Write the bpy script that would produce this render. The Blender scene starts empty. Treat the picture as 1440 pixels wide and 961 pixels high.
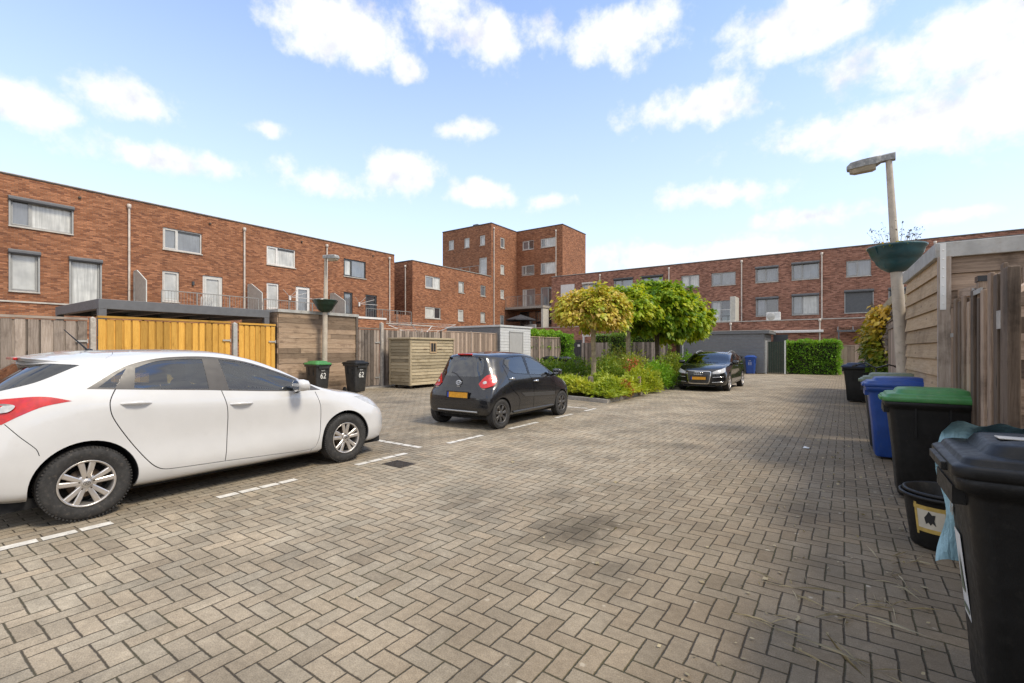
import bpy, bmesh, math, random
import numpy as np
from mathutils import Vector, Matrix
from mathutils.geometry import delaunay_2d_cdt
R = math.radians
rng = np.random.default_rng(7)
random.seed(7)
scene = bpy.context.scene
COL = scene.collection

# ---------------------------------------------------------------- camera, sky, sun, exposure
YAW = 35.067
cam_d = bpy.data.cameras.new('camera')
cam = bpy.data.objects.new('camera', cam_d)
COL.objects.link(cam)
cam.location = (0, 0, 1.5)
cam.rotation_euler = (R(90), 0, R(YAW))
cam_d.sensor_fit = 'HORIZONTAL'
cam_d.sensor_width = 36
cam_d.lens = 36 * 666 / 1440
cam_d.shift_y = 11.5 / 1440
cam_d.clip_start = 0.05
cam_d.clip_end = 2000
scene.camera = cam

SUN_EL, SUN_ROT = 52.0, 85.0
sd = bpy.data.lights.new('sun', 'SUN')
sd.energy = 1.4
sd.angle = R(14)
sd.color = (1.0, 0.90, 0.74)
sun = bpy.data.objects.new('sun', sd)
COL.objects.link(sun)
sv = Vector((math.sin(R(SUN_ROT)) * math.cos(R(SUN_EL)), math.cos(R(SUN_ROT)) * math.cos(R(SUN_EL)), math.sin(R(SUN_EL))))
sun.rotation_euler = sv.to_track_quat('Z', 'Y').to_euler()
sun.location = (10, 0, 30)

scene.view_settings.view_transform = 'Standard'
scene.view_settings.look = 'None'
scene.view_settings.gamma = 1
scene.view_settings.use_curve_mapping = False
scene.view_settings.exposure = 1.26
scene.cycles.use_denoising = True
scene.cycles.denoiser = 'OPENIMAGEDENOISE'
scene.cycles.denoising_input_passes = 'RGB_ALBEDO_NORMAL'
scene.cycles.denoising_prefilter = 'NONE'
scene.cycles.max_bounces = 8
scene.cycles.transparent_max_bounces = 12
scene.cycles.caustics_reflective = False
scene.cycles.caustics_refractive = False
scene.cycles.sample_clamp_indirect = 6

class NT:
    """small helper to write node trees"""
    def __init__(s, tree):
        s.t = tree; s.n = tree.nodes; s.l = tree.links
    def new(s, typ, **kw):
        n = s.n.new(typ)
        for k, v in kw.items():
            setattr(n, k, v)
        return n
    def put(s, sock, v):
        if isinstance(v, (int, float)):
            sock.default_value = v
        elif isinstance(v, (tuple, list)):
            if len(v) == 3 and sock.type == 'RGBA':
                v = (*v, 1)
            sock.default_value = v
        else:
            s.l.new(v, sock)
    def math(s, op, a, b=None, c=None, clamp=False):
        n = s.new('ShaderNodeMath', operation=op, use_clamp=clamp)
        s.put(n.inputs[0], a)
        if b is not None: s.put(n.inputs[1], b)
        if c is not None: s.put(n.inputs[2], c)
        return n.outputs[0]
    def vec(s, op, a, b=None, scale=None):
        n = s.new('ShaderNodeVectorMath', operation=op)
        s.put(n.inputs[0], a)
        if b is not None: s.put(n.inputs[1], b)
        if scale is not None: s.put(n.inputs['Scale'], scale)
        return n.outputs['Value'] if op in ('LENGTH', 'DOT_PRODUCT', 'DISTANCE') else n.outputs[0]
    def xyz(s, v):
        n = s.new('ShaderNodeSeparateXYZ'); s.put(n.inputs[0], v); return n.outputs
    def comb(s, x=0, y=0, z=0):
        n = s.new('ShaderNodeCombineXYZ')
        for i, v in enumerate((x, y, z)): s.put(n.inputs[i], v)
        return n.outputs[0]
    def noise(s, vec, scale, detail=4, rough=0.55, dist=0.0):
        n = s.new('ShaderNodeTexNoise')
        s.put(n.inputs['Vector'], vec)
        n.inputs['Scale'].default_value = scale
        n.inputs['Detail'].default_value = detail
        n.inputs['Roughness'].default_value = rough
        n.inputs['Distortion'].default_value = dist
        return n.outputs['Fac']
    def ramp(s, fac, pts, interp='LINEAR'):
        n = s.new('ShaderNodeValToRGB')
        s.put(n.inputs[0], fac)
        cr = n.color_ramp; cr.interpolation = interp
        while len(cr.elements) < len(pts): cr.elements.new(0.5)
        for e, (p, c) in zip(cr.elements, pts):
            e.position = p
            e.color = (c, c, c, 1) if isinstance(c, (int, float)) else (*c, 1)
        return n.outputs[0]
    def smooth(s, v, a, b, lo=0.0, hi=1.0):
        n = s.new('ShaderNodeMapRange', interpolation_type='SMOOTHSTEP')
        s.put(n.inputs[0], v)
        for i, x in enumerate((a, b, lo, hi)): n.inputs[i + 1].default_value = x
        return n.outputs[0]
    def mix(s, f, a, b, typ='MIX'):
        n = s.new('ShaderNodeMix', data_type='RGBA', blend_type=typ)
        s.put(n.inputs[0], f); s.put(n.inputs[6], a); s.put(n.inputs[7], b)
        return n.outputs[2]

# sky: physical sky with cumulus mixed in by direction
W = bpy.data.worlds.new('World')
scene.world = W
W.use_nodes = True
W.node_tree.nodes.clear()
w = NT(W.node_tree)
gen = w.new('ShaderNodeTexCoord').outputs['Generated']
sky = w.new('ShaderNodeTexSky', sky_type='NISHITA')
sky.sun_disc = False
sky.sun_elevation = R(SUN_EL)
sky.sun_rotation = R(SUN_ROT)
sky.air_density = 1.0
sky.dust_density = 0.1
sky.ozone_density = 2.2
dx, dy, dz = w.xyz(gen)
az = w.math('ARCTAN2', dx, dy)
el = w.math('ARCSINE', dz)
ae = w.comb(az, el, 0)
CLOUDS = [(-1.422, 0.343, 0.064, 0.031), (-1.289, 0.391, 0.067, 0.037), (-1.251, 0.311, 0.117, 0.029), (-1.01, 0.323, 0.08, 0.035), (-0.834, 0.347, 0.082, 0.044), (-0.687, 0.321, 0.094, 0.028), (-0.732, 0.433, 0.07, 0.026), (-0.522, 0.304, 0.055, 0.021), (-0.958, 0.573, 0.139, 0.061), (-0.672, 0.59, 0.164, 0.057), (-0.826, 0.527, 0.038, 0.025), (-0.376, 0.585, 0.126, 0.055), (-0.246, 0.447, 0.13, 0.042), (-0.201, 0.293, 0.152, 0.032), (-0.049, 0.233, 0.079, 0.023), (0.078, 0.359, 0.258, 0.049), (0.138, 0.443, 0.207, 0.068), (0.198, 0.372, 0.129, 0.071), (-0.039, 0.518, 0.167, 0.034), (-0.094, 0.542, 0.131, 0.038), (-1.09, 0.396, 0.037, 0.017), (-0.28, 0.185, 0.237, 0.032), (0.153, 0.207, 0.049, 0.015), (0.219, 0.351, 0.086, 0.075)]
warp = w.noise(gen, 9.0, 8, 0.6)
warp2 = w.noise(gen, 20.0, 6, 0.6)
best = None
for (ca, ce, wa, we) in CLOUDS:
    d = w.vec('LENGTH', w.vec('MULTIPLY', w.vec('SUBTRACT', ae, (ca, ce, 0)), (1 / wa, 1 / we, 0)))
    f = w.math('SUBTRACT', 1.0, d)
    best = f if best is None else w.math('MAXIMUM', best, f)
# unseen clouds outside the view, thickened for whiter glass reflections and fill light
far = w.math('SUBTRACT', w.noise(w.vec('MULTIPLY', gen, (1, 1, 2.2)), 2.6, 3, 0.5), 0.36)
back = w.smooth(w.vec('DOT_PRODUCT', gen, (-math.sin(R(YAW)), math.cos(R(YAW)), 0)), 0.25, 0.6, 1, 0)
best = w.math('MAXIMUM', best, w.math('SUBTRACT', w.math('MULTIPLY', far, 6.0), w.math('MULTIPLY', w.math('SUBTRACT', 1.0, back), 9.0)))
dens = w.math('ADD', w.math('MAXIMUM', best, -1.2), w.math('ADD', w.math('MULTIPLY', w.math('SUBTRACT', warp, 0.5), 2.9), w.math('MULTIPLY', w.math('SUBTRACT', warp2, 0.5), 1.5)))
mask = w.smooth(dens, -0.12, 0.72)
mask = w.math('MULTIPLY', mask, 0.95)
warp_up = w.noise(w.vec('ADD', gen, (0, 0, 0.045)), 9.0, 8, 0.6)
shade = w.smooth(w.math('ADD', w.math('MULTIPLY', dens, 0.35), w.math('MULTIPLY', w.math('SUBTRACT', warp_up, warp), 3.2)), 0.05, 0.9)
cl_col = w.mix(shade, (3.25, 3.28, 3.35), (2.45, 2.5, 2.8))
base = w.mix(1.0, sky.outputs[0], (1.02, 0.98, 1.0), 'MULTIPLY')
# thin veil that whitens the lower sky
veil = w.smooth(el, 0.0, 0.75, 0.66, 0.08)
base = w.mix(veil, base, (2.62, 2.82, 3.2))
skycol = w.mix(mask, base, cl_col)
bg = w.new('ShaderNodeBackground')
w.put(bg.inputs[0], skycol)
bg.inputs[1].default_value = 0.142
out = w.new('ShaderNodeOutputWorld')
w.l.new(bg.outputs[0], out.inputs[0])


# ---------------------------------------------------------------- object helpers
ORIG = {}
def tag(o, label=None, cat=None, group=None, kind=None):
    if label: o['label'] = label
    if cat: o['category'] = cat
    if group: o['group'] = group
    if kind: o['kind'] = kind
    return o
def thing(name, label, cat, loc=(0, 0, 0), rotz=0.0, group=None):
    o = bpy.data.objects.new(name, None)
    o.empty_display_size = 0.2
    COL.objects.link(o)
    o.location = loc
    o.rotation_euler = (0, 0, rotz)
    ORIG[o] = Vector(loc)
    return tag(o, label, cat, group)
def copy_tree(o, parent=None):
    c = o.copy()
    COL.objects.link(c)
    if parent is not None: c.parent = parent
    for ch in list(o.children): copy_tree(ch, c)
    return c

class MB:
    """collects shapes and links them as ONE mesh object"""
    def __init__(s):
        s.v = []; s.f = []; s.uv = []; s.r = []; s.m = []; s.sm = []
    def add(s, verts, faces, grain=None, rnd=None, mat=0, smooth=False, uvs=None):
        b = len(s.v)
        s.v += [tuple(p) for p in verts]
        if rnd is None: rnd = random.random()
        for fi, f in enumerate(faces):
            s.f.append([b + i for i in f]); s.r.append(rnd); s.m.append(mat); s.sm.append(smooth)
            if uvs is not None:
                s.uv.append(uvs[fi]); continue
            p = [verts[i] for i in f]
            n = Vector((0, 0, 0))
            for i in range(len(p)):
                a = Vector(p[i]); c = Vector(p[(i + 1) % len(p)])
                n += a.cross(c)
            ax = [abs(n.x), abs(n.y), abs(n.z)]
            k = ax.index(max(ax))
            if grain is None:
                pr = {0: (1, 2), 1: (0, 2), 2: (0, 1)}[k]
                s.uv.append([(q[pr[0]], q[pr[1]]) for q in p])
            else:
                o2 = [i for i in range(3) if i != grain]
                t = [i for i in o2 if i != k] or [o2[0]]
                off = rnd * 37.0
                s.uv.append([(q[grain] + off, q[t[0]] + off * 0.7) for q in p])
        return s
    def box(s, x0, x1, y0, y1, z0, z1, grain=None, rnd=None, mat=0):
        v = [(x0, y0, z0), (x1, y0, z0), (x1, y1, z0), (x0, y1, z0), (x0, y0, z1), (x1, y0, z1), (x1, y1, z1), (x0, y1, z1)]
        f = [(0, 3, 2, 1), (4, 5, 6, 7), (0, 1, 5, 4), (1, 2, 6, 5), (2, 3, 7, 6), (3, 0, 4, 7)]
        return s.add(v, f, grain, rnd, mat)
    def obox(s, c, size, M=None, grain=0, rnd=None, mat=0):
        """box of given size centred at c turned by 3x3 matrix M"""
        hx, hy, hz = (q / 2 for q in size)
        v0 = [(-hx, -hy, -hz), (hx, -hy, -hz), (hx, hy, -hz), (-hx, hy, -hz), (-hx, -hy, hz), (hx, -hy, hz), (hx, hy, hz), (-hx, hy, hz)]
        f = [(0, 3, 2, 1), (4, 5, 6, 7), (0, 1, 5, 4), (1, 2, 6, 5), (2, 3, 7, 6), (3, 0, 4, 7)]
        M = M or Matrix.Identity(3)
        v = [tuple(M @ Vector(p) + Vector(c)) for p in v0]
        if rnd is None: rnd = random.random()
        uvs = []
        for q in f:
            p = [v0[i] for i in q]
            k = [i for i in range(3) if all(abs(a[i] - p[0][i]) < 1e-9 for a in p)][0]
            t = [i for i in range(3) if i not in (grain, k)]
            t = t[0] if t else (grain + 1) % 3
            g = grain if grain != k else [i for i in range(3) if i not in (k, t)][0]
            uvs.append([(a[g] + rnd * 37, a[t] + rnd * 26) for a in p])
        return s.add(v, f, rnd=rnd, mat=mat, uvs=uvs)
    def beam(s, a, b, w, h, rnd=None, mat=0, up=(0, 0, 1)):
        a = Vector(a); b = Vector(b); d = b - a
        x = d.normalized(); u = Vector(up)
        if abs(x.dot(u)) > 0.99: u = Vector((1, 0, 0))
        y = u.cross(x).normalized(); z = x.cross(y)
        M = Matrix((x, y, z)).transposed()
        return s.obox((a + b) / 2, (d.length, w, h), M, 0, rnd, mat)
    def tube(s, pts, r, n=8, mat=0, cap=True, rnd=None):
        pts = [Vector(p) for p in pts]
        rs = r if isinstance(r, (list, tuple)) else [r] * len(pts)
        rings = []
        prev = None
        for i, p in enumerate(pts):
            d = (pts[min(i + 1, len(pts) - 1)] - pts[max(i - 1, 0)]).normalized()
            u = Vector((0, 0, 1)) if abs(d.z) < 0.95 else Vector((1, 0, 0))
            if prev is not None: u = prev
            y = d.cross(u).normalized(); z = y.cross(d).normalized(); prev = z
            rings.append([p + (y * math.cos(2 * math.pi * k / n) + z * math.sin(2 * math.pi * k / n)) * rs[i] for k in range(n)])
        v = [tuple(q) for ring in rings for q in ring]
        f = [[i * n + k, i * n + (k + 1) % n, (i + 1) * n + (k + 1) % n, (i + 1) * n + k] for i in range(len(pts) - 1) for k in range(n)]
        L = 0; uv = []
        ls = [0]
        for i in range(1, len(pts)): ls.append(ls[-1] + (pts[i] - pts[i - 1]).length)
        for i in range(len(pts) - 1):
            for k in range(n):
                uv.append([(ls[i], k * .05), (ls[i], (k + 1) * .05), (ls[i + 1], (k + 1) * .05), (ls[i + 1], k * .05)])
        s.add(v, f, mat=mat, smooth=True, uvs=uv, rnd=rnd)
        if cap:
            s.add([tuple(q) for q in rings[0]], [list(range(n))[::-1]], mat=mat, rnd=rnd)
            s.add([tuple(q) for q in rings[-1]], [list(range(n))], mat=mat, rnd=rnd)
        return s
    def lathe(s, prof, c=(0, 0, 0), n=32, axis='z', mat=0, smooth=True, ang=(0, 2 * math.pi)):
        """prof: list of (radius, height)"""
        v = []
        full = abs(ang[1] - ang[0] - 2 * math.pi) < 1e-6
        m = n if full else n + 1
        for (r, h) in prof:
            for k in range(m):
                a = ang[0] + (ang[1] - ang[0]) * k / n
                p = (r * math.cos(a), r * math.sin(a), h)
                if axis == 'x': p = (h, p[0], p[1])
                elif axis == 'y': p = (p[1], h, p[0])
                v.append((p[0] + c[0], p[1] + c[1], p[2] + c[2]))
        f = []
        for i in range(len(prof) - 1):
            for k in range(n):
                k2 = (k + 1) % m
                f.append([i * m + k, i * m + k2, (i + 1) * m + k2, (i + 1) * m + k])
        return s.add(v, f, mat=mat, smooth=smooth)
    def prism(s, poly, a, b, axis='z', mat=0, grain=None, rnd=None):
        """polygon (2-D) extruded from a to b along an axis"""
        def P(p, h):
            return {'z': (p[0], p[1], h), 'x': (h, p[0], p[1]), 'y': (p[0], h, p[1])}[axis]
        n = len(poly)
        v = [P(p, a) for p in poly] + [P(p, b) for p in poly]
        f = [list(range(n))[::-1], list(range(n, 2 * n))] + [[i, (i + 1) % n, n + (i + 1) % n, n + i] for i in range(n)]
        return s.add(v, f, grain, rnd, mat)
    def build(s, name, mats, parent=None, local=False, bevel=0.0, seg=2, smooth_all=False, recalc=True, label=None):
        me = bpy.data.meshes.new(name)
        o0 = Vector((0, 0, 0))
        if parent is not None and not local:
            p = parent
            while p.parent is not None: p = p.parent
            o0 = ORIG.get(p, Vector((0, 0, 0)))
        V = [(a - o0.x, b - o0.y, c - o0.z) for a, b, c in s.v]
        me.from_pydata(V, [], s.f)
        uvl = me.uv_layers.new(name='UVMap')
        flat = [c for face in s.uv for p in face for c in p]
        uvl.data.foreach_set('uv', flat)
        at = me.attributes.new('rnd', 'FLOAT', 'FACE')
        at.data.foreach_set('value', s.r)
        if not isinstance(mats, (list, tuple)): mats = [mats]
        for m in mats: me.materials.append(m)
        me.polygons.foreach_set('material_index', s.m)
        me.polygons.foreach_set('use_smooth', [bool(q or smooth_all) for q in s.sm])
        if recalc:
            bm = bmesh.new(); bm.from_mesh(me)
            bmesh.ops.recalc_face_normals(bm, faces=bm.faces)
            bm.to_mesh(me); bm.free()
        me.update()
        o = bpy.data.objects.new(name, me)
        COL.objects.link(o)
        if parent is not None: o.parent = parent
        if bevel:
            md = o.modifiers.new('bevel', 'BEVEL'); md.width = bevel; md.segments = seg; md.limit_method = 'ANGLE'; md.angle_limit = R(40)
        if label: o['label'] = label
        return o

def text_mesh(txt, size, name, mat, parent, M, extrude=0.0015, bold=0.0, sx=1.0):
    """lettering as a mesh; M is the 4x4 local matrix of the text plane (x right, y up)"""
    cu = bpy.data.curves.new(name, 'FONT')
    cu.body = txt; cu.size = size; cu.extrude = extrude; cu.offset = bold
    cu.align_x = 'CENTER'; cu.align_y = 'CENTER'
    tmp = bpy.data.objects.new(name, cu)
    COL.objects.link(tmp)
    bpy.context.view_layer.update()
    me = bpy.data.meshes.new_from_object(tmp.evaluated_get(bpy.context.evaluated_depsgraph_get()))
    bpy.data.objects.remove(tmp); bpy.data.curves.remove(cu)
    me.transform(M @ Matrix.Diagonal((sx, 1, 1, 1)))
    me.materials.clear(); me.materials.append(mat)
    o = bpy.data.objects.new(name, me)
    COL.objects.link(o)
    o.parent = parent
    return o

# ---------------------------------------------------------------- materials
M = {}
def newmat(name):
    m = bpy.data.materials.new(name); m.use_nodes = True
    m.node_tree.nodes.clear()
    t = NT(m.node_tree)
    o = t.new('ShaderNodeOutputMaterial'); b = t.new('ShaderNodeBsdfPrincipled')
    t.l.new(b.outputs[0], o.inputs[0])
    M[name] = m
    return m, t, b, o
def plain(name, col, rough=0.5, metal=0.0, var=0.12, scale=6.0, spec=0.5, bump=0.0, bscale=80.0, coat=0.0, dirt=None, bdist=0.003):
    m, t, b, o = newmat(name)
    oc = t.new('ShaderNodeTexCoord').outputs['Object']
    n = t.noise(oc, scale, 5, 0.6)
    f = t.smooth(n, 0.3, 0.7, 1 - var, 1 + var)
    c = t.mix(1.0, col, t.comb(f, f, f), 'MULTIPLY')
    if dirt:
        d = t.smooth(t.noise(oc, scale * 2.7, 6, 0.7), 0.52, 0.72, 0, dirt[1])
        c = t.mix(d, c, dirt[0])
    t.put(b.inputs['Base Color'], c)
    r = t.smooth(t.noise(oc, scale * 3, 4), 0.3, 0.7, max(0.02, rough * 0.85), min(1, rough * 1.15))
    t.put(b.inputs['Roughness'], r)
    b.inputs['Metallic'].default_value = metal
    b.inputs['Specular IOR Level'].default_value = spec
    b.inputs['Coat Weight'].default_value = coat
    b.inputs['Coat Roughness'].default_value = 0.03
    if bump:
        bn = t.new('ShaderNodeBump'); bn.inputs['Strength'].default_value = bump; bn.inputs['Distance'].default_value = bdist
        t.put(bn.inputs['Height'], t.noise(oc, bscale, 4))
        t.l.new(bn.outputs[0], b.inputs['Normal'])
    return m
def attr(t, name='rnd'):
    n = t.new('ShaderNodeAttribute'); n.attribute_name = name
    return n.outputs['Fac']
def uv(t):
    n = t.new('ShaderNodeUVMap'); n.uv_map = 'UVMap'
    return n.outputs[0]

def brick(name, c1, c2, c3, mortar, bright=1.0):
    """running-bond clay brick, 220 x 62.5 mm, each brick its own tone"""
    m, t, b, o = newmat(name)
    u = uv(t)
    ux, uy, _ = t.xyz(u)
    row = t.math('FLOOR', t.math('DIVIDE', uy, 0.0625))
    half = t.math('MULTIPLY', t.math('FLOORED_MODULO', row, 2.0), 0.5)
    cx = t.math('ADD', t.math('DIVIDE', ux, 0.22), half)
    colm = t.math('FLOOR', cx)
    fx = t.math('MULTIPLY', t.math('FRACT', cx), 0.22)
    fy = t.math('MULTIPLY', t.math('FRACT', t.math('DIVIDE', uy, 0.0625)), 0.0625)
    dxx = t.math('MINIMUM', fx, t.math('SUBTRACT', 0.22, fx))
    dyy = t.math('MINIMUM', fy, t.math('SUBTRACT', 0.0625, fy))
    dd = t.math('MINIMUM', dxx, dyy)
    mort = t.smooth(dd, 0.003, 0.0065, 1, 0)
    wn = t.new('ShaderNodeTexWhiteNoise', noise_dimensions='2D')
    t.put(wn.inputs[0], t.comb(colm, row, 0))
    wv = wn.outputs['Value']
    col = t.ramp(wv, [(0.0, c3), (0.08, c3), (0.2, c1), (0.6, c2), (0.85, tuple(q * 1.35 for q in c2)), (0.93, c1), (1.0, c3)])
    big = t.noise(t.comb(ux, uy, 0), 0.55, 4, 0.6)
    g = t.smooth(big, 0.25, 0.75, 0.88 * bright, 1.12 * bright)
    fine = t.smooth(t.noise(t.comb(ux, uy, 0), 60, 3), 0.3, 0.7, 0.88, 1.12)
    g = t.math('MULTIPLY', g, fine)
    col = t.mix(1.0, col, t.comb(g, g, g), 'MULTIPLY')
    # streaks of old damp under sills and copings
    st = t.smooth(t.noise(t.comb(t.math('MULTIPLY', ux, 1.6), t.math('MULTIPLY', uy, 0.18), 3.0), 1.0, 5, 0.65), 0.58, 0.8, 0, 0.14)
    col = t.mix(st, col, tuple(q * 0.45 for q in c1))
    col = t.mix(mort, col, mortar)
    t.put(b.inputs['Base Color'], col)
    b.inputs['Roughness'].default_value = 0.85
    b.inputs['Specular IOR Level'].default_value = 0.25
    bn = t.new('ShaderNodeBump'); bn.inputs['Strength'].default_value = 0.9; bn.inputs['Distance'].default_value = 0.012
    hgt = t.math('ADD', t.math('SUBTRACT', 1.0, mort), t.math('MULTIPLY', wv, 0.45))
    t.put(bn.inputs['Height'], hgt)
    t.l.new(bn.outputs[0], b.inputs['Normal'])
    return m
brick('brick_orange', (0.285, 0.113, 0.053), (0.350, 0.155, 0.080), (0.200, 0.080, 0.044), (0.27, 0.18, 0.13))
brick('brick_russet', (0.31, 0.140, 0.092), (0.39, 0.190, 0.130), (0.20, 0.088, 0.06), (0.31, 0.225, 0.175))

def wood(name, c1, c2, cd, grain=1.0, rough=0.75, rv=0.35, stain=0.4):
    m, t, b, o = newmat(name)
    u = uv(t)
    ux, uy, _ = t.xyz(u)
    r = attr(t)
    g1 = t.noise(t.comb(t.math('MULTIPLY', ux, 1.4), t.math('MULTIPLY', uy, 26), 0), 1.6, 6, 0.65, 0.6)
    g2 = t.noise(t.comb(t.math('MULTIPLY', ux, 5), t.math('MULTIPLY', uy, 130), 2), 1.5, 3, 0.6)
    col = t.mix(t.smooth(g1, 0.3, 0.7), c1, c2)
    col = t.mix(t.smooth(g2, 0.52, 0.75, 0, 0.5 * grain), col, cd)
    kn = t.new('ShaderNodeTexVoronoi'); kn.inputs['Scale'].default_value = 1.0
    t.put(kn.inputs['Vector'], t.comb(t.math('MULTIPLY', ux, 1.9), t.math('MULTIPLY', uy, 7.5), 0))
    col = t.mix(t.smooth(kn.outputs['Distance'], 0.05, 0.16, 0.75 * grain, 0), col, cd)
    st = t.smooth(t.noise(t.comb(ux, uy, 5.0), 2.3, 5, 0.65), 0.5, 0.72, 0, stain)
    col = t.mix(st, col, cd)
    k = t.smooth(r, 0.0, 1.0, 1 - rv, 1 + rv)
    col = t.mix(1.0, col, t.comb(k, k, k), 'MULTIPLY')
    t.put(b.inputs['Base Color'], col)
    b.inputs['Roughness'].default_value = rough
    b.inputs['Specular IOR Level'].default_value = 0.3
    bn = t.new('ShaderNodeBump'); bn.inputs['Strength'].default_value = 0.5; bn.inputs['Distance'].default_value = 0.004
    t.put(bn.inputs['Height'], t.math('ADD', g1, t.math('MULTIPLY', g2, 0.6)))
    t.l.new(bn.outputs[0], b.inputs['Normal'])
    return m
wood('wood_grey', (0.22, 0.175, 0.14), (0.33, 0.275, 0.23), (0.07, 0.052, 0.04), rv=0.5, stain=0.55)
wood('wood_brown', (0.25, 0.17, 0.11), (0.36, 0.265, 0.185), (0.07, 0.045, 0.03), rv=0.4, stain=0.55)
wood('wood_tan', (0.39, 0.27, 0.155), (0.50, 0.37, 0.23), (0.13, 0.08, 0.04), rv=0.18, stain=0.4)
wood('wood_yellow', (0.52, 0.27, 0.045), (0.65, 0.37, 0.075), (0.23, 0.10, 0.02), grain=0.9, rough=0.6, rv=0.28, stain=0.25)
wood('wood_olive', (0.33, 0.265, 0.165), (0.41, 0.345, 0.235), (0.12, 0.09, 0.05), rv=0.28)
wood('wood_old', (0.19, 0.135, 0.095), (0.34, 0.25, 0.18), (0.045, 0.03, 0.02), rv=0.55, stain=0.6)
wood('wood_pink', (0.33, 0.245, 0.185), (0.42, 0.325, 0.255), (0.14, 0.09, 0.065), rv=0.35)
plain('bark_pale', (0.36, 0.29, 0.20), 0.9, var=0.3, scale=9, bump=0.8, bscale=30, bdist=0.02)
plain('bark_dark', (0.10, 0.075, 0.05), 0.9, var=0.3, scale=9, bump=0.8, bscale=30, bdist=0.02)
plain('zinc', (0.62, 0.55, 0.48), 0.5, 0.0, var=0.15, scale=3)
plain('coping', (0.50, 0.47, 0.42), 0.6, var=0.15, scale=3)
plain('coping_dark', (0.06, 0.055, 0.05), 0.6, var=0.2)
plain('roofing', (0.12, 0.12, 0.12), 0.9)
plain('frame_grey', (0.36, 0.36, 0.345), 0.45, var=0.06)
plain('frame_pale', (0.60, 0.585, 0.55), 0.45, var=0.06)
plain('frame_dark', (0.055, 0.058, 0.062), 0.4, var=0.06)
plain('shutter', (0.10, 0.105, 0.11), 0.4, var=0.08)
plain('slate_grey', (0.125, 0.128, 0.135), 0.5, var=0.08)
plain('white_trim', (0.74, 0.72, 0.69), 0.5, var=0.06)
plain('clad_grey', (0.165, 0.17, 0.175), 0.6, var=0.08)
plain('clad_pale', (0.56, 0.57, 0.565), 0.55, var=0.07)
plain('door_grey', (0.40, 0.40, 0.39), 0.5, var=0.05)
plain('door_green', (0.02, 0.035, 0.022), 0.45, var=0.2)
plain('concrete', (0.42, 0.38, 0.33), 0.85, var=0.2, scale=8, bump=0.3, dirt=((0.16, 0.14, 0.11), 0.5))
plain('kerb', (0.36, 0.33, 0.285), 0.88, var=0.2, scale=7, bump=0.4, dirt=((0.14, 0.13, 0.09), 0.6))
plain('soil', (0.07, 0.05, 0.035), 0.95, var=0.4, scale=14, bump=0.8, bscale=30, bdist=0.03)
plain('galvanised', (0.44, 0.43, 0.40), 0.55, 0.25, var=0.15, scale=5, dirt=((0.30, 0.22, 0.14), 0.35))
plain('pole_paint', (0.50, 0.43, 0.34), 0.55, 0.0, var=0.12, scale=5, dirt=((0.24, 0.18, 0.12), 0.5))
plain('planter_teal', (0.030, 0.085, 0.092), 0.35, 0.0, var=0.2, scale=4, dirt=((0.07, 0.08, 0.07), 0.4))
plain('planter_green', (0.012, 0.035, 0.022), 0.35, var=0.2, scale=4)
plain('rail_metal', (0.30, 0.29, 0.27), 0.45, 0.3, var=0.1)
plain('rail_pale', (0.62, 0.62, 0.58), 0.5, var=0.08)
plain('dark_void', (0.012, 0.012, 0.013), 0.9)
plain('plastic_black', (0.010, 0.010, 0.010), 0.46, spec=0.35, var=0.25, scale=9, dirt=((0.06, 0.055, 0.045), 0.18), bump=0.15, bscale=260)
plain('plastic_grey', (0.030, 0.030, 0.031), 0.42, var=0.25, scale=9, dirt=((0.16, 0.15, 0.13), 0.3), bump=0.15, bscale=260)
plain('plastic_blue', (0.014, 0.06, 0.27), 0.38, var=0.15, scale=6, dirt=((0.07, 0.10, 0.16), 0.35), bump=0.1, bscale=260)
plain('plastic_navy', (0.014, 0.026, 0.075), 0.38, var=0.15, scale=6, dirt=((0.06, 0.08, 0.12), 0.35), bump=0.1, bscale=260)
plain('plastic_green', (0.055, 0.215, 0.06), 0.4, var=0.15, scale=6, dirt=((0.20, 0.27, 0.13), 0.4), bump=0.1, bscale=260)
plain('plastic_moss', (0.16, 0.19, 0.12), 0.5, var=0.2, scale=6, dirt=((0.27, 0.28, 0.2), 0.5))
plain('label_white', (0.75, 0.74, 0.70), 0.5, var=0.05)
plain('tape_yellow', (0.55, 0.38, 0.10), 0.5, var=0.2, scale=20)
plain('paper', (0.62, 0.57, 0.46), 0.7, var=0.1)
plain('ink', (0.02, 0.02, 0.02), 0.6)
plain('cloth_dark', (0.045, 0.047, 0.055), 0.8, var=0.2)
plain('fabric_white', (0.7, 0.7, 0.68), 0.7)
plain('rubber', (0.030, 0.029, 0.028), 0.82, var=0.25, scale=12, dirt=((0.13, 0.11, 0.09), 0.55), bump=0.3, bscale=120)
plain('alloy', (0.62, 0.585, 0.55), 0.32, 0.75, var=0.06)
plain('alloy_dark', (0.13, 0.125, 0.12), 0.35, 0.7, var=0.1)
plain('iron', (0.085, 0.07, 0.055), 0.6, 0.4, var=0.3)
plain('rust_disc', (0.12, 0.085, 0.06), 0.5, 0.5, var=0.3)
plain('chrome', (0.75, 0.75, 0.75), 0.12, 1.0, var=0.02)
plain('satin_silver', (0.48, 0.48, 0.48), 0.35, 0.6, var=0.05)
plain('trim_black', (0.012, 0.012, 0.013), 0.25, var=0.05)
plain('pillar_grey', (0.085, 0.078, 0.072), 0.35, var=0.08)
plain('seat_cloth', (0.07, 0.066, 0.062), 0.9)
plain('plate_yellow', (0.78, 0.36, 0.02), 0.4, var=0.12, scale=20)
plain('plate_blue', (0.02, 0.06, 0.35), 0.4)
plain('orange_cord', (0.62, 0.30, 0.08), 0.6)
plain('rust_red', (0.30, 0.07, 0.03), 0.8, var=0.3)

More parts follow.
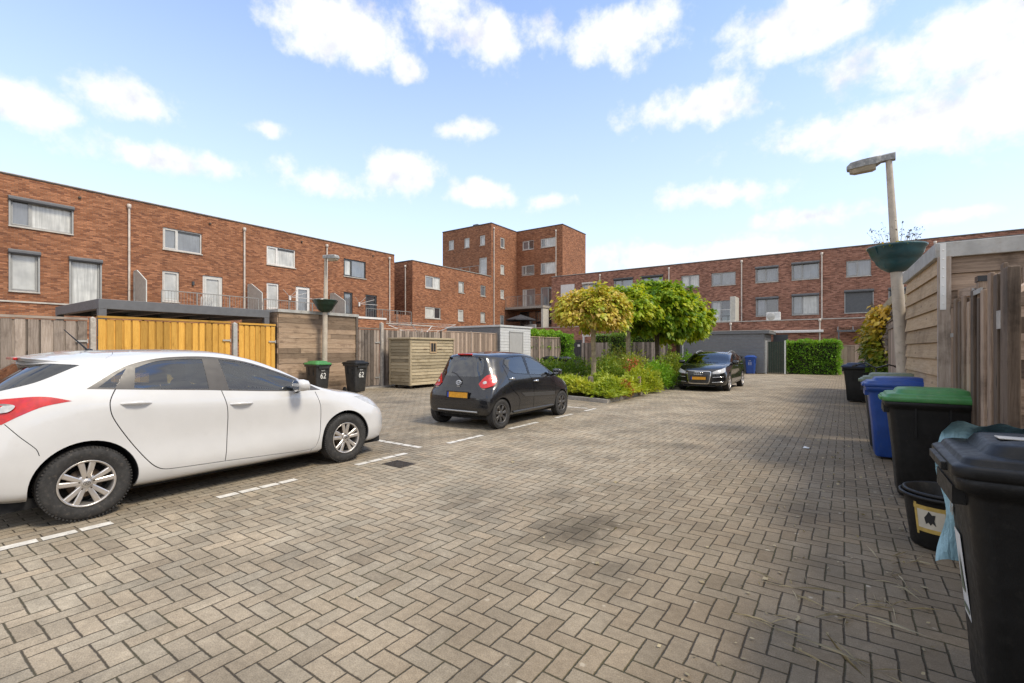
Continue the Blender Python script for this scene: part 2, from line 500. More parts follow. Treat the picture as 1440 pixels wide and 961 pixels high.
def paint(name, col, flake=0.0, rough=0.25, dirt=0.10):
    m, t, b, o = newmat(name)
    oc = t.new('ShaderNodeTexCoord').outputs['Object']
    n = t.smooth(t.noise(oc, 3.0, 4), 0.3, 0.7, 0.97, 1.03)
    c = t.mix(1.0, col, t.comb(n, n, n), 'MULTIPLY')
    d = t.smooth(t.noise(oc, 9.0, 6, 0.7), 0.55, 0.8, 0, dirt)
    c = t.mix(d, c, (0.30, 0.27, 0.23))
    t.put(b.inputs['Base Color'], c)
    b.inputs['Roughness'].default_value = rough
    b.inputs['Metallic'].default_value = flake
    b.inputs['Coat Weight'].default_value = 1.0
    b.inputs['Coat Roughness'].default_value = 0.05
    return m
paint('paint_white', (0.62, 0.615, 0.605), 0.0, 0.35)
paint('paint_charcoal', (0.012, 0.0125, 0.015), 0.2, 0.25, 0.015)
paint('paint_black', (0.006, 0.006, 0.007), 0.1, 0.25, 0.01)

def glass(name, tint, trans=0.5, refl=1.0):
    """car or sheet glass: see-through tint plus mirror reflection by angle"""
    m, t, b, o = newmat(name)
    t.n.remove(b)
    tr = t.new('ShaderNodeBsdfTransparent'); tr.inputs[0].default_value = (*[trans * q for q in tint], 1)
    df = t.new('ShaderNodeBsdfDiffuse'); df.inputs[0].default_value = (0.03, 0.035, 0.03, 1)
    m1 = t.new('ShaderNodeMixShader'); m1.inputs[0].default_value = 0.02
    t.l.new(tr.outputs[0], m1.inputs[1]); t.l.new(df.outputs[0], m1.inputs[2])
    gl = t.new('ShaderNodeBsdfGlossy'); gl.inputs['Roughness'].default_value = 0.015
    gl.inputs[0].default_value = (refl, refl, refl, 1)
    fr = t.new('ShaderNodeFresnel'); fr.inputs[0].default_value = 2.15
    ms = t.new('ShaderNodeMixShader')
    t.l.new(fr.outputs[0], ms.inputs[0]); t.l.new(m1.outputs[0], ms.inputs[1]); t.l.new(gl.outputs[0], ms.inputs[2])
    t.l.new(ms.outputs[0], o.inputs[0])
    return m
glass('glass_tint', (0.80, 0.85, 0.82), 0.6)
glass('glass_green', (0.78, 1.0, 0.90), 0.9)
glass('glass_clear', (0.9, 0.95, 0.92), 0.85)
def lamp_glass(name, col, rough=0.08):
    m, t, b, o = newmat(name)
    oc = t.new('ShaderNodeTexCoord').outputs['Object']
    wv = t.noise(oc, 22.0, 3)
    f = t.smooth(wv, 0.35, 0.65, 0.85, 1.1)
    t.put(b.inputs['Base Color'], t.mix(1.0, col, t.comb(f, f, f), 'MULTIPLY'))
    b.inputs['Roughness'].default_value = 0.25
    b.inputs['Coat Weight'].default_value = 1.0
    b.inputs['Coat Roughness'].default_value = 0.02
    return m
lamp_glass('lamp_red', (0.52, 0.006, 0.003))
lamp_glass('lamp_clear', (0.50, 0.50, 0.50))
lamp_glass('lamp_amber', (0.6, 0.2, 0.02))

def pane(name, col, folds=0.0, rough=0.03, ior=1.9):
    """window pane: what hangs behind it shows as the base, sky mirrors in the coat"""
    m, t, b, o = newmat(name)
    oc = t.new('ShaderNodeTexCoord').outputs['Object']
    x, y, z = t.xyz(oc)
    h = t.math('ADD', x, y)
    n1 = t.noise(t.comb(t.math('MULTIPLY', h, 9.0), t.math('MULTIPLY', z, 0.5), 0), 1.4, 4, 0.6)
    f = t.smooth(n1, 0.3, 0.7, 1 - folds, 1 + folds * 0.4)
    big = t.smooth(t.noise(oc, 0.9, 3), 0.35, 0.65, 0.75, 1.1)
    f = t.math('MULTIPLY', f, big)
    t.put(b.inputs['Base Color'], t.mix(1.0, col, t.comb(f, f, f), 'MULTIPLY'))
    b.inputs['Roughness'].default_value = 0.5
    b.inputs['Coat Weight'].default_value = 1.0
    b.inputs['Coat IOR'].default_value = ior
    b.inputs['Coat Roughness'].default_value = rough
    bn = t.new('ShaderNodeBump'); bn.inputs['Strength'].default_value = 0.03; bn.inputs['Distance'].default_value = 0.05
    t.put(bn.inputs['Height'], t.noise(oc, 1.6, 1))
    t.l.new(bn.outputs[0], b.inputs['Coat Normal'])
    return m
pane('pane_curtain', (0.60, 0.60, 0.56), 0.28)
pane('pane_blind', (0.50, 0.50, 0.47), 0.05)
pane('pane_dark', (0.022, 0.026, 0.030), 0.1, ior=2.3)
pane('pane_mid', (0.16, 0.175, 0.19), 0.25, ior=2.3)

# paving: herringbone (keperverband) and running bond, worked out per paver
def paving(name, herring, base=(0.365, 0.315, 0.238)):
    m, t, b, o = newmat(name)
    oc = t.new('ShaderNodeTexCoord').outputs['Object']
    A = 0.105
    wob = t.new('ShaderNodeTexNoise'); t.put(wob.inputs['Vector'], oc); wob.inputs['Scale'].default_value = 3.0; wob.inputs['Detail'].default_value = 3
    q = t.vec('ADD', oc, t.vec('SCALE', t.vec('SUBTRACT', wob.outputs['Color'], (0.5, 0.5, 0.5)), scale=0.022))
    p = t.vec('SCALE', q, scale=1 / A)
    x, y, _ = t.xyz(p)
    if herring:
        i = t.math('FLOOR', x); j = t.math('FLOOR', y)
        fx = t.math('SUBTRACT', x, i); fy = t.math('SUBTRACT', y, j)
        k = t.math('FLOORED_MODULO', t.math('SUBTRACT', i, j), 4.0)
        m1 = t.math('COMPARE', k, 1.0, 0.1); m2 = t.math('COMPARE', k, 2.0, 0.1); m3 = t.math('COMPARE', k, 3.0, 0.1)
        vert = t.math('ADD', m2, m3)
        hx = t.math('ADD', fx, m1); vy = t.math('ADD', fy, m2)
        inv = t.math('SUBTRACT', 1.0, vert)
        along = t.math('ADD', t.math('MULTIPLY', hx, inv), t.math('MULTIPLY', vy, vert))
        across = t.math('ADD', t.math('MULTIPLY', fy, inv), t.math('MULTIPLY', fx, vert))
        idx = t.math('SUBTRACT', i, m1); idy = t.math('SUBTRACT', j, m2)
    else:
        i = t.math('FLOOR', x)
        yy = t.math('ADD', t.math('DIVIDE', y, 2.0), t.math('MULTIPLY', t.math('FLOORED_MODULO', i, 2.0), 0.5))
        j = t.math('FLOOR', yy)
        across = t.math('SUBTRACT', x, i)
        along = t.math('MULTIPLY', t.math('SUBTRACT', yy, j), 2.0)
        idx, idy, vert = i, j, 0.0
    d = t.math('MINIMUM', t.math('MINIMUM', across, t.math('SUBTRACT', 1.0, across)), t.math('MINIMUM', along, t.math('SUBTRACT', 2.0, along)))
    edge = t.noise(oc, 30, 5, 0.7)
    d = t.math('SUBTRACT', d, t.math('MULTIPLY', edge, 0.11))
    joint = t.smooth(d, -0.045, 0.012, 1, 0)
    wn = t.new('ShaderNodeTexWhiteNoise', noise_dimensions='2D'); t.put(wn.inputs[0], t.comb(idx, idy, 0))
    wv = wn.outputs['Value']; wc = wn.outputs['Color']
    tone = t.ramp(wv, [(0, 0.78), (0.08, 0.88), (0.16, 0.95), (0.85, 1.05), (1.0, 1.12)])
    # wide soiling plus soft shade painted into the colour: darker, mossier towards the gardens on the right, cleaner in the drive lane
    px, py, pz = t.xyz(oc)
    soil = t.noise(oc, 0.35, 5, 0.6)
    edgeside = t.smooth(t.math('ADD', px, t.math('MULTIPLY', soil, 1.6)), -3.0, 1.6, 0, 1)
    patch = t.smooth(t.noise(oc, 1.1, 6, 0.68), 0.33, 0.7, 0.70, 1.12)
    speck = t.math('MULTIPLY', t.smooth(t.noise(oc, 140, 3, 0.6), 0.3, 0.7, 0.76, 1.24), t.smooth(t.noise(oc, 24, 5, 0.7), 0.35, 0.7, 0.86, 1.10))
    g = t.math('MULTIPLY', t.math('MULTIPLY', tone, patch), speck)
    col = t.mix(1.0, base, t.comb(g, g, g), 'MULTIPLY')
    warm = t.mix(t.math('MULTIPLY', t.xyz(wc)[1], 0.30), col, t.mix(1.0, col, (1.18, 0.98, 0.80), 'MULTIPLY'))
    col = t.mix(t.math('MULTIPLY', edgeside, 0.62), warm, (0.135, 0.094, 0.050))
    oil = t.smooth(t.noise(t.vec('MULTIPLY', oc, (1, 0.6, 1)), 0.8, 3, 0.5), 0.60, 0.76, 0, 0.6)
    col = t.mix(oil, col, (0.07, 0.06, 0.05))
    for (sx_, sy_, sr_, sk_) in ((-1.8, 3.6, .55, .75), (-1.3, 3.0, .4, .45), (-2.4, 4.3, .35, .4), (-1.9, 9.5, .8, .35), (-2.6, 14.2, .9, .4), (-6.3, 8.0, .5, .4)):
        dd_ = t.vec('LENGTH', t.vec('MULTIPLY', t.vec('SUBTRACT', oc, (sx_, sy_, 0)), (1, .75, 1)))
        dd_ = t.math('ADD', dd_, t.math('MULTIPLY', t.math('SUBTRACT', t.noise(oc, 4.0, 6, .7), .5), sr_ * 1.6))
        col = t.mix(t.smooth(dd_, 0.0, sr_, sk_, 0), col, (0.06, 0.048, 0.032))
    # pale lichen and gum spots
    vo = t.new('ShaderNodeTexVoronoi'); vo.inputs['Scale'].default_value = 7.0; t.put(vo.inputs['Vector'], q)
    pick = t.math('GREATER_THAN', t.xyz(vo.outputs['Color'])[0], 0.62)
    spot = t.smooth(t.math('ADD', vo.outputs['Distance'], t.math('MULTIPLY', t.noise(oc, 45, 3), 0.16)), 0.14, 0.22, 1, 0)
    sp = t.math('MULTIPLY', t.math('MULTIPLY', spot, pick), t.math('ADD', 0.15, t.math('MULTIPLY', edgeside, 0.75)))
    col = t.mix(sp, col, (0.50, 0.44, 0.34))
    moss = t.mix(t.smooth(t.noise(oc, 1.7, 4), 0.4, 0.65), (0.040, 0.031, 0.022), (0.050, 0.047, 0.018))
    col = t.mix(t.math('MULTIPLY', joint, 0.88), col, moss)
    t.put(b.inputs['Base Color'], col)
    b.inputs['Roughness'].default_value = 0.86
    b.inputs['Specular IOR Level'].default_value = 0.3
    bn = t.new('ShaderNodeBump'); bn.inputs['Strength'].default_value = 0.85; bn.inputs['Distance'].default_value = 0.010
    rnd_tilt = t.math('MULTIPLY', wv, 0.25)
    hgt = t.math('ADD', t.math('ADD', t.math('SUBTRACT', 1.0, joint), t.math('MULTIPLY', t.noise(oc, 60, 4), 0.30)), rnd_tilt)
    t.put(bn.inputs['Height'], hgt)
    t.l.new(bn.outputs[0], b.inputs['Normal'])
    return m
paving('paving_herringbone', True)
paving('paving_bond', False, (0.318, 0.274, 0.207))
plain('marking_white', (0.64, 0.61, 0.55), 0.7, var=0.15, scale=14, dirt=((0.30, 0.265, 0.215), 0.85))

def leafmat(name, cols, trans=0.35, rough=0.45):
    """leaves: per-leaf tone from the rnd attribute, light passing through"""
    m, t, b, o = newmat(name)
    r = attr(t)
    n = len(cols)
    col = t.ramp(r, [(i / (n - 1), c) for i, c in enumerate(cols)])
    t.put(b.inputs['Base Color'], col)
    b.inputs['Roughness'].default_value = rough
    b.inputs['Specular IOR Level'].default_value = 0.35
    tl = t.new('ShaderNodeBsdfTranslucent')
    t.put(tl.inputs[0], t.mix(1.0, col, (1.25, 1.15, 0.5), 'MULTIPLY'))
    ms = t.new('ShaderNodeMixShader'); ms.inputs[0].default_value = trans
    t.l.new(b.outputs[0], ms.inputs[1]); t.l.new(tl.outputs[0], ms.inputs[2])
    t.l.new(ms.outputs[0], o.inputs[0])
    return m
leafmat('leaf_catalpa', [(0.10, 0.21, 0.015), (0.20, 0.33, 0.02), (0.36, 0.47, 0.028), (0.54, 0.56, 0.04)], 0.42)
leafmat('leaf_golden', [(0.30, 0.38, 0.03), (0.50, 0.48, 0.05), (0.64, 0.52, 0.09), (0.70, 0.55, 0.17), (0.46, 0.28, 0.07)])
leafmat('leaf_hedge', [(0.10, 0.25, 0.02), (0.18, 0.37, 0.028), (0.28, 0.46, 0.045)])
leafmat('leaf_juniper', [(0.22, 0.32, 0.03), (0.38, 0.45, 0.045), (0.54, 0.54, 0.07)])
leafmat('leaf_shrub', [(0.09, 0.18, 0.02), (0.18, 0.29, 0.035), (0.32, 0.38, 0.055), (0.42, 0.40, 0.09)])
leafmat('leaf_red', [(0.16, 0.20, 0.03), (0.42, 0.17, 0.05), (0.55, 0.17, 0.07), (0.30, 0.25, 0.06)])
leafmat('leaf_climber', [(0.08, 0.15, 0.015), (0.20, 0.22, 0.02), (0.42, 0.30, 0.03), (0.52, 0.32, 0.04)])
leafmat('grass_dry', [(0.36, 0.29, 0.16), (0.46, 0.39, 0.25), (0.28, 0.23, 0.13)], 0.2)


# ---------------------------------------------------------------- ground and paving
def sheet(name, x0, x1, y0, y1, z, mat, kind='structure'):
    mb = MB().add([(x0, y0, z), (x1, y0, z), (x1, y1, z), (x0, y1, z)], [(0, 1, 2, 3)])
    return tag(mb.build(name, M[mat]), kind=kind)
sheet('ground', -400, 400, -400, 400, -0.03, 'soil')
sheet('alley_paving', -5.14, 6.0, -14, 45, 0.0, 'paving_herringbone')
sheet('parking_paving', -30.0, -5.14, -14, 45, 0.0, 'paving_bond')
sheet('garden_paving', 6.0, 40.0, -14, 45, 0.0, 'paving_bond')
pm = MB()
for (y0, y1) in ((-1.75, -1.08), (-0.25, 0.0), (0.45, 1.38), (2.2, 3.06), (3.86, 4.74), (5.6, 6.5), (7.3, 8.32), (9.05, 9.85), (10.5, 11.1)):
    n = max(1, round((y1 - y0) / 0.215))
    L = (y1 - y0) / n
    for i in range(n):
        a = y0 + i * L + 0.012; b_ = y0 + (i + 1) * L - 0.012
        pm.add([(-5.24, a, 0.004), (-5.142, a, 0.004), (-5.142, b_, 0.004), (-5.24, b_, 0.004)], [(0, 1, 2, 3)])
for yy, x0, x1 in ((5.13, -7.4, -5.3), (11.0, -7.2, -5.35), (-0.3, -7.2, -5.35)):
    n = round((x1 - x0) / 0.215); L = (x1 - x0) / n
    for i in range(n):
        a = x0 + i * L + 0.012; b_ = x0 + (i + 1) * L - 0.012
        pm.add([(a, yy - .048, 0.004), (b_, yy - .048, 0.004), (b_, yy + .048, 0.004), (a, yy + .048, 0.004)], [(0, 1, 2, 3)])
tag(pm.build('parking_lines', M['marking_white']), kind='structure')

# ---------------------------------------------------------------- brick buildings
def fm_x(X0):
    return lambda a, o, z: (X0 + o, a, z)      # facade facing +X, a runs along Y
def fm_y(Y0):
    return lambda a, o, z: (a, Y0 - o, z)      # facade facing -Y, a runs along X
def fbox(mb, fm, a0, a1, o0, o1, z0, z1, **k):
    p = fm(a0, o0, z0); q = fm(a1, o1, z1)
    return mb.box(min(p[0], q[0]), max(p[0], q[0]), min(p[1], q[1]), max(p[1], q[1]), min(p[2], q[2]), max(p[2], q[2]), **k)
def facade(mb, fm, a0, a1, z0, z1, holes, depth=0.14):
    As = sorted({a0, a1, *[h[0] for h in holes], *[h[1] for h in holes]})
    Zs = sorted({z0, z1, *[h[2] for h in holes], *[h[3] for h in holes]})
    for i in range(len(As) - 1):
        for j in range(len(Zs) - 1):
            ca, cz = (As[i] + As[i + 1]) / 2, (Zs[j] + Zs[j + 1]) / 2
            if any(h[0] < ca < h[1] and h[2] < cz < h[3] for h in holes): continue
            mb.add([fm(As[i], 0, Zs[j]), fm(As[i + 1], 0, Zs[j]), fm(As[i + 1], 0, Zs[j + 1]), fm(As[i], 0, Zs[j + 1])], [(0, 1, 2, 3)])
    for (h0, h1, y0, y1) in holes:
        for (p, q) in (((h0, y0), (h1, y0)), ((h1, y0), (h1, y1)), ((h1, y1), (h0, y1)), ((h0, y1), (h0, y0))):
            mb.add([fm(p[0], 0, p[1]), fm(q[0], 0, q[1]), fm(q[0], -depth, q[1]), fm(p[0], -depth, p[1])], [(0, 1, 2, 3)])
def window(house, fm, a0, a1, z0, z1, frame='frame_grey', pane='pane_mid', mull=(), panes=None, door=False, shut=None, closed=None, sill='coping', bar=0.06, rail=None, vent=False):
    """frame with mullions, pane behind, sill, optional roller-shutter box"""
    e = 0.004
    f = MB()
    o0, o1 = -0.125, -0.05
    b = bar
    fbox(f, fm, a0 + e, a1 - e, o0, o1, z0 + e, z0 + b); fbox(f, fm, a0 + e, a1 - e, o0, o1, z1 - b, z1 - e)
    edges = [a0 + e, *[a0 + (a1 - a0) * q for q in mull], a1 - e]
    for i, q in enumerate(edges):
        lo, hi = (q, q + b) if i == 0 else ((q - b, q) if i == len(edges) - 1 else (q - b * .6, q + b * .6))
        fbox(f, fm, lo, hi, o0 + .003, o1 - .003, z0 + b, z1 - b)
    # opening casement: a second frame, slightly proud, in the first light
    c0 = edges[0] + b; c1 = (edges[1] - b * .6) if len(edges) > 2 else edges[-1] - b
    for (p, q, r_, s_) in ((c0, c1, z0 + b, z0 + b * 1.75), (c0, c1, z1 - b * 1.75, z1 - b)):
        fbox(f, fm, p, q, o0 + .01, o1 + .012, r_, s_)
    for (p, q) in ((c0, c0 + b * .75), (c1 - b * .75, c1)):
        fbox(f, fm, p, q, o0 + .01, o1 + .012, z0 + b * 1.75, z1 - b * 1.75)
    if vent: fbox(f, fm, edges[-2] + b, edges[-1] - b, o0, o1 - .012, z1 - b * 2.6, z1 - b, mat=1)
    name = 'balcony_door' if door else 'window'
    w_ = f.build(name, [M[frame], M['frame_dark']], house)
    pl = panes or [pane] * (len(edges) - 1)
    mats = []
    pm_ = MB()
    for i in range(len(edges) - 1):
        if pl[i] not in mats: mats.append(pl[i])
        p0 = fm(edges[i] + b * .4, o0 + .03, z0 + b * .6); p1 = fm(edges[i + 1] - b * .4, o0 + .03, z1 - b * .6)
        pm_.add([p0, (p1[0], p1[1], p0[2]), p1, (p0[0], p0[1], p1[2])], [(0, 1, 2, 3)], mat=mats.index(pl[i]))
    pm_.build('pane', [M[q] for q in mats], w_, recalc=False)
    if sill and not door:
        s_ = MB(); fbox(s_, fm, a0 - .03, a1 + .03, -0.05, 0.055, z0 - .055, z0 - .002)
        s_.build('sill', M[sill], w_, bevel=.006)
    if shut:
        s_ = MB(); pr = [(0.003, z1 - .19), (.10, z1 - .19), (.16, z1 - .13), (.16, z1 - .05), (.11, z1 + .005), (.003, z1 + .02)]
        v = [fm(a0 - .04, p[0], p[1]) for p in pr] + [fm(a1 + .04, p[0], p[1]) for p in pr]
        n = len(pr)
        s_.add(v, [list(range(n)), list(range(n, 2 * n))[::-1]] + [[i, i + n, (i + 1) % n + n, (i + 1) % n] for i in range(n)])
        s_.build('shutter_box', M[shut], w_)
        for q in (a0 - .02, a1 - .035):
            g = MB(); fbox(g, fm, q, q + .055, .003, .05, z0 - .02, z1 - .19)
            g.build('shutter_guide', M['frame_grey'], w_)
    if closed:
        s_ = MB()
        n = int((z1 - z0) / .055)
        for i in range(n):
            q = z0 + (z1 - z0) * i / n
            fbox(s_, fm, a0 + .03, a1 - .03, -.045, -.012 - .006 * (i % 2), q, q + (z1 - z0) / n)
        s_.build('roller_shutter', M[closed], w_)
    if rail:
        s_ = MB()
        fbox(s_, fm, a0 - .02, a1 + .02, .03, .06, z0 + .95, z0 + 1.0); fbox(s_, fm, a0 - .02, a1 + .02, .03, .06, z0 + .1, z0 + .14)
        k = int((a1 - a0) / .1)
        for i in range(k + 1):
            q = a0 + (a1 - a0) * i / k
            fbox(s_, fm, q - .008, q + .008, .038, .052, z0 + .14, z0 + .95)
        s_.build('guard_rail', M[rail], w_)
    return w_
def downpipe(house, fm, a, z0, z1, mat='zinc', r=.048, off=.075):
    mb = MB()
    mb.tube([fm(a, off, z0), fm(a, off, z1)], r, 12)
    mb.lathe([(r * 1.0, -.02), (r * 1.75, .0), (r * 1.85, .18), (r * .9, .2)], fm(a, off, z1 - .05), 14)
    z = z0 + 1.1
    while z < z1 - .3:
        mb.lathe([(r + .001, 0), (r + .009, .004), (r + .009, .035), (r + .001, .04)], fm(a, off, z), 12)
        p = fm(a, off / 2, z + .02)
        z += 1.9
    mb.build('downpipe', M[mat], house)
def coping(house, fm, a0, a1, z, depth=.32, mat='coping_dark', top='coping', o=.03):
    mb = MB(); fbox(mb, fm, a0, a1, -depth, o, z, z + .05)
    mb2 = MB(); fbox(mb2, fm, a0, a1, -depth, o - .012, z + .0505, z + .085)
    c = mb.build('roof_edge', M[mat], house)
    mb2.build('edge_strip', M[top], c)
def rail_run(house, fm, a0, a1, o, z0, h=1.0, mat='rail_metal', bars=True, name='balcony_rail', sp=.13):
    mb = MB()
    fbox(mb, fm, a0, a1, o - .02, o + .02, z0 + h - .04, z0 + h)
    fbox(mb, fm, a0, a1, o - .01, o + .01, z0 + .08, z0 + .11)
    n = max(1, round((a1 - a0) / 1.4))
    for i in range(n + 1):
        q = a0 + (a1 - a0) * i / n
        fbox(mb, fm, q - .02, q + .02, o - .018, o + .018, z0, z0 + h - .04)
    if bars:
        k = int((a1 - a0) / sp)
        for i in range(1, k):
            q = a0 + (a1 - a0) * i / k
            fbox(mb, fm, q - .006, q + .006, o - .006, o + .006, z0 + .11, z0 + h - .04)
    mb.build(name, M[mat], house)
def screen(house, fm, a, o0, o1, z0, zh, zl, mat='rail_pale', pane_m='glass_clear'):
    """sloping privacy screen between two terraces"""
    mb = MB()
    pts = [fm(a, o0, z0), fm(a, o0, zh), fm(a, o0 + (o1 - o0) * .25, zh), fm(a, o1, zl), fm(a, o1, z0)]
    for p, q in zip(pts[:-1], pts[1:]): mb.beam(p, q, .04, .04)
    s_ = mb.build('privacy_screen', M[mat], house)
    g = MB(); g.add([fm(a, o0, z0), fm(a, o0, zh), fm(a, o0 + (o1 - o0) * .25, zh), fm(a, o1, zl), fm(a, o1, z0)], [(0, 1, 2, 3, 4)])
    g.build('screen_panel', M['frosted'], s_)
plain('frosted', (0.52, 0.50, 0.44), 0.5, var=0.1)

# --- long row on the left, facing the yard (plane X = -28.6)
LX = -28.6; FL = fm_x(LX); ZR = 8.82
def left_house(y0, y1, label, wins, pipe, end=False):
    h = thing('terraced_house', label, 'house', (LX, (y0 + y1) / 2, 0), group='brick houses of the row on the left')
    mb = MB()
    facade(mb, FL, y0, y1, 0, ZR, [q[0] for q in wins])
    mb.add([(LX - 10, y0, ZR - .3), (LX - .25, y0, ZR - .3), (LX - .25, y1, ZR - .3), (LX - 10, y1, ZR - .3)], [(0, 1, 2, 3)], mat=1)
    mb.add([(LX - 10, y0, 0), (LX - 10, y1, 0), (LX - 10, y1, ZR), (LX - 10, y0, ZR)], [(0, 1, 2, 3)])
    mb.add([(LX - .25, y0, ZR - .3), (LX - .25, y1, ZR - .3), (LX - .25, y1, ZR), (LX - .25, y0, ZR)], [(0, 1, 2, 3)])
    for yy in ([y1] if end else []):
        mb.add([(LX - 10, yy, 0), (LX, yy, 0), (LX, yy, ZR), (LX - 10, yy, ZR)], [(0, 1, 2, 3)])
    mb.build('wall', [M['brick_orange'], M['roofing']], h, recalc=False)
    coping(h, FL, y0, y1, ZR)
    for rect, kw in wins:
        window(h, FL, *rect, **kw)
    if pipe is not None: downpipe(h, FL, pipe, 3.3, 8.45)
    ov = MB(); fbox(ov, FL, (y0 + y1) / 2 - .05 + .9, (y0 + y1) / 2 + .05 + .9, .002, .07, ZR - .42, ZR - .34)
    ov.build('overflow_spout', M['iron'], h)
    return h
def annex(h, fm, a0, a1, out, z, cop='coping', mat='brick_orange', z0=0, ends=True, top=.06):
    mb = MB()
    mb.add([fm(a0, out, z0), fm(a1, out, z0), fm(a1, out, z), fm(a0, out, z)], [(0, 1, 2, 3)])
    for a in (a0, a1):
        mb.add([fm(a, .004, z0), fm(a, out, z0), fm(a, out, z), fm(a, .004, z)], [(0, 1, 2, 3)])
    mb.add([fm(a0, .004, z - .3), fm(a1, .004, z - .3), fm(a1, out - .2, z - .3), fm(a0, out - .2, z - .3)], [(0, 1, 2, 3)], mat=1)
    mb.add([fm(a0, out - .2, z - .3), fm(a1, out - .2, z - .3), fm(a1, out - .2, z), fm(a0, out - .2, z)], [(0, 1, 2, 3)])
    a_ = mb.build('ground_floor_wing', [M[mat], M['roofing']], h, recalc=False)
    c = MB(); fbox(c, fm, a0 - .0, a1 + .0, out - .24, out + .04, z, z + top)
    c.build('wing_coping', M[cop], a_)
    return a_
G = dict(frame='frame_grey', shut='slate_grey')
h0 = left_house(2.75, 8.17, 'brick house at the left edge of the picture, its windows under grey roller shutter boxes', [
    ((4.13, 6.12, 6.72, 7.95), dict(**G, mull=(.33,), panes=['pane_mid', 'pane_curtain'])),
    ((4.13, 5.03, 3.98, 5.72), dict(**G, pane='pane_blind')),
    ((6.02, 7.12, 3.3, 5.70), dict(**G, pane='pane_curtain', door=True))], 8.17)
annex(h0, FL, 2.75, 8.1, 2.0, 3.36)
h1 = left_house(8.17, 13.59, 'brick house with pale window frames and white garden chair, behind the carport roof', [
    ((9.59, 11.39, 6.68, 7.80), dict(frame='frame_pale', mull=(.36,), panes=['pane_mid', 'pane_mid'], vent=True)),
    ((9.57, 10.32, 3.98, 5.57), dict(frame='frame_pale', pane='pane_blind')),
    ((11.43, 12.44, 3.3, 5.57), dict(frame='frame_pale', pane='pane_blind', door=True, bar=.11))], 13.59)
annex(h1, FL, 8.2, 13.5, 2.0, 3.36)
h2 = left_house(13.59, 18.95, 'brick house with white frames and open drying rack on the wall, behind the plank shed', [
    ((14.92, 16.75, 6.68, 7.82), dict(frame='white_trim', mull=(.36,), panes=['pane_curtain', 'pane_curtain'], vent=True)),
    ((14.92, 15.67, 3.98, 5.57), dict(frame='white_trim', pane='pane_blind')),
    ((16.78, 17.76, 3.3, 5.55), dict(frame='white_trim', pane='pane_mid', door=True, bar=.10))], 18.95)
annex(h2, FL, 13.6, 18.3, 2.0, 3.36)
h3 = left_house(18.95, 24.85, 'brick end house of the left row with dark grey window frames, beside the street lamp', [
    ((20.3, 22.17, 6.66, 7.90), dict(frame='frame_dark', mull=(.36,), panes=['pane_curtain', 'pane_mid'], sill='coping')),
    ((20.3, 21.04, 3.98, 5.54), dict(frame='frame_dark', pane='pane_mid')),
    ((22.14, 23.17, 3.3, 5.54), dict(frame='frame_dark', pane='pane_dark', door=True))], 24.32, end=True)
annex(h3, FL, 22.3, 27.0, 2.0, 3.34, ends=True)
annex(h3, FL, 18.35, 20.6, 4.1, 3.44, cop='white_trim', top=.12)
hm = left_house(-2.7, 2.75, 'brick house of the left row just beyond the picture edge', [
    ((-1.3, .7, 6.72, 7.95), dict(**G, mull=(.33,), panes=['pane_mid', 'pane_curtain'])),
    ((-1.3, -.4, 3.98, 5.72), dict(**G, pane='pane_blind'))], 2.75)
annex(hm, FL, -2.7, 2.7, 2.0, 3.36)
rail_run(h1, FL, 8.9, 13.45, 1.92, 3.42, .95)
rail_run(h2, FL, 13.75, 18.2, 1.92, 3.42, .95)
rail_run(h3, FL, 20.7, 24.8, 1.92, 3.40, .95, sp=.2)
screen(h1, FL, 8.36, .1, 1.7, 3.3, 5.35, 4.75)
screen(h2, FL, 13.78, .1, 1.7, 3.3, 5.3, 4.7)
screen(h3, FL, 19.2, .1, 1.7, 3.3, 5.3, 4.7)
for h, yy in ((h1, 10.95),):
    mb = MB().box(LX + .003, LX + .1, yy - .05, yy + .05, 4.95, 5.15); mb.build('wall_lamp', M['frame_dark'], h)
def drying_rack(y, label):
    t = thing('drying_rack', label, 'drying rack', (LX, y, 4.75), group='drying racks on the left facade')
    mb = MB().box(LX + .003, LX + .1, y - .06, y + .06, 4.62, 4.9); mb.build('bracket', M['white_trim'], t)
    mb = MB()
    for (dy, dz) in ((-.75, .35), (.2, .45), (.85, .32), (1.1, -.05)):
        mb.tube([(LX + .06, y, 4.8), (LX + .5 + .2 * abs(dy), y + dy, 4.8 + dz)], .016, 6)
    mb.build('arm', M['white_trim'], t)
drying_rack(16.35, 'white folding drying rack on the facade above the plank shed')
drying_rack(21.55, 'white folding drying rack on the facade right of the street lamp')

# --- lower block beyond the row, and the five-storey corner tower
B = thing('brick_house', 'three storey brick corner house with small square windows, left of the tower', 'house', (-29, 32, 0))
FB = fm_x(-29.0)
bw = [((28.55, 30.36, 6.75, 7.80), dict(mull=(.55,), panes=['pane_mid', 'pane_curtain'], frame='frame_pale')),
      ((32.76, 33.55, 6.76, 7.80), dict(panes=['pane_curtain'], frame='frame_grey')),
      ((35.98, 36.79, 6.74, 7.80), dict(pane='pane_mid', frame='frame_grey')),
      ((28.53, 30.42, 4.18, 5.15), dict(mull=(.6,), panes=['pane_curtain', 'pane_dark'], frame='frame_pale')),
      ((32.7, 33.48, 4.15, 5.20), dict(pane='pane_curtain', frame='frame_pale')),
      ((35.97, 36.73, 4.17, 5.16), dict(pane='pane_curtain', frame='frame_grey'))]
mb = MB()
facade(mb, FB, 27.1, 37.7, 0, 8.8, [q[0] for q in bw])
mb.add([(-40, 27.1, 0), (-29, 27.1, 0), (-29, 27.1, 8.8), (-40, 27.1, 8.8)], [(0, 1, 2, 3)])
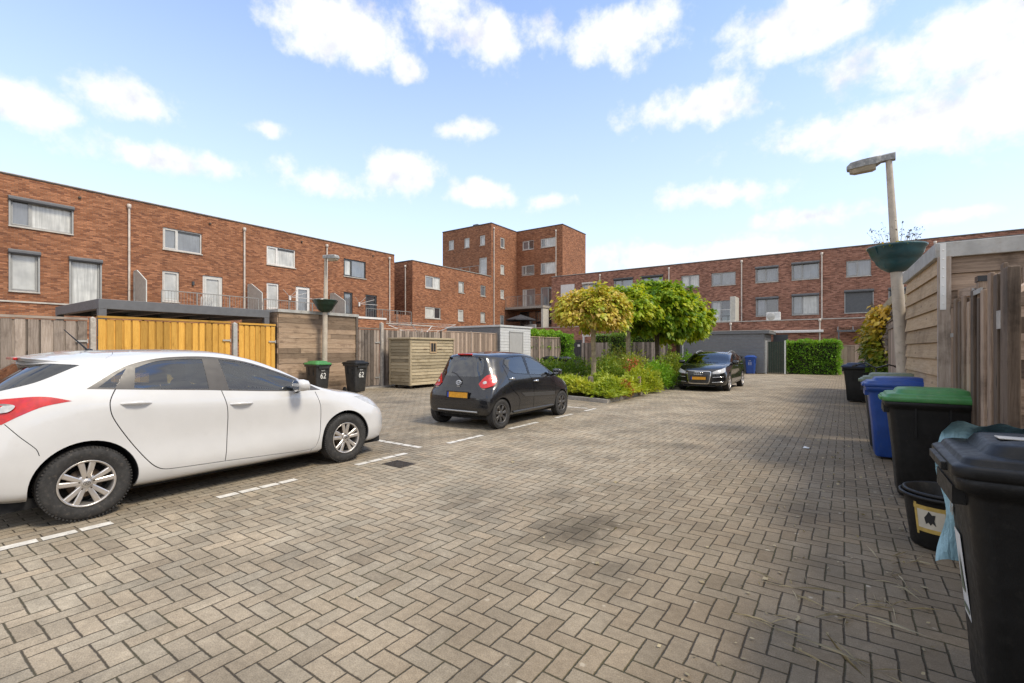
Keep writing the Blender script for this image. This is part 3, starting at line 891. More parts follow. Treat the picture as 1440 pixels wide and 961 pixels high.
mb.add([(-40, 27.1, 8.5), (-29.25, 27.1, 8.5), (-29.25, 37.7, 8.5), (-40, 37.7, 8.5)], [(0, 1, 2, 3)], mat=1)
mb.build('wall', [M['brick_orange'], M['roofing']], B, recalc=False)
coping(B, FB, 27.07, 37.7, 8.8, top='coping')
c = MB().box(-40, -29.33, 27.07, 27.35, 8.8, 8.885); c.build('roof_edge', M['coping_dark'], B)
for r_, k in bw: window(B, FB, *r_, **k)
downpipe(B, fm_y(27.1), -29.76, 3.4, 8.35)
fw = MB().box(-29.9, -29.03, 24.9, 26.9, 0, 4.3); fw.build('gap_wall', M['brick_orange'], B)

T = thing('apartment_tower', 'five storey brick corner tower rising above the other houses', 'tower', (-29, 42, 0))
FT1 = fm_x(-29.0); FT0 = fm_y(37.7); FT2 = fm_y(42.22); FT3 = fm_x(-23.38)
ZT = 14.18
t1w = [((39.25, 40.0, 12.03, 13.1), dict(pane='pane_mid', frame='frame_pale')), ((39.25, 39.95, 9.3, 10.3), dict(pane='pane_curtain', frame='frame_pale')),
       ((39.25, 39.9, 6.78, 7.72), dict(pane='pane_curtain', frame='frame_pale')), ((39.2, 39.9, 4.0, 5.07), dict(pane='pane_mid', frame='frame_grey'))]
t0w = [((-34.77, -34.03, 12.17, 13.17), dict(pane='pane_curtain', frame='frame_pale')), ((-32.57, -31.86, 12.13, 13.13), dict(pane='pane_curtain', frame='frame_pale')),
       ((-30.47, -29.80, 12.12, 13.13), dict(pane='pane_curtain', frame='frame_pale')), ((-30.56, -29.57, 8.6, 10.85), dict(pane='pane_blind', frame='frame_pale', door=True))]
S = 1.0144
def s2(q): return (q[0] * S, q[1] * S, 1.5 + (q[2] - 1.5) * S, 1.5 + (q[3] - 1.5) * S)
t2w = [(s2((-27.87, -26.45, 12.0, 12.93)), dict(mull=(.55,), panes=['pane_mid', 'pane_dark'], frame='frame_pale')),
       (s2((-25.62, -23.86, 11.97, 12.9)), dict(mull=(.33,), panes=['pane_dark', 'pane_curtain'], frame='frame_pale')),
       (s2((-27.91, -26.4, 9.32, 10.35)), dict(pane='pane_dark', mull=(.3,), frame='frame_pale', rail='rail_pale')),
       (s2((-25.62, -23.86, 9.26, 10.4)), dict(mull=(.33,), panes=['pane_dark', 'pane_curtain'], frame='frame_pale')),
       (s2((-27.87, -26.3, 5.95, 7.85)), dict(mull=(.28,), panes=['pane_blind', 'pane_mid'], frame='frame_pale', door=True)),
       (s2((-25.62, -24.3, 5.95, 7.9)), dict(mull=(.7,), panes=['pane_mid', 'pane_dark'], frame='frame_grey', door=True)),
       ((-28.6, -24.6, 3.3, 5.55), dict(mull=(.25, .5, .75), pane='pane_dark', frame='frame_dark', door=True))]  # wide dark glazing added to stand for the shaded recess under the balcony
mb = MB()
facade(mb, FT1, 37.7, 42.22, 0, ZT, [q[0] for q in t1w])
facade(mb, FT0, -35.65, -29.0, 0, ZT, [q[0] for q in t0w])
facade(mb, FT2, -29.0, -23.38, 0, ZT, [q[0] for q in t2w])
mb.add([(-23.38, 42.22, 0), (-23.38, 47.45, 0), (-23.38, 47.45, ZT), (-23.38, 42.22, ZT)], [(0, 1, 2, 3)])
mb.add([(-35.65, 37.7, 0), (-35.65, 47.45, 0), (-35.65, 47.45, ZT), (-35.65, 37.7, ZT)], [(0, 1, 2, 3)])
mb.add([(-35.65, 47.45, 0), (-23.38, 47.45, 0), (-23.38, 47.45, ZT), (-35.65, 47.45, ZT)], [(0, 1, 2, 3)])
mb.add([(-35.65, 37.7, ZT), (-29, 37.7, ZT), (-29, 42.22, ZT), (-23.38, 42.22, ZT), (-23.38, 47.45, ZT), (-35.65, 47.45, ZT)], [(0, 1, 2, 3, 4, 5)], mat=1)
mb.build('wall', [M['brick_orange'], M['roofing']], T, recalc=False)
re_ = MB()
re_.box(-35.68, -28.97, 37.67, 37.95, ZT, ZT + .09); re_.box(-29.25, -28.97, 37.95, 42.19, ZT, ZT + .09)
re_.box(-29.25, -23.35, 42.19, 42.47, ZT, ZT + .09); re_.box(-23.63, -23.35, 42.47, 47.48, ZT, ZT + .09); re_.box(-35.68, -35.4, 37.95, 47.48, ZT, ZT + .09)
re_.build('roof_edge', M['coping_dark'], T)
for fm, ws in ((FT1, t1w), (FT0, t0w), (FT2, t2w)):
    for r_, k in ws: window(T, fm, *r_, **k)
downpipe(T, FT1, 38.05, 3.5, 13.7); downpipe(T, FT2, -24.1, 8.9, 13.6)
v_ = MB().box(-31.6, -31.0, 37.95, 38.4, ZT + .09, ZT + .3); v_.build('roof_vent', M['roofing'], T)
rail_run(T, FT0, -33.2, -29.6, 1.2, 8.9, .95, bars=False)
bs = MB().box(-28.95, -24.35, 40.0, 42.2, 5.66, 5.9); bal = bs.build('balcony_slab', M['kerb'], T)
rail_run(T, fm_y(40.05), -28.9, -24.4, 0, 5.9, 1.1, sp=.12)
sp_ = MB().box(-24.62, -24.4, 40.1, 41.2, 3.3, 5.6); sp_.build('terrace_divider', M['frosted'], T)

# --- long row at the back, facing the camera (plane Y = 41.6)
RY = 41.6; FR = fm_y(RY)
def right_house(x0, x1, label, wins, pipe):
    h = thing('terraced_house', label, 'house', ((x0 + x1) / 2, RY, 0), group='brick houses of the row at the back')
    mb = MB()
    facade(mb, FR, x0, x1, 0, ZR, [q[0] for q in wins])
    mb.add([(x0, RY + .25, ZR - .3), (x1, RY + .25, ZR - .3), (x1, RY + 10, ZR - .3), (x0, RY + 10, ZR - .3)], [(0, 1, 2, 3)], mat=1)
    mb.add([(x0, RY + .25, ZR - .3), (x1, RY + .25, ZR - .3), (x1, RY + .25, ZR), (x0, RY + .25, ZR)], [(0, 1, 2, 3)])
    mb.add([(x0, RY + 10, 0), (x1, RY + 10, 0), (x1, RY + 10, ZR), (x0, RY + 10, ZR)], [(0, 1, 2, 3)])
    mb.build('wall', [M['brick_russet'], M['roofing']], h, recalc=False)
    coping(h, FR, x0, x1, ZR, top='coping')
    for r_, k in wins: window(h, FR, *r_, **k)
    if pipe is not None: downpipe(h, FR, pipe, 3.6, 8.5)
    annex(h, FR, x0, x1, 3.5, 3.54, mat='brick_russet')
    return h
gg = dict(frame='frame_grey')
H1 = right_house(-24.3, -18.98, 'brick house beside the tower with one white closed shutter and sun awning boxes', [
    ((-23.28, -21.69, 6.77, 7.98), dict(**gg, pane='pane_curtain', closed='white_trim', shut=None)),
    ((-20.8, -19.3, 6.77, 7.98), dict(frame='white_trim', mull=(.42,), pane='pane_mid', shut='coping')),
    ((-20.8, -19.0, 4.1, 5.5), dict(**gg, mull=(.42,), pane='pane_mid'))], -18.98)
H2 = right_house(-18.98, -12.49, 'brick house whose windows hide behind the green crowns, dark awning boxes above', [
    ((-17.54, -15.76, 6.8, 8.1), dict(**gg, mull=(.42,), pane='pane_mid', shut='frame_dark')),
    ((-14.9, -13.04, 6.8, 8.1), dict(**gg, mull=(.42,), pane='pane_mid', shut='frame_dark')),
    ((-17.5, -15.7, 4.1, 5.5), dict(**gg, mull=(.42,), pane='pane_mid'))], -12.49)
H3 = right_house(-12.49, -6.73, 'brick house above the black car, with white balcony rail and screen', [
    ((-11.46, -9.98, 6.80, 7.83), dict(**gg, mull=(.48,), panes=['pane_curtain', 'pane_curtain'])),
    ((-9.02, -7.18, 6.77, 7.82), dict(**gg, mull=(.42,), panes=['pane_mid', 'pane_mid'])),
    ((-9.04, -7.25, 3.4, 5.52), dict(**gg, mull=(.44,), panes=['pane_curtain', 'pane_dark'], door=True))], -6.73)
H4 = right_house(-6.73, -1.44, 'brick house with air conditioner on the ledge and four grey windows under awning boxes', [
    ((-5.71, -4.18, 6.77, 8.0), dict(**gg, mull=(.47,), panes=['pane_mid', 'pane_mid'], shut='slate_grey', vent=True)),
    ((-3.25, -1.42 - .12, 6.77, 8.08), dict(**gg, mull=(.40,), panes=['pane_mid', 'pane_mid'], shut='slate_grey', vent=True)),
    ((-5.69, -4.18, 4.14, 5.6), dict(**gg, mull=(.47,), panes=['pane_mid', 'pane_dark'], shut='slate_grey', vent=True)),
    ((-3.24, -1.56, 4.14, 5.69), dict(**gg, mull=(.40,), panes=['pane_mid', 'pane_curtain'], shut='slate_grey', vent=True))], -1.36)
H5 = right_house(-1.44, 4.89, 'brick house with a closed dark roller shutter, behind the right street lamp', [
    ((.1, 1.53, 6.72, 7.85), dict(**gg, mull=(.47,), panes=['pane_mid', 'pane_mid'])),
    ((2.9, 4.3, 6.72, 7.85), dict(frame='white_trim', mull=(.47,), panes=['pane_mid', 'pane_mid'])),
    ((.02, 1.65, 4.14, 5.75), dict(**gg, pane='pane_dark', closed='shutter', shut='shutter')),
    ((2.5, 4.1, 4.14, 5.75), dict(**gg, pane='pane_dark', shut='shutter', closed='shutter'))], 4.89)
H6 = right_house(4.89, 11.0, 'brick house at the right edge, mostly hidden behind the plank shed', [
    ((6.2, 7.9, 6.77, 8.0), dict(**gg, mull=(.45,), panes=['pane_mid', 'pane_mid']))], 10.9)
FA = fm_y(38.1)
downpipe(H4, FA, -1.36, .3, 3.45); downpipe(H3, FA, -6.9, .3, 3.35)
rail_run(H3, FA, -9.9, -6.95, -.06, 3.56, .95, mat='rail_pale', bars=False)
sc_ = MB().box(-6.98, -6.6, 38.2, 39.6, 3.6, 5.45); sc_.build('privacy_screen', M['frosted'], H3, bevel=.02)
gcan = MB()
gcan.add([(-.35, 38.05, 3.0), (2.2, 38.05, 3.0), (2.2, 36.9, 2.72), (-.35, 36.9, 2.72)], [(0, 1, 2, 3)])
cano = thing('glass_canopy', 'small sloping glass canopy on the brick wing behind the yellow climber', 'canopy', (1, 38, 2.7))
gcan.build('glass_panel', M['glass_clear'], cano)
gf = MB()
for xx in (-.35, .45, 1.3, 2.2): gf.beam((xx, 38.07, 3.02), (xx, 36.9, 2.74), .05, .05)
gf.beam((-.4, 36.9, 2.70), (2.25, 36.9, 2.70), .06, .12)
for xx in (-.3, 2.15): gf.beam((xx, 36.93, 0), (xx, 36.93, 2.66), .08, .08)
gf.build('frame', M['slate_grey'], cano)


# ---------------------------------------------------------------- fences, gates, sheds
def planks_y(mb, X, y0, y1, z0, z1, w=.14, gap=.025, jit=.0, t=.02, side=1, hz=None, back=False):
    """vertical boards side by side along Y; side=+1 shows the face towards +X"""
    n = max(1, int((y1 - y0 + gap) / (w + gap)))
    st = (y1 - y0 + gap) / n
    for i in range(n):
        a = y0 + i * st; b_ = a + st - gap
        zz = z1 if hz is None else hz((a + b_) / 2)
        zt = zz + random.uniform(-jit, jit)
        o = random.uniform(0, .006)
        mb.box(X - t + o, X + o, a, b_, z0 + random.uniform(0, .02), zt, grain=2)
        if back and i < n - 1:
            mb.box(X - t * 2.4, X - t - .002, b_ - .03, b_ + gap + .03, z0 + .02, zt - .01, grain=2)
def planks_x(mb, Y, x0, x1, z0, z1, w=.14, gap=.02, jit=.0, t=.02):
    n = max(1, int((x1 - x0 + gap) / (w + gap)))
    st = (x1 - x0 + gap) / n
    for i in range(n):
        a = x0 + i * st
        o = random.uniform(0, .006)
        mb.box(a, a + st - gap, Y - o, Y + t - o, z0, z1 + random.uniform(-jit, jit), grain=2)
def boards(mb, p0, p1, z0, z1, h=.14, lap=.018, out=(1, 0), t=.022, jit=0.004, short=None):
    """horizontal lapped cladding between two ground points"""
    n = round((z1 - z0) / h); hh = (z1 - z0) / n
    d = Vector((p1[0] - p0[0], p1[1] - p0[1], 0)); L = d.length; d.normalize()
    o = Vector((out[0], out[1], 0))
    for i in range(n):
        za = z0 + i * hh; zb = za + hh - .004
        cuts = [0, L]
        if short and random.random() < .6: cuts = [0, random.uniform(.25, .75) * L, L]
        for c0, c1 in zip(cuts[:-1], cuts[1:]):
            a = Vector((p0[0], p0[1], 0)) + d * (c0 + .001); b_ = Vector((p0[0], p0[1], 0)) + d * (c1 - .001)
            j = random.uniform(0, jit)
            q = [a, b_]
            lo = t + lap + j; hi = t + j
            v = [a + Vector((0, 0, za)), b_ + Vector((0, 0, za)), b_ + o * lo + Vector((0, 0, za)), a + o * lo + Vector((0, 0, za)),
                 a + Vector((0, 0, zb)), b_ + Vector((0, 0, zb)), b_ + o * hi + Vector((0, 0, zb)), a + o * hi + Vector((0, 0, zb))]
            r = random.random()
            f = [(0, 3, 2, 1), (4, 5, 6, 7), (0, 1, 5, 4), (1, 2, 6, 5), (2, 3, 7, 6), (3, 0, 4, 7)]
            l = (b_ - a).length
            uvs = []
            for fc in f:
                uvs.append([(((v[k] - a).dot(d)) + r * 37, v[k].z + (v[k].dot(o)) * .8 + r * 11) for k in fc])
            mb.add([tuple(k) for k in v], f, rnd=r, uvs=uvs)
def post(parent, x, y, z, s=.09, mat='wood_grey', name='post', cap=True):
    mb = MB().box(x - s / 2, x + s / 2, y - s / 2, y + s / 2, 0, z, grain=2)
    if cap:
        mb.add([(x - s / 2, y - s / 2, z), (x + s / 2, y - s / 2, z), (x + s / 2, y + s / 2, z), (x - s / 2, y + s / 2, z), (x, y, z + s * .45)], [(0, 1, 4), (1, 2, 4), (2, 3, 4), (3, 0, 4)])
    return mb.build(name, M[mat], parent, bevel=.006)
def hinge(parent, x, y, z, L=.3, side=1):
    mb = MB().box(x, x + .012, y, y + L * side, z - .022, z + .022) if side > 0 else MB().box(x, x + .012, y - L, y, z - .022, z + .022)
    mb.tube([(x + .012, y, z - .05), (x + .012, y, z + .05)], .014, 8)
    mb.build('hinge', M['galvanised'], parent)
FX = -15.2
def gate(name, label, cat, y0, y1, z, mat, frame=None, group=None, back=True, w=.15, gap=.04, hang='right'):
    g = thing(name, label, cat, (FX, (y0 + y1) / 2, 0), group=group)
    mb = MB(); planks_y(mb, FX, y0, y1, .07, z - .06, w=w, gap=gap, jit=.006, back=back)
    mb.build('board_panel', M[mat], g, bevel=.003, seg=1)
    for zz in (z - .52, .3):
        MB().box(FX - .085, FX - .05, y0, y1, zz - .045, zz + .025, grain=1).build('gate_rail', M[frame or mat], g)
    MB().box(FX - .085, FX + .03, y0 - .01, y1 + .01, z - .035, z + .02, grain=1).build('top_rail', M[frame or mat], g)
    hy, sd = (y1, -1) if hang == 'right' else (y0, 1)
    for zz in (z - .55, .4): hinge(g, FX + .026, hy, zz, .22, sd)
    return g
gate('wooden_gate', 'weathered grey plank gate at the left edge behind the white car', 'gate', 1.85, 3.52, 2.26, 'wood_grey', w=.155)
gate('wooden_gate', 'weathered grey plank gate left of the picture edge', 'gate', -.1, 1.75, 2.26, 'wood_grey', w=.155)
fl = thing('plank_fence', 'grey plank fence further along beyond the left picture edge', 'fence', (FX, -2, 0))
mb = MB(); planks_y(mb, FX, -6, -.2, .05, 2.2, back=True, w=.15); mb.build('board_panel', M['wood_grey'], fl)
tag(post(None, FX + .02, 3.62, 2.27, .11, 'concrete', 'concrete_post'), 'pale pointed concrete post between the grey gate and the yellow gate', 'post')
gate('wooden_gate', 'wide bright yellow stained plank gate under the carport roof', 'gate', 3.73, 6.82, 2.33, 'wood_yellow', w=.125)
tag(post(None, FX, 6.95, 2.29, .12, 'galvanised', 'metal_post'), 'grey post between the wide and the narrow yellow gate', 'post')
gate('wooden_gate', 'narrow bright yellow stained plank gate next to the plank shed', 'gate', 7.08, 8.2, 2.31, 'wood_yellow', w=.125)

# carport with flat grey roof
cp = thing('carport', 'flat roofed anthracite carport behind the yellow gates', 'carport', (-17.4, 6, 0))
mb = MB()
mb.box(-15.55, -15.38, 3.78, 8.12, 2.54, 2.79); mb.box(-19.5, -19.33, 3.78, 8.12, 2.54, 2.79)
mb.box(-19.33, -15.55, 3.78, 3.95, 2.54, 2.79); mb.box(-19.33, -15.55, 7.95, 8.12, 2.54, 2.79)
mb.build('roof_beam', M['slate_grey'], cp, bevel=.008)
for yy in (4.6, 5.5, 6.4, 7.3):
    MB().box(-19.33, -15.55, yy - .04, yy + .04, 2.58, 2.7).build('rafter', M['slate_grey'], cp)
MB().box(-19.33, -15.55, 3.95, 7.95, 2.705, 2.73).build('roof_sheet', M['roofing'], cp)
for x, y in ((-15.465, 3.865), (-15.465, 8.035), (-19.415, 3.865), (-19.415, 8.035)):
    MB().box(x - .08, x + .08, y - .08, y + .08, 0, 2.54).build('post', M['slate_grey'], cp, bevel=.006)

# plank shed with bare boards, lamp post stands in front of it
ps = thing('plank_shed', 'tall shed of rough brown horizontal boards behind the left street lamp', 'shed', (-16.4, 9.85, 0))
mb = MB(); boards(mb, (FX - .03, 8.32), (FX - .03, 11.37), .02, 2.74, .165, .004, (1, 0), short=True, jit=.012)
boards(mb, (-17.6, 8.32), (FX - .02, 8.32), .02, 2.74, .165, .004, (0, -1), jit=.012)
mb.build('wall', M['wood_brown'], ps)
MB().box(-17.5, FX - .035, 8.33, 11.36, 0, 2.72).box(-17.5, FX - .035, 11.36, 11.38, 0, 2.72).build('shed_body', M['wood_brown'], ps)
MB().box(-17.65, FX + .05, 8.27, 11.43, 2.74, 2.84).build('roof_trim', M['galvanised'], ps)
MB().box(FX - .006, FX + .045, 11.31, 11.40, .02, 2.74).build('corner_post', M['wood_grey'], ps)

gate('wooden_gate', 'grey weathered slat gate right of the plank shed and the bins numbered 62', 'gate', 11.45, 12.42, 2.34, 'wood_grey', w=.11, gap=.02)
cpst = post(None, FX + .03, 12.52, 2.55, .12, 'concrete', 'concrete_post'); tag(cpst, 'pale concrete post between the slat gate and the garden shed on wheels', 'post')
pf = thing('plank_fence', 'long grey plank fence behind the small wheeled garden shed', 'fence', (FX, 16.4, 0))
mb = MB(); planks_y(mb, FX, 12.62, 15.9, .05, 2.3, w=.12, gap=.02, jit=.015, back=True); mb.build('board_panel', M['wood_grey'], pf)
mb = MB(); planks_y(mb, FX, 16.0, 20.15, .05, 2.33, w=.14, gap=.012, jit=.02, back=True); mb.build('board_panel', M['wood_pink'], pf)
for yy in (15.95, 18.1, 20.2): post(pf, FX + .012, yy, 2.38, .08, 'wood_grey')
MB().box(FX - .1, FX + .02, 12.6, 20.1, 2.345, 2.375, grain=1).build('top_rail', M['wood_pink'], pf)
bc = MB().box(FX + .02, FX + .2, 11.4, 20.2, -.01, .05); tag(bc.build('fence_kerb', M['kerb']), kind='structure')
# ground lean-to roof and clothes line seen above the fence
cl = thing('clothes_line', 'white clothes line arms sticking up above the long plank fence', 'clothes line', (-17, 16.5, 0))
mb = MB().tube([(-17, 16.5, 0), (-17, 16.5, 2.5)], .03, 8)
for k in range(4):
    a = k * math.pi / 2 + .5
    mb.tube([(-17, 16.5, 2.05), (-17 + 1.7 * math.cos(a), 16.5 + 1.7 * math.sin(a), 2.72)], .018, 6)
mb.build('frame', M['white_trim'], cl)
mb = MB()
for rr in (.6, 1.0, 1.4, 1.7):
    pts = [(-17 + rr * math.cos(k * math.pi / 2 + .5), 16.5 + rr * math.sin(k * math.pi / 2 + .5), 2.05 + .67 * rr / 1.7) for k in range(5)]
    mb.tube(pts, .005, 4)
mb.build('line', M['white_trim'], cl)

# small clad garden shed on castors
gs = thing('garden_shed', 'small olive green wooden garden shed on castors, parked before the plank fence', 'shed', (-14.1, 13.7, 0))
mb = MB()
boards(mb, (-13.52, 12.55), (-13.52, 14.88), .14, 1.90, .13, .022, (1, 0)); boards(mb, (-14.66, 12.55), (-13.52, 12.55), .14, 1.90, .13, .022, (0, -1))
boards(mb, (-14.66, 14.88), (-13.52, 14.88), .14, 1.90, .13, .022, (0, 1)); boards(mb, (-14.66, 12.55), (-14.66, 14.88), .14, 1.90, .13, .022, (-1, 0))
mb.build('wall', M['wood_olive'], gs)
MB().box(-14.74, -13.44, 12.46, 14.97, 1.90, 1.97, grain=1).build('roof', M['wood_olive'], gs, bevel=.008)
mb = MB()
for x in (-13.53, -14.65):
    for y in (12.54, 14.89): mb.box(x - .045, x + .045, y - .045, y + .045, .12, 1.9, grain=2)
mb.build('corner_post', M['wood_olive'], gs)
mb = MB().box(-13.485, -13.465, 13.52, 13.90, 1.36, 1.42, grain=1).box(-13.485, -13.465, 13.52, 13.90, 1.76, 1.82, grain=1).box(-13.485, -13.465, 13.52, 13.58, 1.42, 1.76, grain=2).box(-13.485, -13.465, 13.84, 13.90, 1.42, 1.76, grain=2)
wn_ = mb.build('window', M['wood_tan'], gs)
MB().box(-13.484, -13.47, 13.58, 13.84, 1.42, 1.76).build('pane', M['pane_dark'], wn_)
MB().box(-13.474, -13.46, 13.70, 13.725, 1.42, 1.76).build('glazing_bar', M['wood_tan'], wn_)
for yy in (13.28, 14.12): MB().box(-13.484, -13.46, yy - .09, yy + .09, 1.52, 1.545).build('shutter_hook', M['wood_brown'], gs)
for x in (-13.65, -14.5):
    for y in (12.7, 14.7):
        mb = MB().lathe([(0.001, -.02), (.055, -.02), (.062, 0), (.055, .02), (0.001, .02)], (x, y, .062), 14, 'x'); mb.box(x - .035, x + .035, y - .03, y + .03, .1, .145)
        mb.build('castor', M['iron'], gs)

# pale shed with grey door
ws = thing('garden_shed', 'tall pale grey shed with flat roof and grey door behind the small dark car', 'shed', (-16.5, 21.7, 0))
mb = MB(); boards(mb, (-15.0, 20.25), (-15.0, 23.2), .05, 2.72, .16, .012, (1, 0)); mb.build('street_wall', M['clad_pale'], ws)
mb = MB(); boards(mb, (-18.8, 20.25), (-15.0, 20.25), .05, 2.72, .16, .012, (0, -1)); boards(mb, (-18.8, 23.2), (-15.0, 23.2), .05, 2.72, .16, .012, (0, 1)); mb.build('side_wall', M['clad_grey'], ws)
MB().box(-18.85, -14.92, 20.17, 23.28, 2.72, 2.82).build('roof_trim', M['clad_pale'], ws, bevel=.01)
d_ = MB().box(-15.0, -14.955, 21.1, 22.35, .06, 2.45).build('door', M['door_grey'], ws, bevel=.006)
MB().box(-14.955, -14.935, 21.05, 21.1, .06, 2.5).box(-14.955, -14.935, 22.35, 22.4, .06, 2.5).box(-14.955, -14.935, 21.05, 22.4, 2.45, 2.5).build('door_frame', M['frame_grey'], ws)
MB().box(-14.955, -14.9, 22.2, 22.26, 1.0, 1.12).build('handle', M['iron'], d_)
pf2 = thing('plank_fence', 'short grey plank fence between the pale shed and the ivy', 'fence', (FX, 25, 0))
mb = MB(); planks_y(mb, FX, 23.35, 27.0, .05, 2.24, w=.13, gap=.012, jit=.008, back=True); mb.build('board_panel', M['wood_grey'], pf2)
MB().box(FX - .04, FX + .04, 23.3, 27.05, 2.25, 2.29, grain=1).build('top_rail', M['wood_pink'], pf2)
for yy in (24.5, 27.05): post(pf2, FX + .012, yy, 2.3, .08, 'wood_pink')

# back gardens behind the planting
pf3 = thing('plank_fence', 'grey plank fence in the shade behind the planted island', 'fence', (-13, 31, 0))
mb = MB(); planks_x(mb, 31, -15.6, -9.4, .05, 2.0, w=.14, gap=.015, jit=.01); mb.build('board_panel', M['wood_grey'], pf3)
dd_ = thing('garden_door', 'dark brown garden door left of the shaded plank fence', 'door', (-16.1, 31, 0))
mb = MB(); planks_x(mb, 31, -16.55, -15.7, .05, 2.1, w=.12, gap=.008); mb.build('board_panel', M['frame_dark'], dd_)
MB().box(-16.66, -16.57, 30.97, 31.07, 0, 2.2).box(-15.68, -15.6, 30.97, 31.07, 0, 2.2).box(-16.57, -15.68, 30.97, 31.07, 2.12, 2.2).build('door_frame', M['frame_dark'], dd_)
sl = MB().box(-15.9, -15.7, 30.955, 30.968, 1.72, 1.88).build('name_plate', M['white_trim'], dd_)
pg = thing('patio_roof', 'low patio roof with white edge behind the planted island', 'patio roof', (-13.5, 35, 0))
MB().box(-16.8, -10.5, 33.5, 33.62, 2.52, 2.70).build('front_beam', M['white_trim'], pg)
MB().box(-16.8, -10.5, 33.62, 38.0, 2.6, 2.66).build('roof_sheet', M['roofing'], pg)
for xx in (-16.7, -10.6): MB().box(xx - .06, xx + .06, 33.5, 33.62, 0, 2.52).build('post', M['white_trim'], pg)
gsb = thing('clad_shed', 'long anthracite clad shed behind the black car', 'shed', (-6.6, 34.5, 0))
mb = MB(); boards(mb, (-9.3, 33.0), (-4.08, 33.0), .05, 2.5, .18, .014, (0, -1)); boards(mb, (-4.08, 33.0), (-4.08, 36.2), .05, 2.5, .18, .014, (1, 0)); boards(mb, (-9.3, 33.0), (-9.3, 36.2), .05, 2.5, .18, .014, (-1, 0)); mb.build('wall', M['clad_grey'], gsb)
MB().box(-9.4, -3.78, 32.88, 36.3, 2.5, 2.69).build('roof_trim', M['clad_grey'], gsb, bevel=.01)
MB().box(-9.42, -3.76, 32.86, 36.32, 2.69, 2.72).build('roof_edge', M['coping'], gsb)
MB().box(-9.0, -8.93, 32.90, 32.97, 0, 2.5).build('downpipe', M['rail_pale'], gsb)
gg_ = thing('garden_gate', 'dark green garden gate with pale posts between grey shed and hedge', 'gate', (-3.5, 33.4, 0))
mb = MB(); planks_x(mb, 33.4, -3.9, -3.02, .06, 2.0, w=.11, gap=.006); mb.build('board_panel', M['door_green'], gg_)
for xx in (-4.02, -3.95 + .97): MB().box(xx - .04, xx + .04, 33.33, 33.43, 0, 2.06).build('post', M['rail_pale'], gg_)
MB().box(-3.02, -2.94, 33.32, 33.4, .95, 1.1).build('lock', M['rail_pale'], gg_)
MB().box(-3.9, -3.05, 36.0, 36.1, 2.0, 2.5).build('passage_lintel', M['frame_dark'], gg_)
aw = MB().box(-4.75, -1.15, 37.86, 38.05, 2.66, 2.84); tag(aw.build('awning', M['white_trim'], bevel=.03), 'white closed awning box on the brick wing above the tall hedge', 'awning')
pf4 = thing('plank_fence', 'low pinkish grey plank fence right of the tall clipped hedge', 'fence', (1, 34.6, 0))
mb = MB(); planks_x(mb, 34.6, -.25, 3.4, .05, 1.72, w=.18, gap=.006); mb.build('board_panel', M['wood_pink'], pf4)
MB().box(-.3, 3.4, 34.56, 34.6, 1.73, 1.78, grain=0).build('top_rail', M['wood_pink'], pf4)
for xx in (.55, 1.0, 3.4): MB().box(xx - .04, xx + .04, 34.54, 34.6, 0, 1.74, grain=2).build('post', M['wood_pink'], pf4)

# ---- right side: clad shed, gate and fences along the alley
C0 = (0.92, 7.30); C1 = (0.835, 9.75)
rs = thing('clad_shed', 'tan clad shed with broad grey roof edge right of the street lamp', 'shed', (2, 8.5, 0))
dirw = Vector((C1[0] - C0[0], C1[1] - C0[1], 0)).normalized(); outw = (-dirw.y, dirw.x)
mb = MB(); boards(mb, C0, C1, .03, 2.56, .195, .026, outw, t=.02); mb.build('street_wall', M['wood_tan'], rs)
mb = MB(); boards(mb, (C0[0], 7.30), (4.6, 7.30), .03, 2.56, .20, .024, (0, -1), t=.02, short=True); mb.build('front_wall', M['wood_old'], rs)
mb = MB(); mb.prism([(C0[0] + .01, 7.31), (4.6, 7.31), (4.6, 9.74), (C1[0] + .012, 9.74)], 0, 2.55); mb.build('shed_body', M['wood_old'], rs)
mb = MB(); e_ = .07
P_ = [(C0[0] - e_, 7.30 - e_), (4.7, 7.30 - e_), (4.7, 9.85), (C1[0] - e_, 9.85)]
mb.prism(P_, 2.55, 2.72); mb.build('roof_edge', M['galvanised'], rs, bevel=.006)
mb = MB(); mb.prism([(P_[0][0] + .03, P_[0][1] + .03), (4.6, P_[1][1] + .03), (4.6, 9.8), (P_[3][0] + .03, 9.8)], 2.72, 2.735); mb.build('roof_sheet', M['roofing'], rs)
MB().box(C0[0] - .05, C0[0] + .06, 7.17, 7.25, 0, 2.55, grain=2).build('corner_post', M['wood_grey'], rs)
mb = MB(); mb.box(C0[0] - .035, C0[0] + .015, 7.155, 7.168, 1.95, 2.70)
for k in range(7): mb.lathe([(0.001, 0), (.008, 0), (.008, .004), (0.001, .005)], (C0[0] - .01, 7.151, 2.02 + k * .1), 8, 'y')
mb.build('metal_strip', M['label_white'], rs)
mb = MB().box(1.55, 2.05, 7.235, 7.262, 2.20, 2.38)
for k in range(5): mb.box(1.82, 2.0, 7.228, 7.237, 2.23 + k * .028, 2.243 + k * .028)
mb.lathe([(.03, 0), (.05, 0), (.05, .02), (.03, .02), (.03, 0)], (1.68, 7.215, 2.31), 16, 'y')
mb.build('wall_grille', M['wood_pink'], rs)

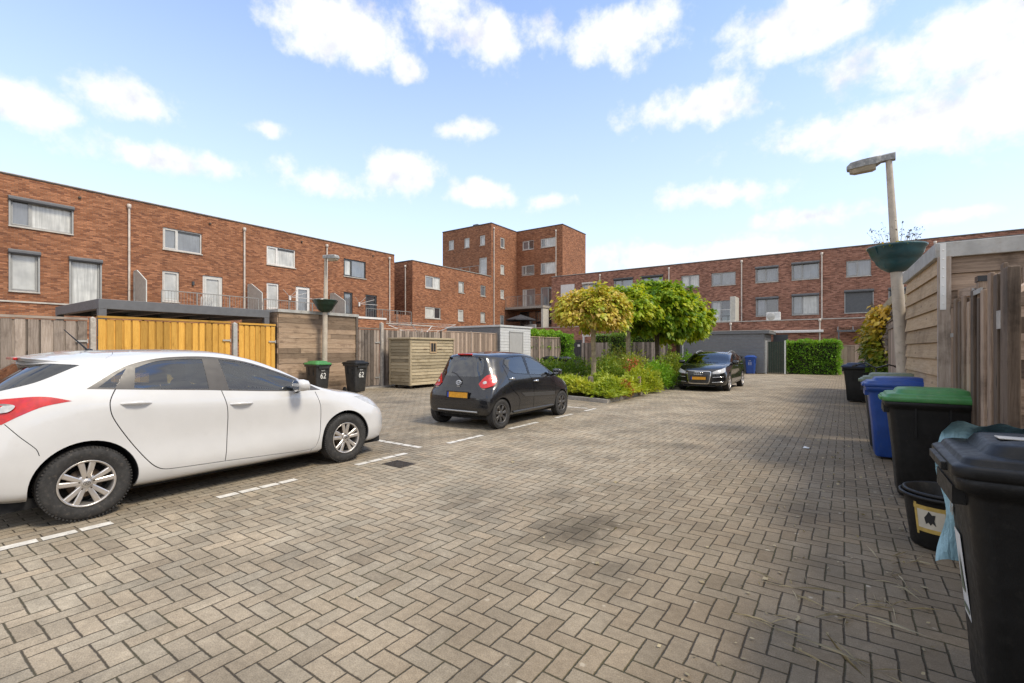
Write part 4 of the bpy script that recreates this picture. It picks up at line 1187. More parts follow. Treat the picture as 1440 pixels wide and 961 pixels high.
GX = 1.0
rg = thing('plank_gate', 'old weathered plank gate of uneven boards beside the green lidded bin', 'gate', (GX, 6.1, 0))
mb = MB()
y = 4.98
while y < 7.12:
    wv = random.uniform(.09, .12)
    zt = 2.0 + random.uniform(-.05, .06) + (.10 if y < 5.5 else 0)
    tw = random.uniform(-.012, .012)
    alt = 1 - alt if 'alt' in dir() else 0
    mb.obox((GX - .016 + .034 * alt + random.uniform(-.004, .004), y + wv / 2, (zt + .06) / 2), (zt - .06, .026, wv), Matrix.Rotation(tw, 3, 'X') @ Matrix(((0, 1, 0), (0, 0, 1), (1, 0, 0))), 0)
    y += wv + random.choice((-.012, -.004, .012))
mb.build('board_panel', M['wood_old'], rg, bevel=.005, seg=1)
MB().box(GX + .03, GX + .08, 4.98, 7.15, 1.62, 1.74, grain=1).box(GX + .03, GX + .08, 4.98, 7.15, .4, .52, grain=1).build('gate_rail', M['wood_old'], rg)
MB().beam((GX + .06, 7.15, 2.12), (GX + .06, 6.0, 2.06), .06, .09).build('top_beam', M['wood_old'], rg)
hinge(rg, GX - .03, 7.2, 1.66, .30, -1); hinge(rg, GX - .03, 6.05, 2.02, .34, -1); hinge(rg, GX - .03, 7.2, .5, .30, -1)
MB().box(GX - .035, GX - .02, 5.05, 5.17, 1.66, 1.80, grain=2).build('letter_plate', M['concrete'], rg)
pst = post(None, GX + .05, 6.0, 2.12, .11, 'wood_old', 'gate_post', cap=False); tag(pst, 'old wooden gate post with black cap behind the plank gate', 'post')
MB().box(GX - .012, GX + .112, 5.938, 6.062, 2.12, 2.17).build('post_cap', M['trim_black'], pst)
bp = MB(); bp.obox((GX - .01, 4.88, 1.05), (2.1, .07, .14), Matrix(((0, 1, 0), (0, 0, 1), (1, 0, 0))), 0)
tag(bp.build('gate_post', M['wood_old'], bevel=.01), 'broad old post at the near end of the plank gate', 'post')
nf = thing('picket_fence', 'old weathered picket fence at the right picture edge behind the nearest bin', 'fence', (1.15, 3, 0))
mb = MB(); y = -3.0; alt2 = 0
while y < 4.76:
    wv = random.uniform(.09, .12); alt2 = 1 - alt2; zt = 2.0 + random.uniform(-.05, .06)
    mb.obox((1.09 + .034 * alt2, y + wv / 2, (zt + .05) / 2), (zt - .05, .024, wv), Matrix.Rotation(random.uniform(-.01, .01), 3, 'X') @ Matrix(((0, 1, 0), (0, 0, 1), (1, 0, 0))), 0)
    y += wv + random.choice((-.012, -.004, .012))
mb.build('board_panel', M['wood_old'], nf, bevel=.005, seg=1)
MB().box(1.142, 1.16, -3.0, 4.78, 1.6, 1.72, grain=1).build('fence_rail', M['wood_old'], nf)
for yy in (-1.0, 1.0, 3.0): post(nf, 1.19, yy, 2.1, .09, 'wood_old')
pk = thing('plank_fence', 'pinkish brown plank fence beyond the street lamp, left of the clad shed', 'fence', (1.0, 12.5, 0))
mb = MB(); planks_y(mb, .98, 9.95, 15.6, .05, 2.17, w=.15, gap=.008, jit=.01); mb.box(.9, .925, 9.95, 15.6, 2.0, 2.09, grain=1)
for i_ in range(38):
    a_ = 9.95 + i_ * .149
    mb.box(.925, .948, a_, a_ + .14, .05, 2.17, grain=2)
mb.build('board_panel', M['wood_pink'], pk)
MB().box(.90, 1.0, 9.93, 15.65, 2.185, 2.22, grain=1).build('top_rail', M['wood_brown'], pk)
fs = thing('garden_shed', 'far shed with brown sloping roof edge behind the yellow climber', 'shed', (2, 19, 0))
mb = MB(); boards(mb, (1.12, 16.0), (1.12, 22.0), .03, 2.72, .18, .018, (-1, 0)); boards(mb, (1.12, 16.0), (4.2, 16.0), .03, 2.72, .18, .018, (0, -1)); mb.build('wall', M['wood_brown'], fs)
MB().box(1.02, 4.3, 15.9, 22.1, 2.72, 2.94).build('roof_edge', M['wood_olive'], fs)
cd = MB()
for (a, b_) in (((1.45, 6.9, 2.15), (3.4, 3.0, 3.0)), ((1.75, 7.1, 2.0), (3.8, 3.4, 2.6))):
    cd.tube([Vector(a).lerp(Vector(b_), k / 6) - Vector((0, 0, .10 * math.sin(math.pi * k / 6))) for k in range(7)], .006, 5)
tag(cd.build('washing_line', M['orange_cord']), 'two orange washing lines slung above the old plank gate', 'washing line')
dp = MB().beam((1.22, 6.2, 1.98), (1.75, 6.75, 2.36), .03, .05)
tag(dp.build('timber_prop', M['wood_pink']), 'loose pale batten leaning above the plank gate', 'batten')

# ---------------------------------------------------------------- street lamps with planter bowls
def street_lamp(label, x, y, lean, yawh, pl, plant):
    """lean: horizontal offset of the top; yawh: direction the head points"""
    t = thing('street_lamp', label, 'street lamp', (x, y, 0))
    def P(z): k = z / 4.75; return Vector((x + lean[0] * k, y + lean[1] * k, z))
    mb = MB(); mb.tube([P(0), P(.02), P(1.0), P(2.0), P(2.86)], [.092, .092, .090, .086, .082], 20)
    mb.tube([P(2.86), P(3.0), P(4.0), P(4.72)], [.075, .064, .052, .045], 14)
    mb.box(x + lean[0] * .1 - .06, x + lean[0] * .1 + .06, y - .104, y - .085, .45, .85)
    mb.build('pole', M['pole_paint'], t)
    c = P(2.8)
    b_ = MB(); prof = [(.095, 0), (.13, .015), (.21, .07), (.275, .15), (.30, .215), (.318, .222), (.36, .31), (.385, .39), (.40, .40), (.408, .425), (.395, .435), (.375, .40), (.33, .33), (.1, .32)]
    b_.lathe([(r, h + c.z) for r, h in prof], (c.x, c.y, 0), 40)
    for k in range(2):
        a = math.pi * k + yawh + .8
        b_.beam((c.x + .20 * math.cos(a), c.y + .20 * math.sin(a), c.z + .06), (c.x + .417 * math.cos(a), c.y + .417 * math.sin(a), c.z + .41), .016, .02)
    pb = b_.build('planter_bowl', M[pl], t)
    s_ = MB().lathe([(0.06, c.z + .37), (.38, c.z + .385)], (c.x, c.y, 0), 24); s_.build('potting_soil', M['soil'], pb)
    top = P(4.72)
    d = Vector((math.cos(yawh), math.sin(yawh), 0)); n = Vector((-d.y, d.x, 0))
    h = MB()
    st = [(-.09, .06, 4.69, 4.81), (.10, .06, 4.69, 4.80), (.16, .10, 4.66, 4.795), (.36, .115, 4.65, 4.785), (.52, .105, 4.64, 4.765), (.58, .075, 4.65, 4.71)]
    v = []
    for (u, wd, za, zb) in st:
        p = Vector((top.x, top.y, 0)) + d * u
        for (sx, zz) in ((-1, za), (-1, zb - .02), (-.6, zb), (.6, zb), (1, zb - .02), (1, za)):
            q = p + n * sx * wd; v.append((q.x, q.y, zz))
    f = []
    for i in range(len(st) - 1):
        for k in range(6): f.append([i * 6 + k, i * 6 + (k + 1) % 6, (i + 1) * 6 + (k + 1) % 6, (i + 1) * 6 + k])
    f += [list(range(6))[::-1], list(range(len(v) - 6, len(v)))]
    h.add(v, f); hd = h.build('lamp_head', M['lamp_grey'], t)
    g = MB(); v = []
    for (u, wd, za, zb) in ((.17, .085, 4.595, 4.665), (.22, .10, 4.575, 4.66), (.47, .098, 4.57, 4.65), (.54, .075, 4.59, 4.645)):
        p = Vector((top.x, top.y, 0)) + d * u
        for (sx, zz) in ((-1, zb), (-.7, za), (.7, za), (1, zb)):
            q = p + n * sx * wd; v.append((q.x, q.y, zz))
    f = [[i * 4 + k, i * 4 + (k + 1) % 4, (i + 1) * 4 + (k + 1) % 4, (i + 1) * 4 + k] for i in range(3) for k in range(4)] + [[3, 2, 1, 0], [12, 13, 14, 15]]
    g.add(v, f); g.build('lamp_cover', M['lamp_cover'], hd)
    return t, c
plain('lamp_grey', (0.30, 0.30, 0.29), 0.6, var=0.3, scale=12, dirt=((0.62, 0.60, 0.52), 0.7))
plain('lamp_cover', (0.42, 0.36, 0.26), 0.35, var=0.15, scale=10)
lampL, cL = street_lamp('slim street lamp with dark green planter bowl before the plank shed on the left', -14.9, 9.79, (.06, .02), 0.15, 'planter_green', False)
lampR, cR = street_lamp('leaning street lamp with teal planter bowl beside the row of bins on the right', .86, 10.2, (-.25, 0.0), math.pi - .05, 'planter_teal', True)
wb = MB().box(cL.x - .28, cL.x - .06, cL.y - .3, cL.y - .1, cL.z + .42, cL.z + .47).box(cL.x + .05, cL.x + .3, cL.y - .34, cL.y - .12, cL.z + .41, cL.z + .46)
wb.build('bowl_lid', M['coping'], lampL)


# ---------------------------------------------------------------- wheelie bins and other small things
def rring(hx, hy, r, z, cx=0, cy=0, n=5):
    pts = []
    for (sx, sy, a0) in ((1, 1, 0), (-1, 1, 90), (-1, -1, 180), (1, -1, 270)):
        for k in range(n + 1):
            a = R(a0 + 90 * k / n)
            pts.append((cx + sx * (hx - r) + r * math.cos(a), cy + sy * (hy - r) + r * math.sin(a), z))
    return pts
def loft(mb, rings, cap0=True, cap1=True, mat=0, smooth=True):
    n = len(rings[0]); v = [p for r_ in rings for p in r_]
    f = [[i * n + k, i * n + (k + 1) % n, (i + 1) * n + (k + 1) % n, (i + 1) * n + k] for i in range(len(rings) - 1) for k in range(n)]
    mb.add(v, f, mat=mat, smooth=smooth)
    if cap0: mb.add(rings[0], [list(range(n))[::-1]], mat=mat)
    if cap1: mb.add(rings[-1], [list(range(n))], mat=mat)
    return mb
def wheelie_bin(label, x, y, rot, body='plastic_black', lid='plastic_black', group=None, number=None, sub=None, h=1.0, tilt=0.0):
    """front of the bin looks along local +Y"""
    t = thing('wheelie_bin', label, 'bin', (x, y, 0), rot, group)
    b = MB(); s = h
    loft(b, [rring(.205, .235, .05, .035 * s, 0, .01), rring(.215, .25, .055, .06 * s, 0, .01), rring(.238, .288, .06, .45 * s), rring(.262, .332, .06, .88 * s), rring(.264, .336, .06, .90 * s),
             rring(.292, .366, .06, .915 * s), rring(.296, .370, .06, .975 * s), rring(.280, .354, .05, .977 * s)])
    for sx in (-1, 1):                                   # ribs down the side, under the rim
        b.box(sx * .262 - .012, sx * .262 + .012, .12, .135, .62 * s, .915 * s); b.box(sx * .262 - .012, sx * .262 + .012, -.135, -.12, .62 * s, .915 * s)
    b.box(-.25, -.12, -.40, -.33, .90 * s, .95 * s); b.box(.12, .25, -.40, -.33, .90 * s, .95 * s)
    b.box(-.19, .19, .330, .372, .845 * s, .915 * s)
    bo = b.build('bin_body', M[body], t, local=True)
    l = MB()
    loft(l, [rring(.300, .376, .06, .965 * s), rring(.306, .384, .06, .972 * s), rring(.306, .384, .06, 1.004 * s), rring(.292, .370, .055, 1.012 * s), rring(.280, .356, .05, 1.014 * s),
             rring(.272, .346, .05, 1.034 * s), rring(.258, .33, .05, 1.040 * s), rring(.222, .288, .07, 1.044 * s, 0, -.01), rring(.204, .268, .07, 1.078 * s, 0, -.01), rring(.186, .25, .06, 1.086 * s, 0, -.01), rring(.12, .18, .05, 1.094 * s, 0, -.01)])
    l.box(-.16, .16, .372, .402, .965 * s, .998 * s)      # grip lip at the front
    l.box(-.25, -.2, -.43, -.36, .985 * s, 1.03 * s); l.box(.2, .25, -.43, -.36, .985 * s, 1.03 * s)
    lo = l.build('lid', M[lid], t, local=True, bevel=.003, seg=1)
    hd = MB().tube([(-.27, -.42, .985 * s), (.27, -.42, .985 * s)], .017, 10)
    hd.build('handle_bar', M[body], t, local=True)
    ax = MB().tube([(-.27, -.27, .1), (.27, -.27, .1)], .012, 8)
    ax.build('axle', M['galvanised'], t, local=True)
    for sx in (-1, 1):
        wl = MB().lathe([(.001, -.022), (.06, -.022), (.085, -.025), (.10, -.016), (.10, .016), (.085, .025), (.06, .022), (.001, .022)], (sx * .265, -.27, .1), 24, 'x')
        wl.build('wheel', M['rubber'], t, local=True)
    if number:
        sl = math.atan2(.332 - .288, .43 * s)
        zc = .60 * s; yc = .288 + (.332 - .288) * (zc / s - .45) / .43 + .004
        Mx = Matrix.Translation((0, yc, zc)) @ Matrix.Rotation(R(180), 4, 'Z') @ Matrix.Rotation(R(90) , 4, 'X') @ Matrix.Rotation(sl, 4, 'X')
        text_mesh(number, .27, 'house_number', M['label_white'], t, Mx, .002, .002, .8)
        if sub:                                             # small arched mark above the number
            z2 = .775 * s
            mk = MB()
            def fp(u, z): return (u, .288 + .044 * (z / s - .45) / .43 + .004, z)
            for k in range(6):
                u0 = .07 - k * .0235; z0 = z2 - .9 * (u0 * u0) + .004
                mk.beam(fp(u0, z0 - .014), fp(u0, z0 + .014), .004, .007)
                if k < 5: mk.beam(fp(u0, z0 + .014 * (-1) ** k), fp(u0 - .0235, z2 - .9 * (u0 - .0235) ** 2 + .004 + .014 * (-1) ** k), .004, .006)
            mk.build('printed_mark', M['label_white'], t, local=True)
    return t
RB = R(90)
near_bin = wheelie_bin('nearest bin at the lower right corner, all black with pale stickers', .725, 2.76, RB, group='wheelie bins along the right fence', h=1.045)
wheelie_bin('black bin with bright green lid in front of the old plank gate', .70, 6.34, RB, lid='plastic_green', group='wheelie bins along the right fence', h=1.02)
wheelie_bin('bright blue bin with blue lid, next behind the green lidded one', .60, 8.42, RB + .02, 'plastic_blue', 'plastic_blue', group='wheelie bins along the right fence', h=1.03)
wheelie_bin('black bin with faded mossy green lid, wedged behind the bright blue bin', .58, 9.18, RB - .03, 'plastic_grey', 'plastic_moss', group='wheelie bins along the right fence', h=1.05)
wheelie_bin('farthest bin of the right row, black body and navy lid', .33, 16.9, RB - .1, 'plastic_black', 'plastic_navy', group='wheelie bins along the right fence', h=1.03)
RL = R(-90)
wheelie_bin('dark grey bin with green lid and white number, standing before the left street lamp', -14.55, 9.32, RL, 'plastic_grey', 'plastic_green', number='62', sub='STRAAT', group='bins numbered 62', h=1.03)
wheelie_bin('dark grey bin with dark lid and white number, beside the slat gate', -14.12, 10.52, RL, 'plastic_grey', 'plastic_black', number='62', sub='STRAAT', group='bins numbered 62', h=1.03)
wheelie_bin('blue bin with white number 11 before the long anthracite shed', -4.72, 32.3, R(180), 'plastic_blue', 'plastic_blue', number='11', sub='STRAAT', h=1.06)
wheelie_bin('black bin half hidden between the black car and the blue numbered bin', -5.55, 32.4, R(180), 'plastic_black', 'plastic_black', h=1.05)
wheelie_bin('dark bin before the short plank fence, left one of the pair behind the small car', -13.9, 23.7, RL, 'plastic_black', 'plastic_black', h=1.03)
wheelie_bin('dark bin touching the planting, right of the pair behind the small car', -13.3, 24.3, RL, 'plastic_black', 'plastic_grey', h=1.0)
# stickers on the nearest bin
st = MB()
def onfront(u, z):   # local point on the front face of a bin
    return (u, .288 + .044 * (z - .45) / .43 + .003, z)
st.add([onfront(.16, .33), onfront(.03, .33), onfront(.03, .70), onfront(.16, .70)], [(0, 1, 2, 3)])
st.build('sticker', M['label_white'], near_bin, local=True)
st = MB()
st.add([onfront(.135, .44), onfront(.065, .44), onfront(.10, .62)], [(0, 1, 2)]); st.add([onfront(.15, .355), onfront(.04, .355), onfront(.04, .38), onfront(.15, .38)], [(0, 1, 2, 3)])
for v_ in st.v: pass
st.v = [(a, b + .003, c) for a, b, c in st.v]
st.build('sticker_print', M['plastic_moss'], near_bin, local=True)
st = MB()
for k, (a, b_) in enumerate((((.20, .755), (.16, .815)), ((.17, .75), (.13, .80)))):
    p = onfront(*a); q = onfront(*b_); st.beam(p, q, .004, .016)
st.build('arrow_mark', M['label_white'], near_bin, local=True)
st = MB().box(-.10, -.02, .10, .22, 1.144, 1.147).box(.02, .16, -.2, -.1, 1.144, 1.147)
st.build('lid_sticker', M['coping'], near_bin, local=True)

# blue plastic bag caught between the nearest bin and what is behind it
m_, t_, b_, o_ = newmat('bag_blue')
b_.inputs['Base Color'].default_value = (0.36, 0.60, 0.70, 1); b_.inputs['Roughness'].default_value = 0.3; b_.inputs['Transmission Weight'].default_value = 0.0
bn_ = t_.new('ShaderNodeBump'); bn_.inputs['Strength'].default_value = .9; bn_.inputs['Distance'].default_value = .03
t_.put(bn_.inputs['Height'], t_.noise(t_.vec('MULTIPLY', t_.new('ShaderNodeTexCoord').outputs['Object'], (3, 3, 1)), 6, 5, .6)); t_.l.new(bn_.outputs[0], b_.inputs['Normal'])
bg_ = MB(); nu, nv = 28, 30
vv = []
for side in (0, 1):
    for j in range(nv + 1):
        for i in range(nu + 1):
            u = i / nu; q = j / nv
            xx = .385 + .64 * u + .02 * math.sin(q * 9 + 2)
            zz = 1.165 - q * (.70 - .18 * u) 
            wob = .018 * math.sin(u * 23 + q * 4) + .013 * math.sin(q * 17 + u * 6)
            bulge = .075 * math.sin(math.pi * min(1, max(0, u))) * math.sin(math.pi * q)
            yy = 3.105 + wob * .6 + (bulge if side else -.004 * math.sin(math.pi * u))
            if q < .1: yy -= (.1 - q) * 1.6
            vv.append((xx, yy, zz + .01 * math.sin(u * 31)))
f_ = []
off = (nu + 1) * (nv + 1)
for side in (0, 1):
    for j in range(nv):
        for i in range(nu):
            a = side * off + j * (nu + 1) + i
            f_.append([a, a + 1, a + nu + 2, a + nu + 1])
bg_.add(vv, f_, smooth=True)
tag(bg_.build('plastic_bag', M['bag_blue']), 'light blue plastic bag hanging behind the nearest black bin', 'bag')

# nested black tubs with a taped paper label
tb = thing('black_tub', 'low round black tub with a taped paper label beside the nearest bin', 'tub', (.63, 4.86, 0))
mb = MB().lathe([(.001, .004), (.195, .004), (.205, .02), (.245, .34), (.252, .375), (.278, .38), (.280, .40), (.268, .405), (.25, .395), (.235, .34), (.20, .05), (.001, .05)], (.63, 4.86, 0), 48)
mb.build('tub_body', M['plastic_black'], tb)
mb = MB().lathe([(.19, .2), (.236, .40), (.262, .405), (.264, .425), (.25, .43), (.232, .42), (.18, .2)], (.64, 4.865, 0), 48)
mb.build('inner_tub', M['plastic_black'], tb)
def tubpatch(a0, a1, z0, z1, o, mat, name):
    p = MB(); n = 8; v = []
    for k in range(n + 1):
        a = a0 + (a1 - a0) * k / n
        for z in (z0, z1):
            r_ = .205 + .04 * (z - .02) / .32 + o
            v.append((.63 + r_ * math.cos(a), 4.86 + r_ * math.sin(a), z))
    p.add(v, [[2 * k, 2 * k + 2, 2 * k + 3, 2 * k + 1] for k in range(n)], smooth=True)
    return p
ac = math.atan2(-1, -.52)
p = tubpatch(ac - .40, ac + .40, .14, .33, .003, None, ''); lb = p.build('paper_label', M['paper'], tb, recalc=False)
for (a0, a1, z0, z1) in ((ac - .46, ac + .46, .305, .335), (ac - .44, ac + .48, .135, .165), (ac - .44, ac - .36, .11, .35), (ac + .35, ac + .44, .10, .34)):
    tubpatch(a0, a1, z0, z1, .0045, None, '').build('tape', M['tape_yellow'], tb, recalc=False)
p = MB(); 
shape = [(-.12, .2), (-.16, .245), (-.08, .275), (-.03, .30), (.05, .275), (.13, .28), (.10, .235), (.14, .195), (.05, .215), (0, .195), (-.05, .215)]
p.add([(.63 + (.205 + .04 * (z - .02) / .32 + .006) * math.cos(ac + a), 4.86 + (.205 + .04 * (z - .02) / .32 + .006) * math.sin(ac + a), z) for a, z in shape], [list(range(len(shape)))])
p.build('print', M['ink'], tb)

# bicycle leaning behind the bins
bk = thing('bicycle', 'black bicycle whose handlebars rise behind the blue bin', 'bicycle', (.52, 12.2, 0))
def wheel_ring(x, y, z, r, tw, n=32):
    m_ = MB()
    v = []
    k2 = 8
    for i in range(n):
        a = 2 * math.pi * i / n
        for k in range(k2):
            b2 = 2 * math.pi * k / k2
            rr = r + tw * math.cos(b2)
            v.append((x + tw * math.sin(b2), y + rr * math.cos(a), z + rr * math.sin(a)))
    m_.add(v, [[i * k2 + k, i * k2 + (k + 1) % k2, ((i + 1) % n) * k2 + (k + 1) % k2, ((i + 1) % n) * k2 + k] for i in range(n) for k in range(k2)], smooth=True)
    return m_
BX = .52
for yy in (12.75, 11.65):
    wo = wheel_ring(BX, yy, .35, .325, .02).build('wheel', M['rubber'], bk)
    rr_ = wheel_ring(BX, yy, .35, .298, .008)
    for k in range(14):
        a = 2 * math.pi * k / 14
        rr_.tube([(BX, yy, .35), (BX, yy + .298 * math.cos(a), .35 + .298 * math.sin(a))], .002, 4)
    rr_.tube([(BX - .05, yy, .35), (BX + .05, yy, .35)], .02, 8)
    rr_.build('rim', M['galvanised'], wo)
fr = MB()
fr.tube([(BX, 12.35, .95), (BX, 12.05, .32)], .017, 8); fr.tube([(BX, 12.35, .95), (BX, 12.25, 0.98)], .017, 8)
fr.tube([(BX, 11.93, .98), (BX, 12.3, .85)], .017, 8); fr.tube([(BX, 11.9, .88), (BX, 12.15, .32)], .02, 8); fr.tube([(BX, 12.75, .35), (BX, 12.15, .32)], .013, 6); fr.tube([(BX, 12.75, .35), (BX, 12.3, .9)], .012, 6)
fr.build('frame', M['trim_black'], bk)
fk = MB()
for sx in (-.05, .05): fk.tube([(BX + sx, 11.65, .35), (BX + sx, 11.84, .78), (BX, 11.88, .85)], .012, 6)
fk.tube([(BX, 11.88, .84), (BX, 11.98, 1.12)], .016, 8); fk.build('fork', M['trim_black'], bk)
hb = MB().tube([(BX - .36, 12.2, 1.16), (BX - .30, 12.1, 1.19), (BX - .17, 11.98, 1.235), (BX - .06, 11.96, 1.16), (BX, 11.96, 1.135), (BX + .06, 11.96, 1.15), (BX + .2, 11.98, 1.2), (BX + .30, 12.1, 1.17), (BX + .36, 12.2, 1.13)], .015, 8)
hb.build('handlebar', M['trim_black'], bk)
for sx in (-1, 1):
    MB().tube([(BX + sx * .31, 12.11, 1.18 if sx < 0 else 1.165), (BX + sx * .375, 12.23, 1.155 if sx < 0 else 1.125)], .022, 8).build('grip', M['rubber'], bk)
sd_ = MB(); loft(sd_, [rring(.02, .05, .015, .97, BX, 12.33), rring(.09, .12, .04, 1.0, BX, 12.38), rring(.085, .12, .04, 1.03, BX, 12.38)]); sd_.build('saddle', M['trim_black'], bk)

# drain grate
dg = MB()
dg.box(-4.96, -4.60, 4.10, 4.36, -.02, .006)
for k in range(6): dg.box(-4.94, -4.62, 4.12 + k * .04, 4.13 + k * .04 + .006, .006, .012)
tag(dg.build('drain_grate', M['iron']), 'rusty iron drain grate in the paving beside the white parking marks', 'drain')
lt = MB().add([(-.52, 8.40, .012), (-.44, 8.38, .02), (-.43, 8.47, .012), (-.5, 8.49, .03)], [(0, 1, 2, 3)])
lt.add([(-.52, 8.40, .006), (-.44, 8.38, .014), (-.43, 8.47, .006), (-.5, 8.49, .024)], [(3, 2, 1, 0)])
tag(lt.build('paper_scrap', M['label_white']), 'small white scrap of paper lying in the middle of the alley', 'litter')

# things on the terraces
ch = thing('garden_chair', 'white plastic garden chair on the terrace above the carport', 'chair', (-27.4, 11.0, 3.1))
mb = MB().box(-27.65, -27.2, 10.75, 11.25, 3.48, 3.52); mb.build('seat', M['fabric_white'], ch)
mb = MB()
for k in range(6): mb.beam((-27.2, 10.78 + k * .09, 3.5), (-27.02 + .0, 10.74 + k * .105, 4.22), .05, .025)
mb.build('backrest', M['fabric_white'], ch)
for x in (-27.6, -27.25):
    for y in (10.8, 11.2): MB().box(x - .02, x + .02, y - .02, y + .02, 3.06, 3.48).build('leg', M['fabric_white'], ch)
ac_ = thing('air_conditioner', 'white air conditioner unit on the ledge between four grey windows', 'air conditioner', (-4.15, 38.4, 3.3))
MB().box(-4.6, -3.72, 38.35, 38.7, 3.58, 4.18).build('casing', M['fabric_white'], ac_, bevel=.02)
mb = MB().lathe([(.001, 0), (.24, 0), (.25, -.012), (.24, -.02), (.001, -.02)], (-4.3, 38.35, 3.86), 28, 'y'); mb.build('fan_grille', M['galvanised'], ac_)
for x in (-4.45, -3.9): MB().box(x - .03, x + .03, 38.35, 38.7, 3.2, 3.58).build('foot', M['iron'], ac_)
pr = thing('parasol', 'dark grey open parasol on the terrace under the tower balcony', 'parasol', (-26.6, 39.4, 3.2))
mb = MB(); n = 8; rt = 1.55
v = [(-26.6, 39.4, 5.02)] + [(-26.6 + rt * math.cos(2 * math.pi * k / n + .3), 39.4 + rt * math.sin(2 * math.pi * k / n + .3), 4.52) for k in range(n)] + [(-26.6 + rt * math.cos(2 * math.pi * k / n + .3), 39.4 + rt * math.sin(2 * math.pi * k / n + .3), 4.40) for k in range(n)]
mb.add(v, [(0, 1 + k, 1 + (k + 1) % n) for k in range(n)] + [(1 + k, 9 + k, 9 + (k + 1) % n, 1 + (k + 1) % n) for k in range(n)]); mb.build('canopy', M['cloth_dark'], pr, recalc=False)
MB().tube([(-26.6, 39.4, 3.24), (-26.6, 39.4, 5.05)], .03, 8).build('pole', M['iron'], pr)
tw = MB().box(-29.4, -23.4, 37.9, 42.2, 0, 3.24); tw.build('terrace_wing', M['brick_russet'], T)
MB().box(-28.95, -24.32, 37.85, 38.1, 3.24, 3.6).build('terrace_parapet', M['brick_russet'], T)
MB().box(-28.95, -24.32, 37.82, 38.14, 3.6, 3.66).build('parapet_coping', M['coping'], T)
so = thing('lounge_sofa', 'grey lounge sofa on the terrace beneath the parasol', 'sofa', (-25.6, 39.2, 3.24))
MB().box(-26.3, -24.9, 38.8, 39.5, 3.3, 3.62).build('seat', M['frame_grey'], so, bevel=.04)
MB().box(-26.3, -24.9, 39.5, 39.68, 3.3, 4.0).build('backrest', M['frame_grey'], so, bevel=.04)
tbw = thing('balcony_table', 'small white table with plant pots on the balcony behind the round trees', 'table', (-8.1, 38.8, 3.24))
MB().box(-8.6, -7.7, 38.5, 39.1, 3.86, 3.9).build('tabletop', M['fabric_white'], tbw)
for x in (-8.55, -7.75):
    for y in (38.55, 39.05): MB().box(x - .02, x + .02, y - .02, y + .02, 3.24, 3.86).build('leg', M['fabric_white'], tbw)
MB().lathe([(.001, 3.9), (.1, 3.9), (.14, 4.12), (.001, 4.12)], (-7.95, 38.75, 0), 16).build('flower_pot', M['fabric_white'], tbw)


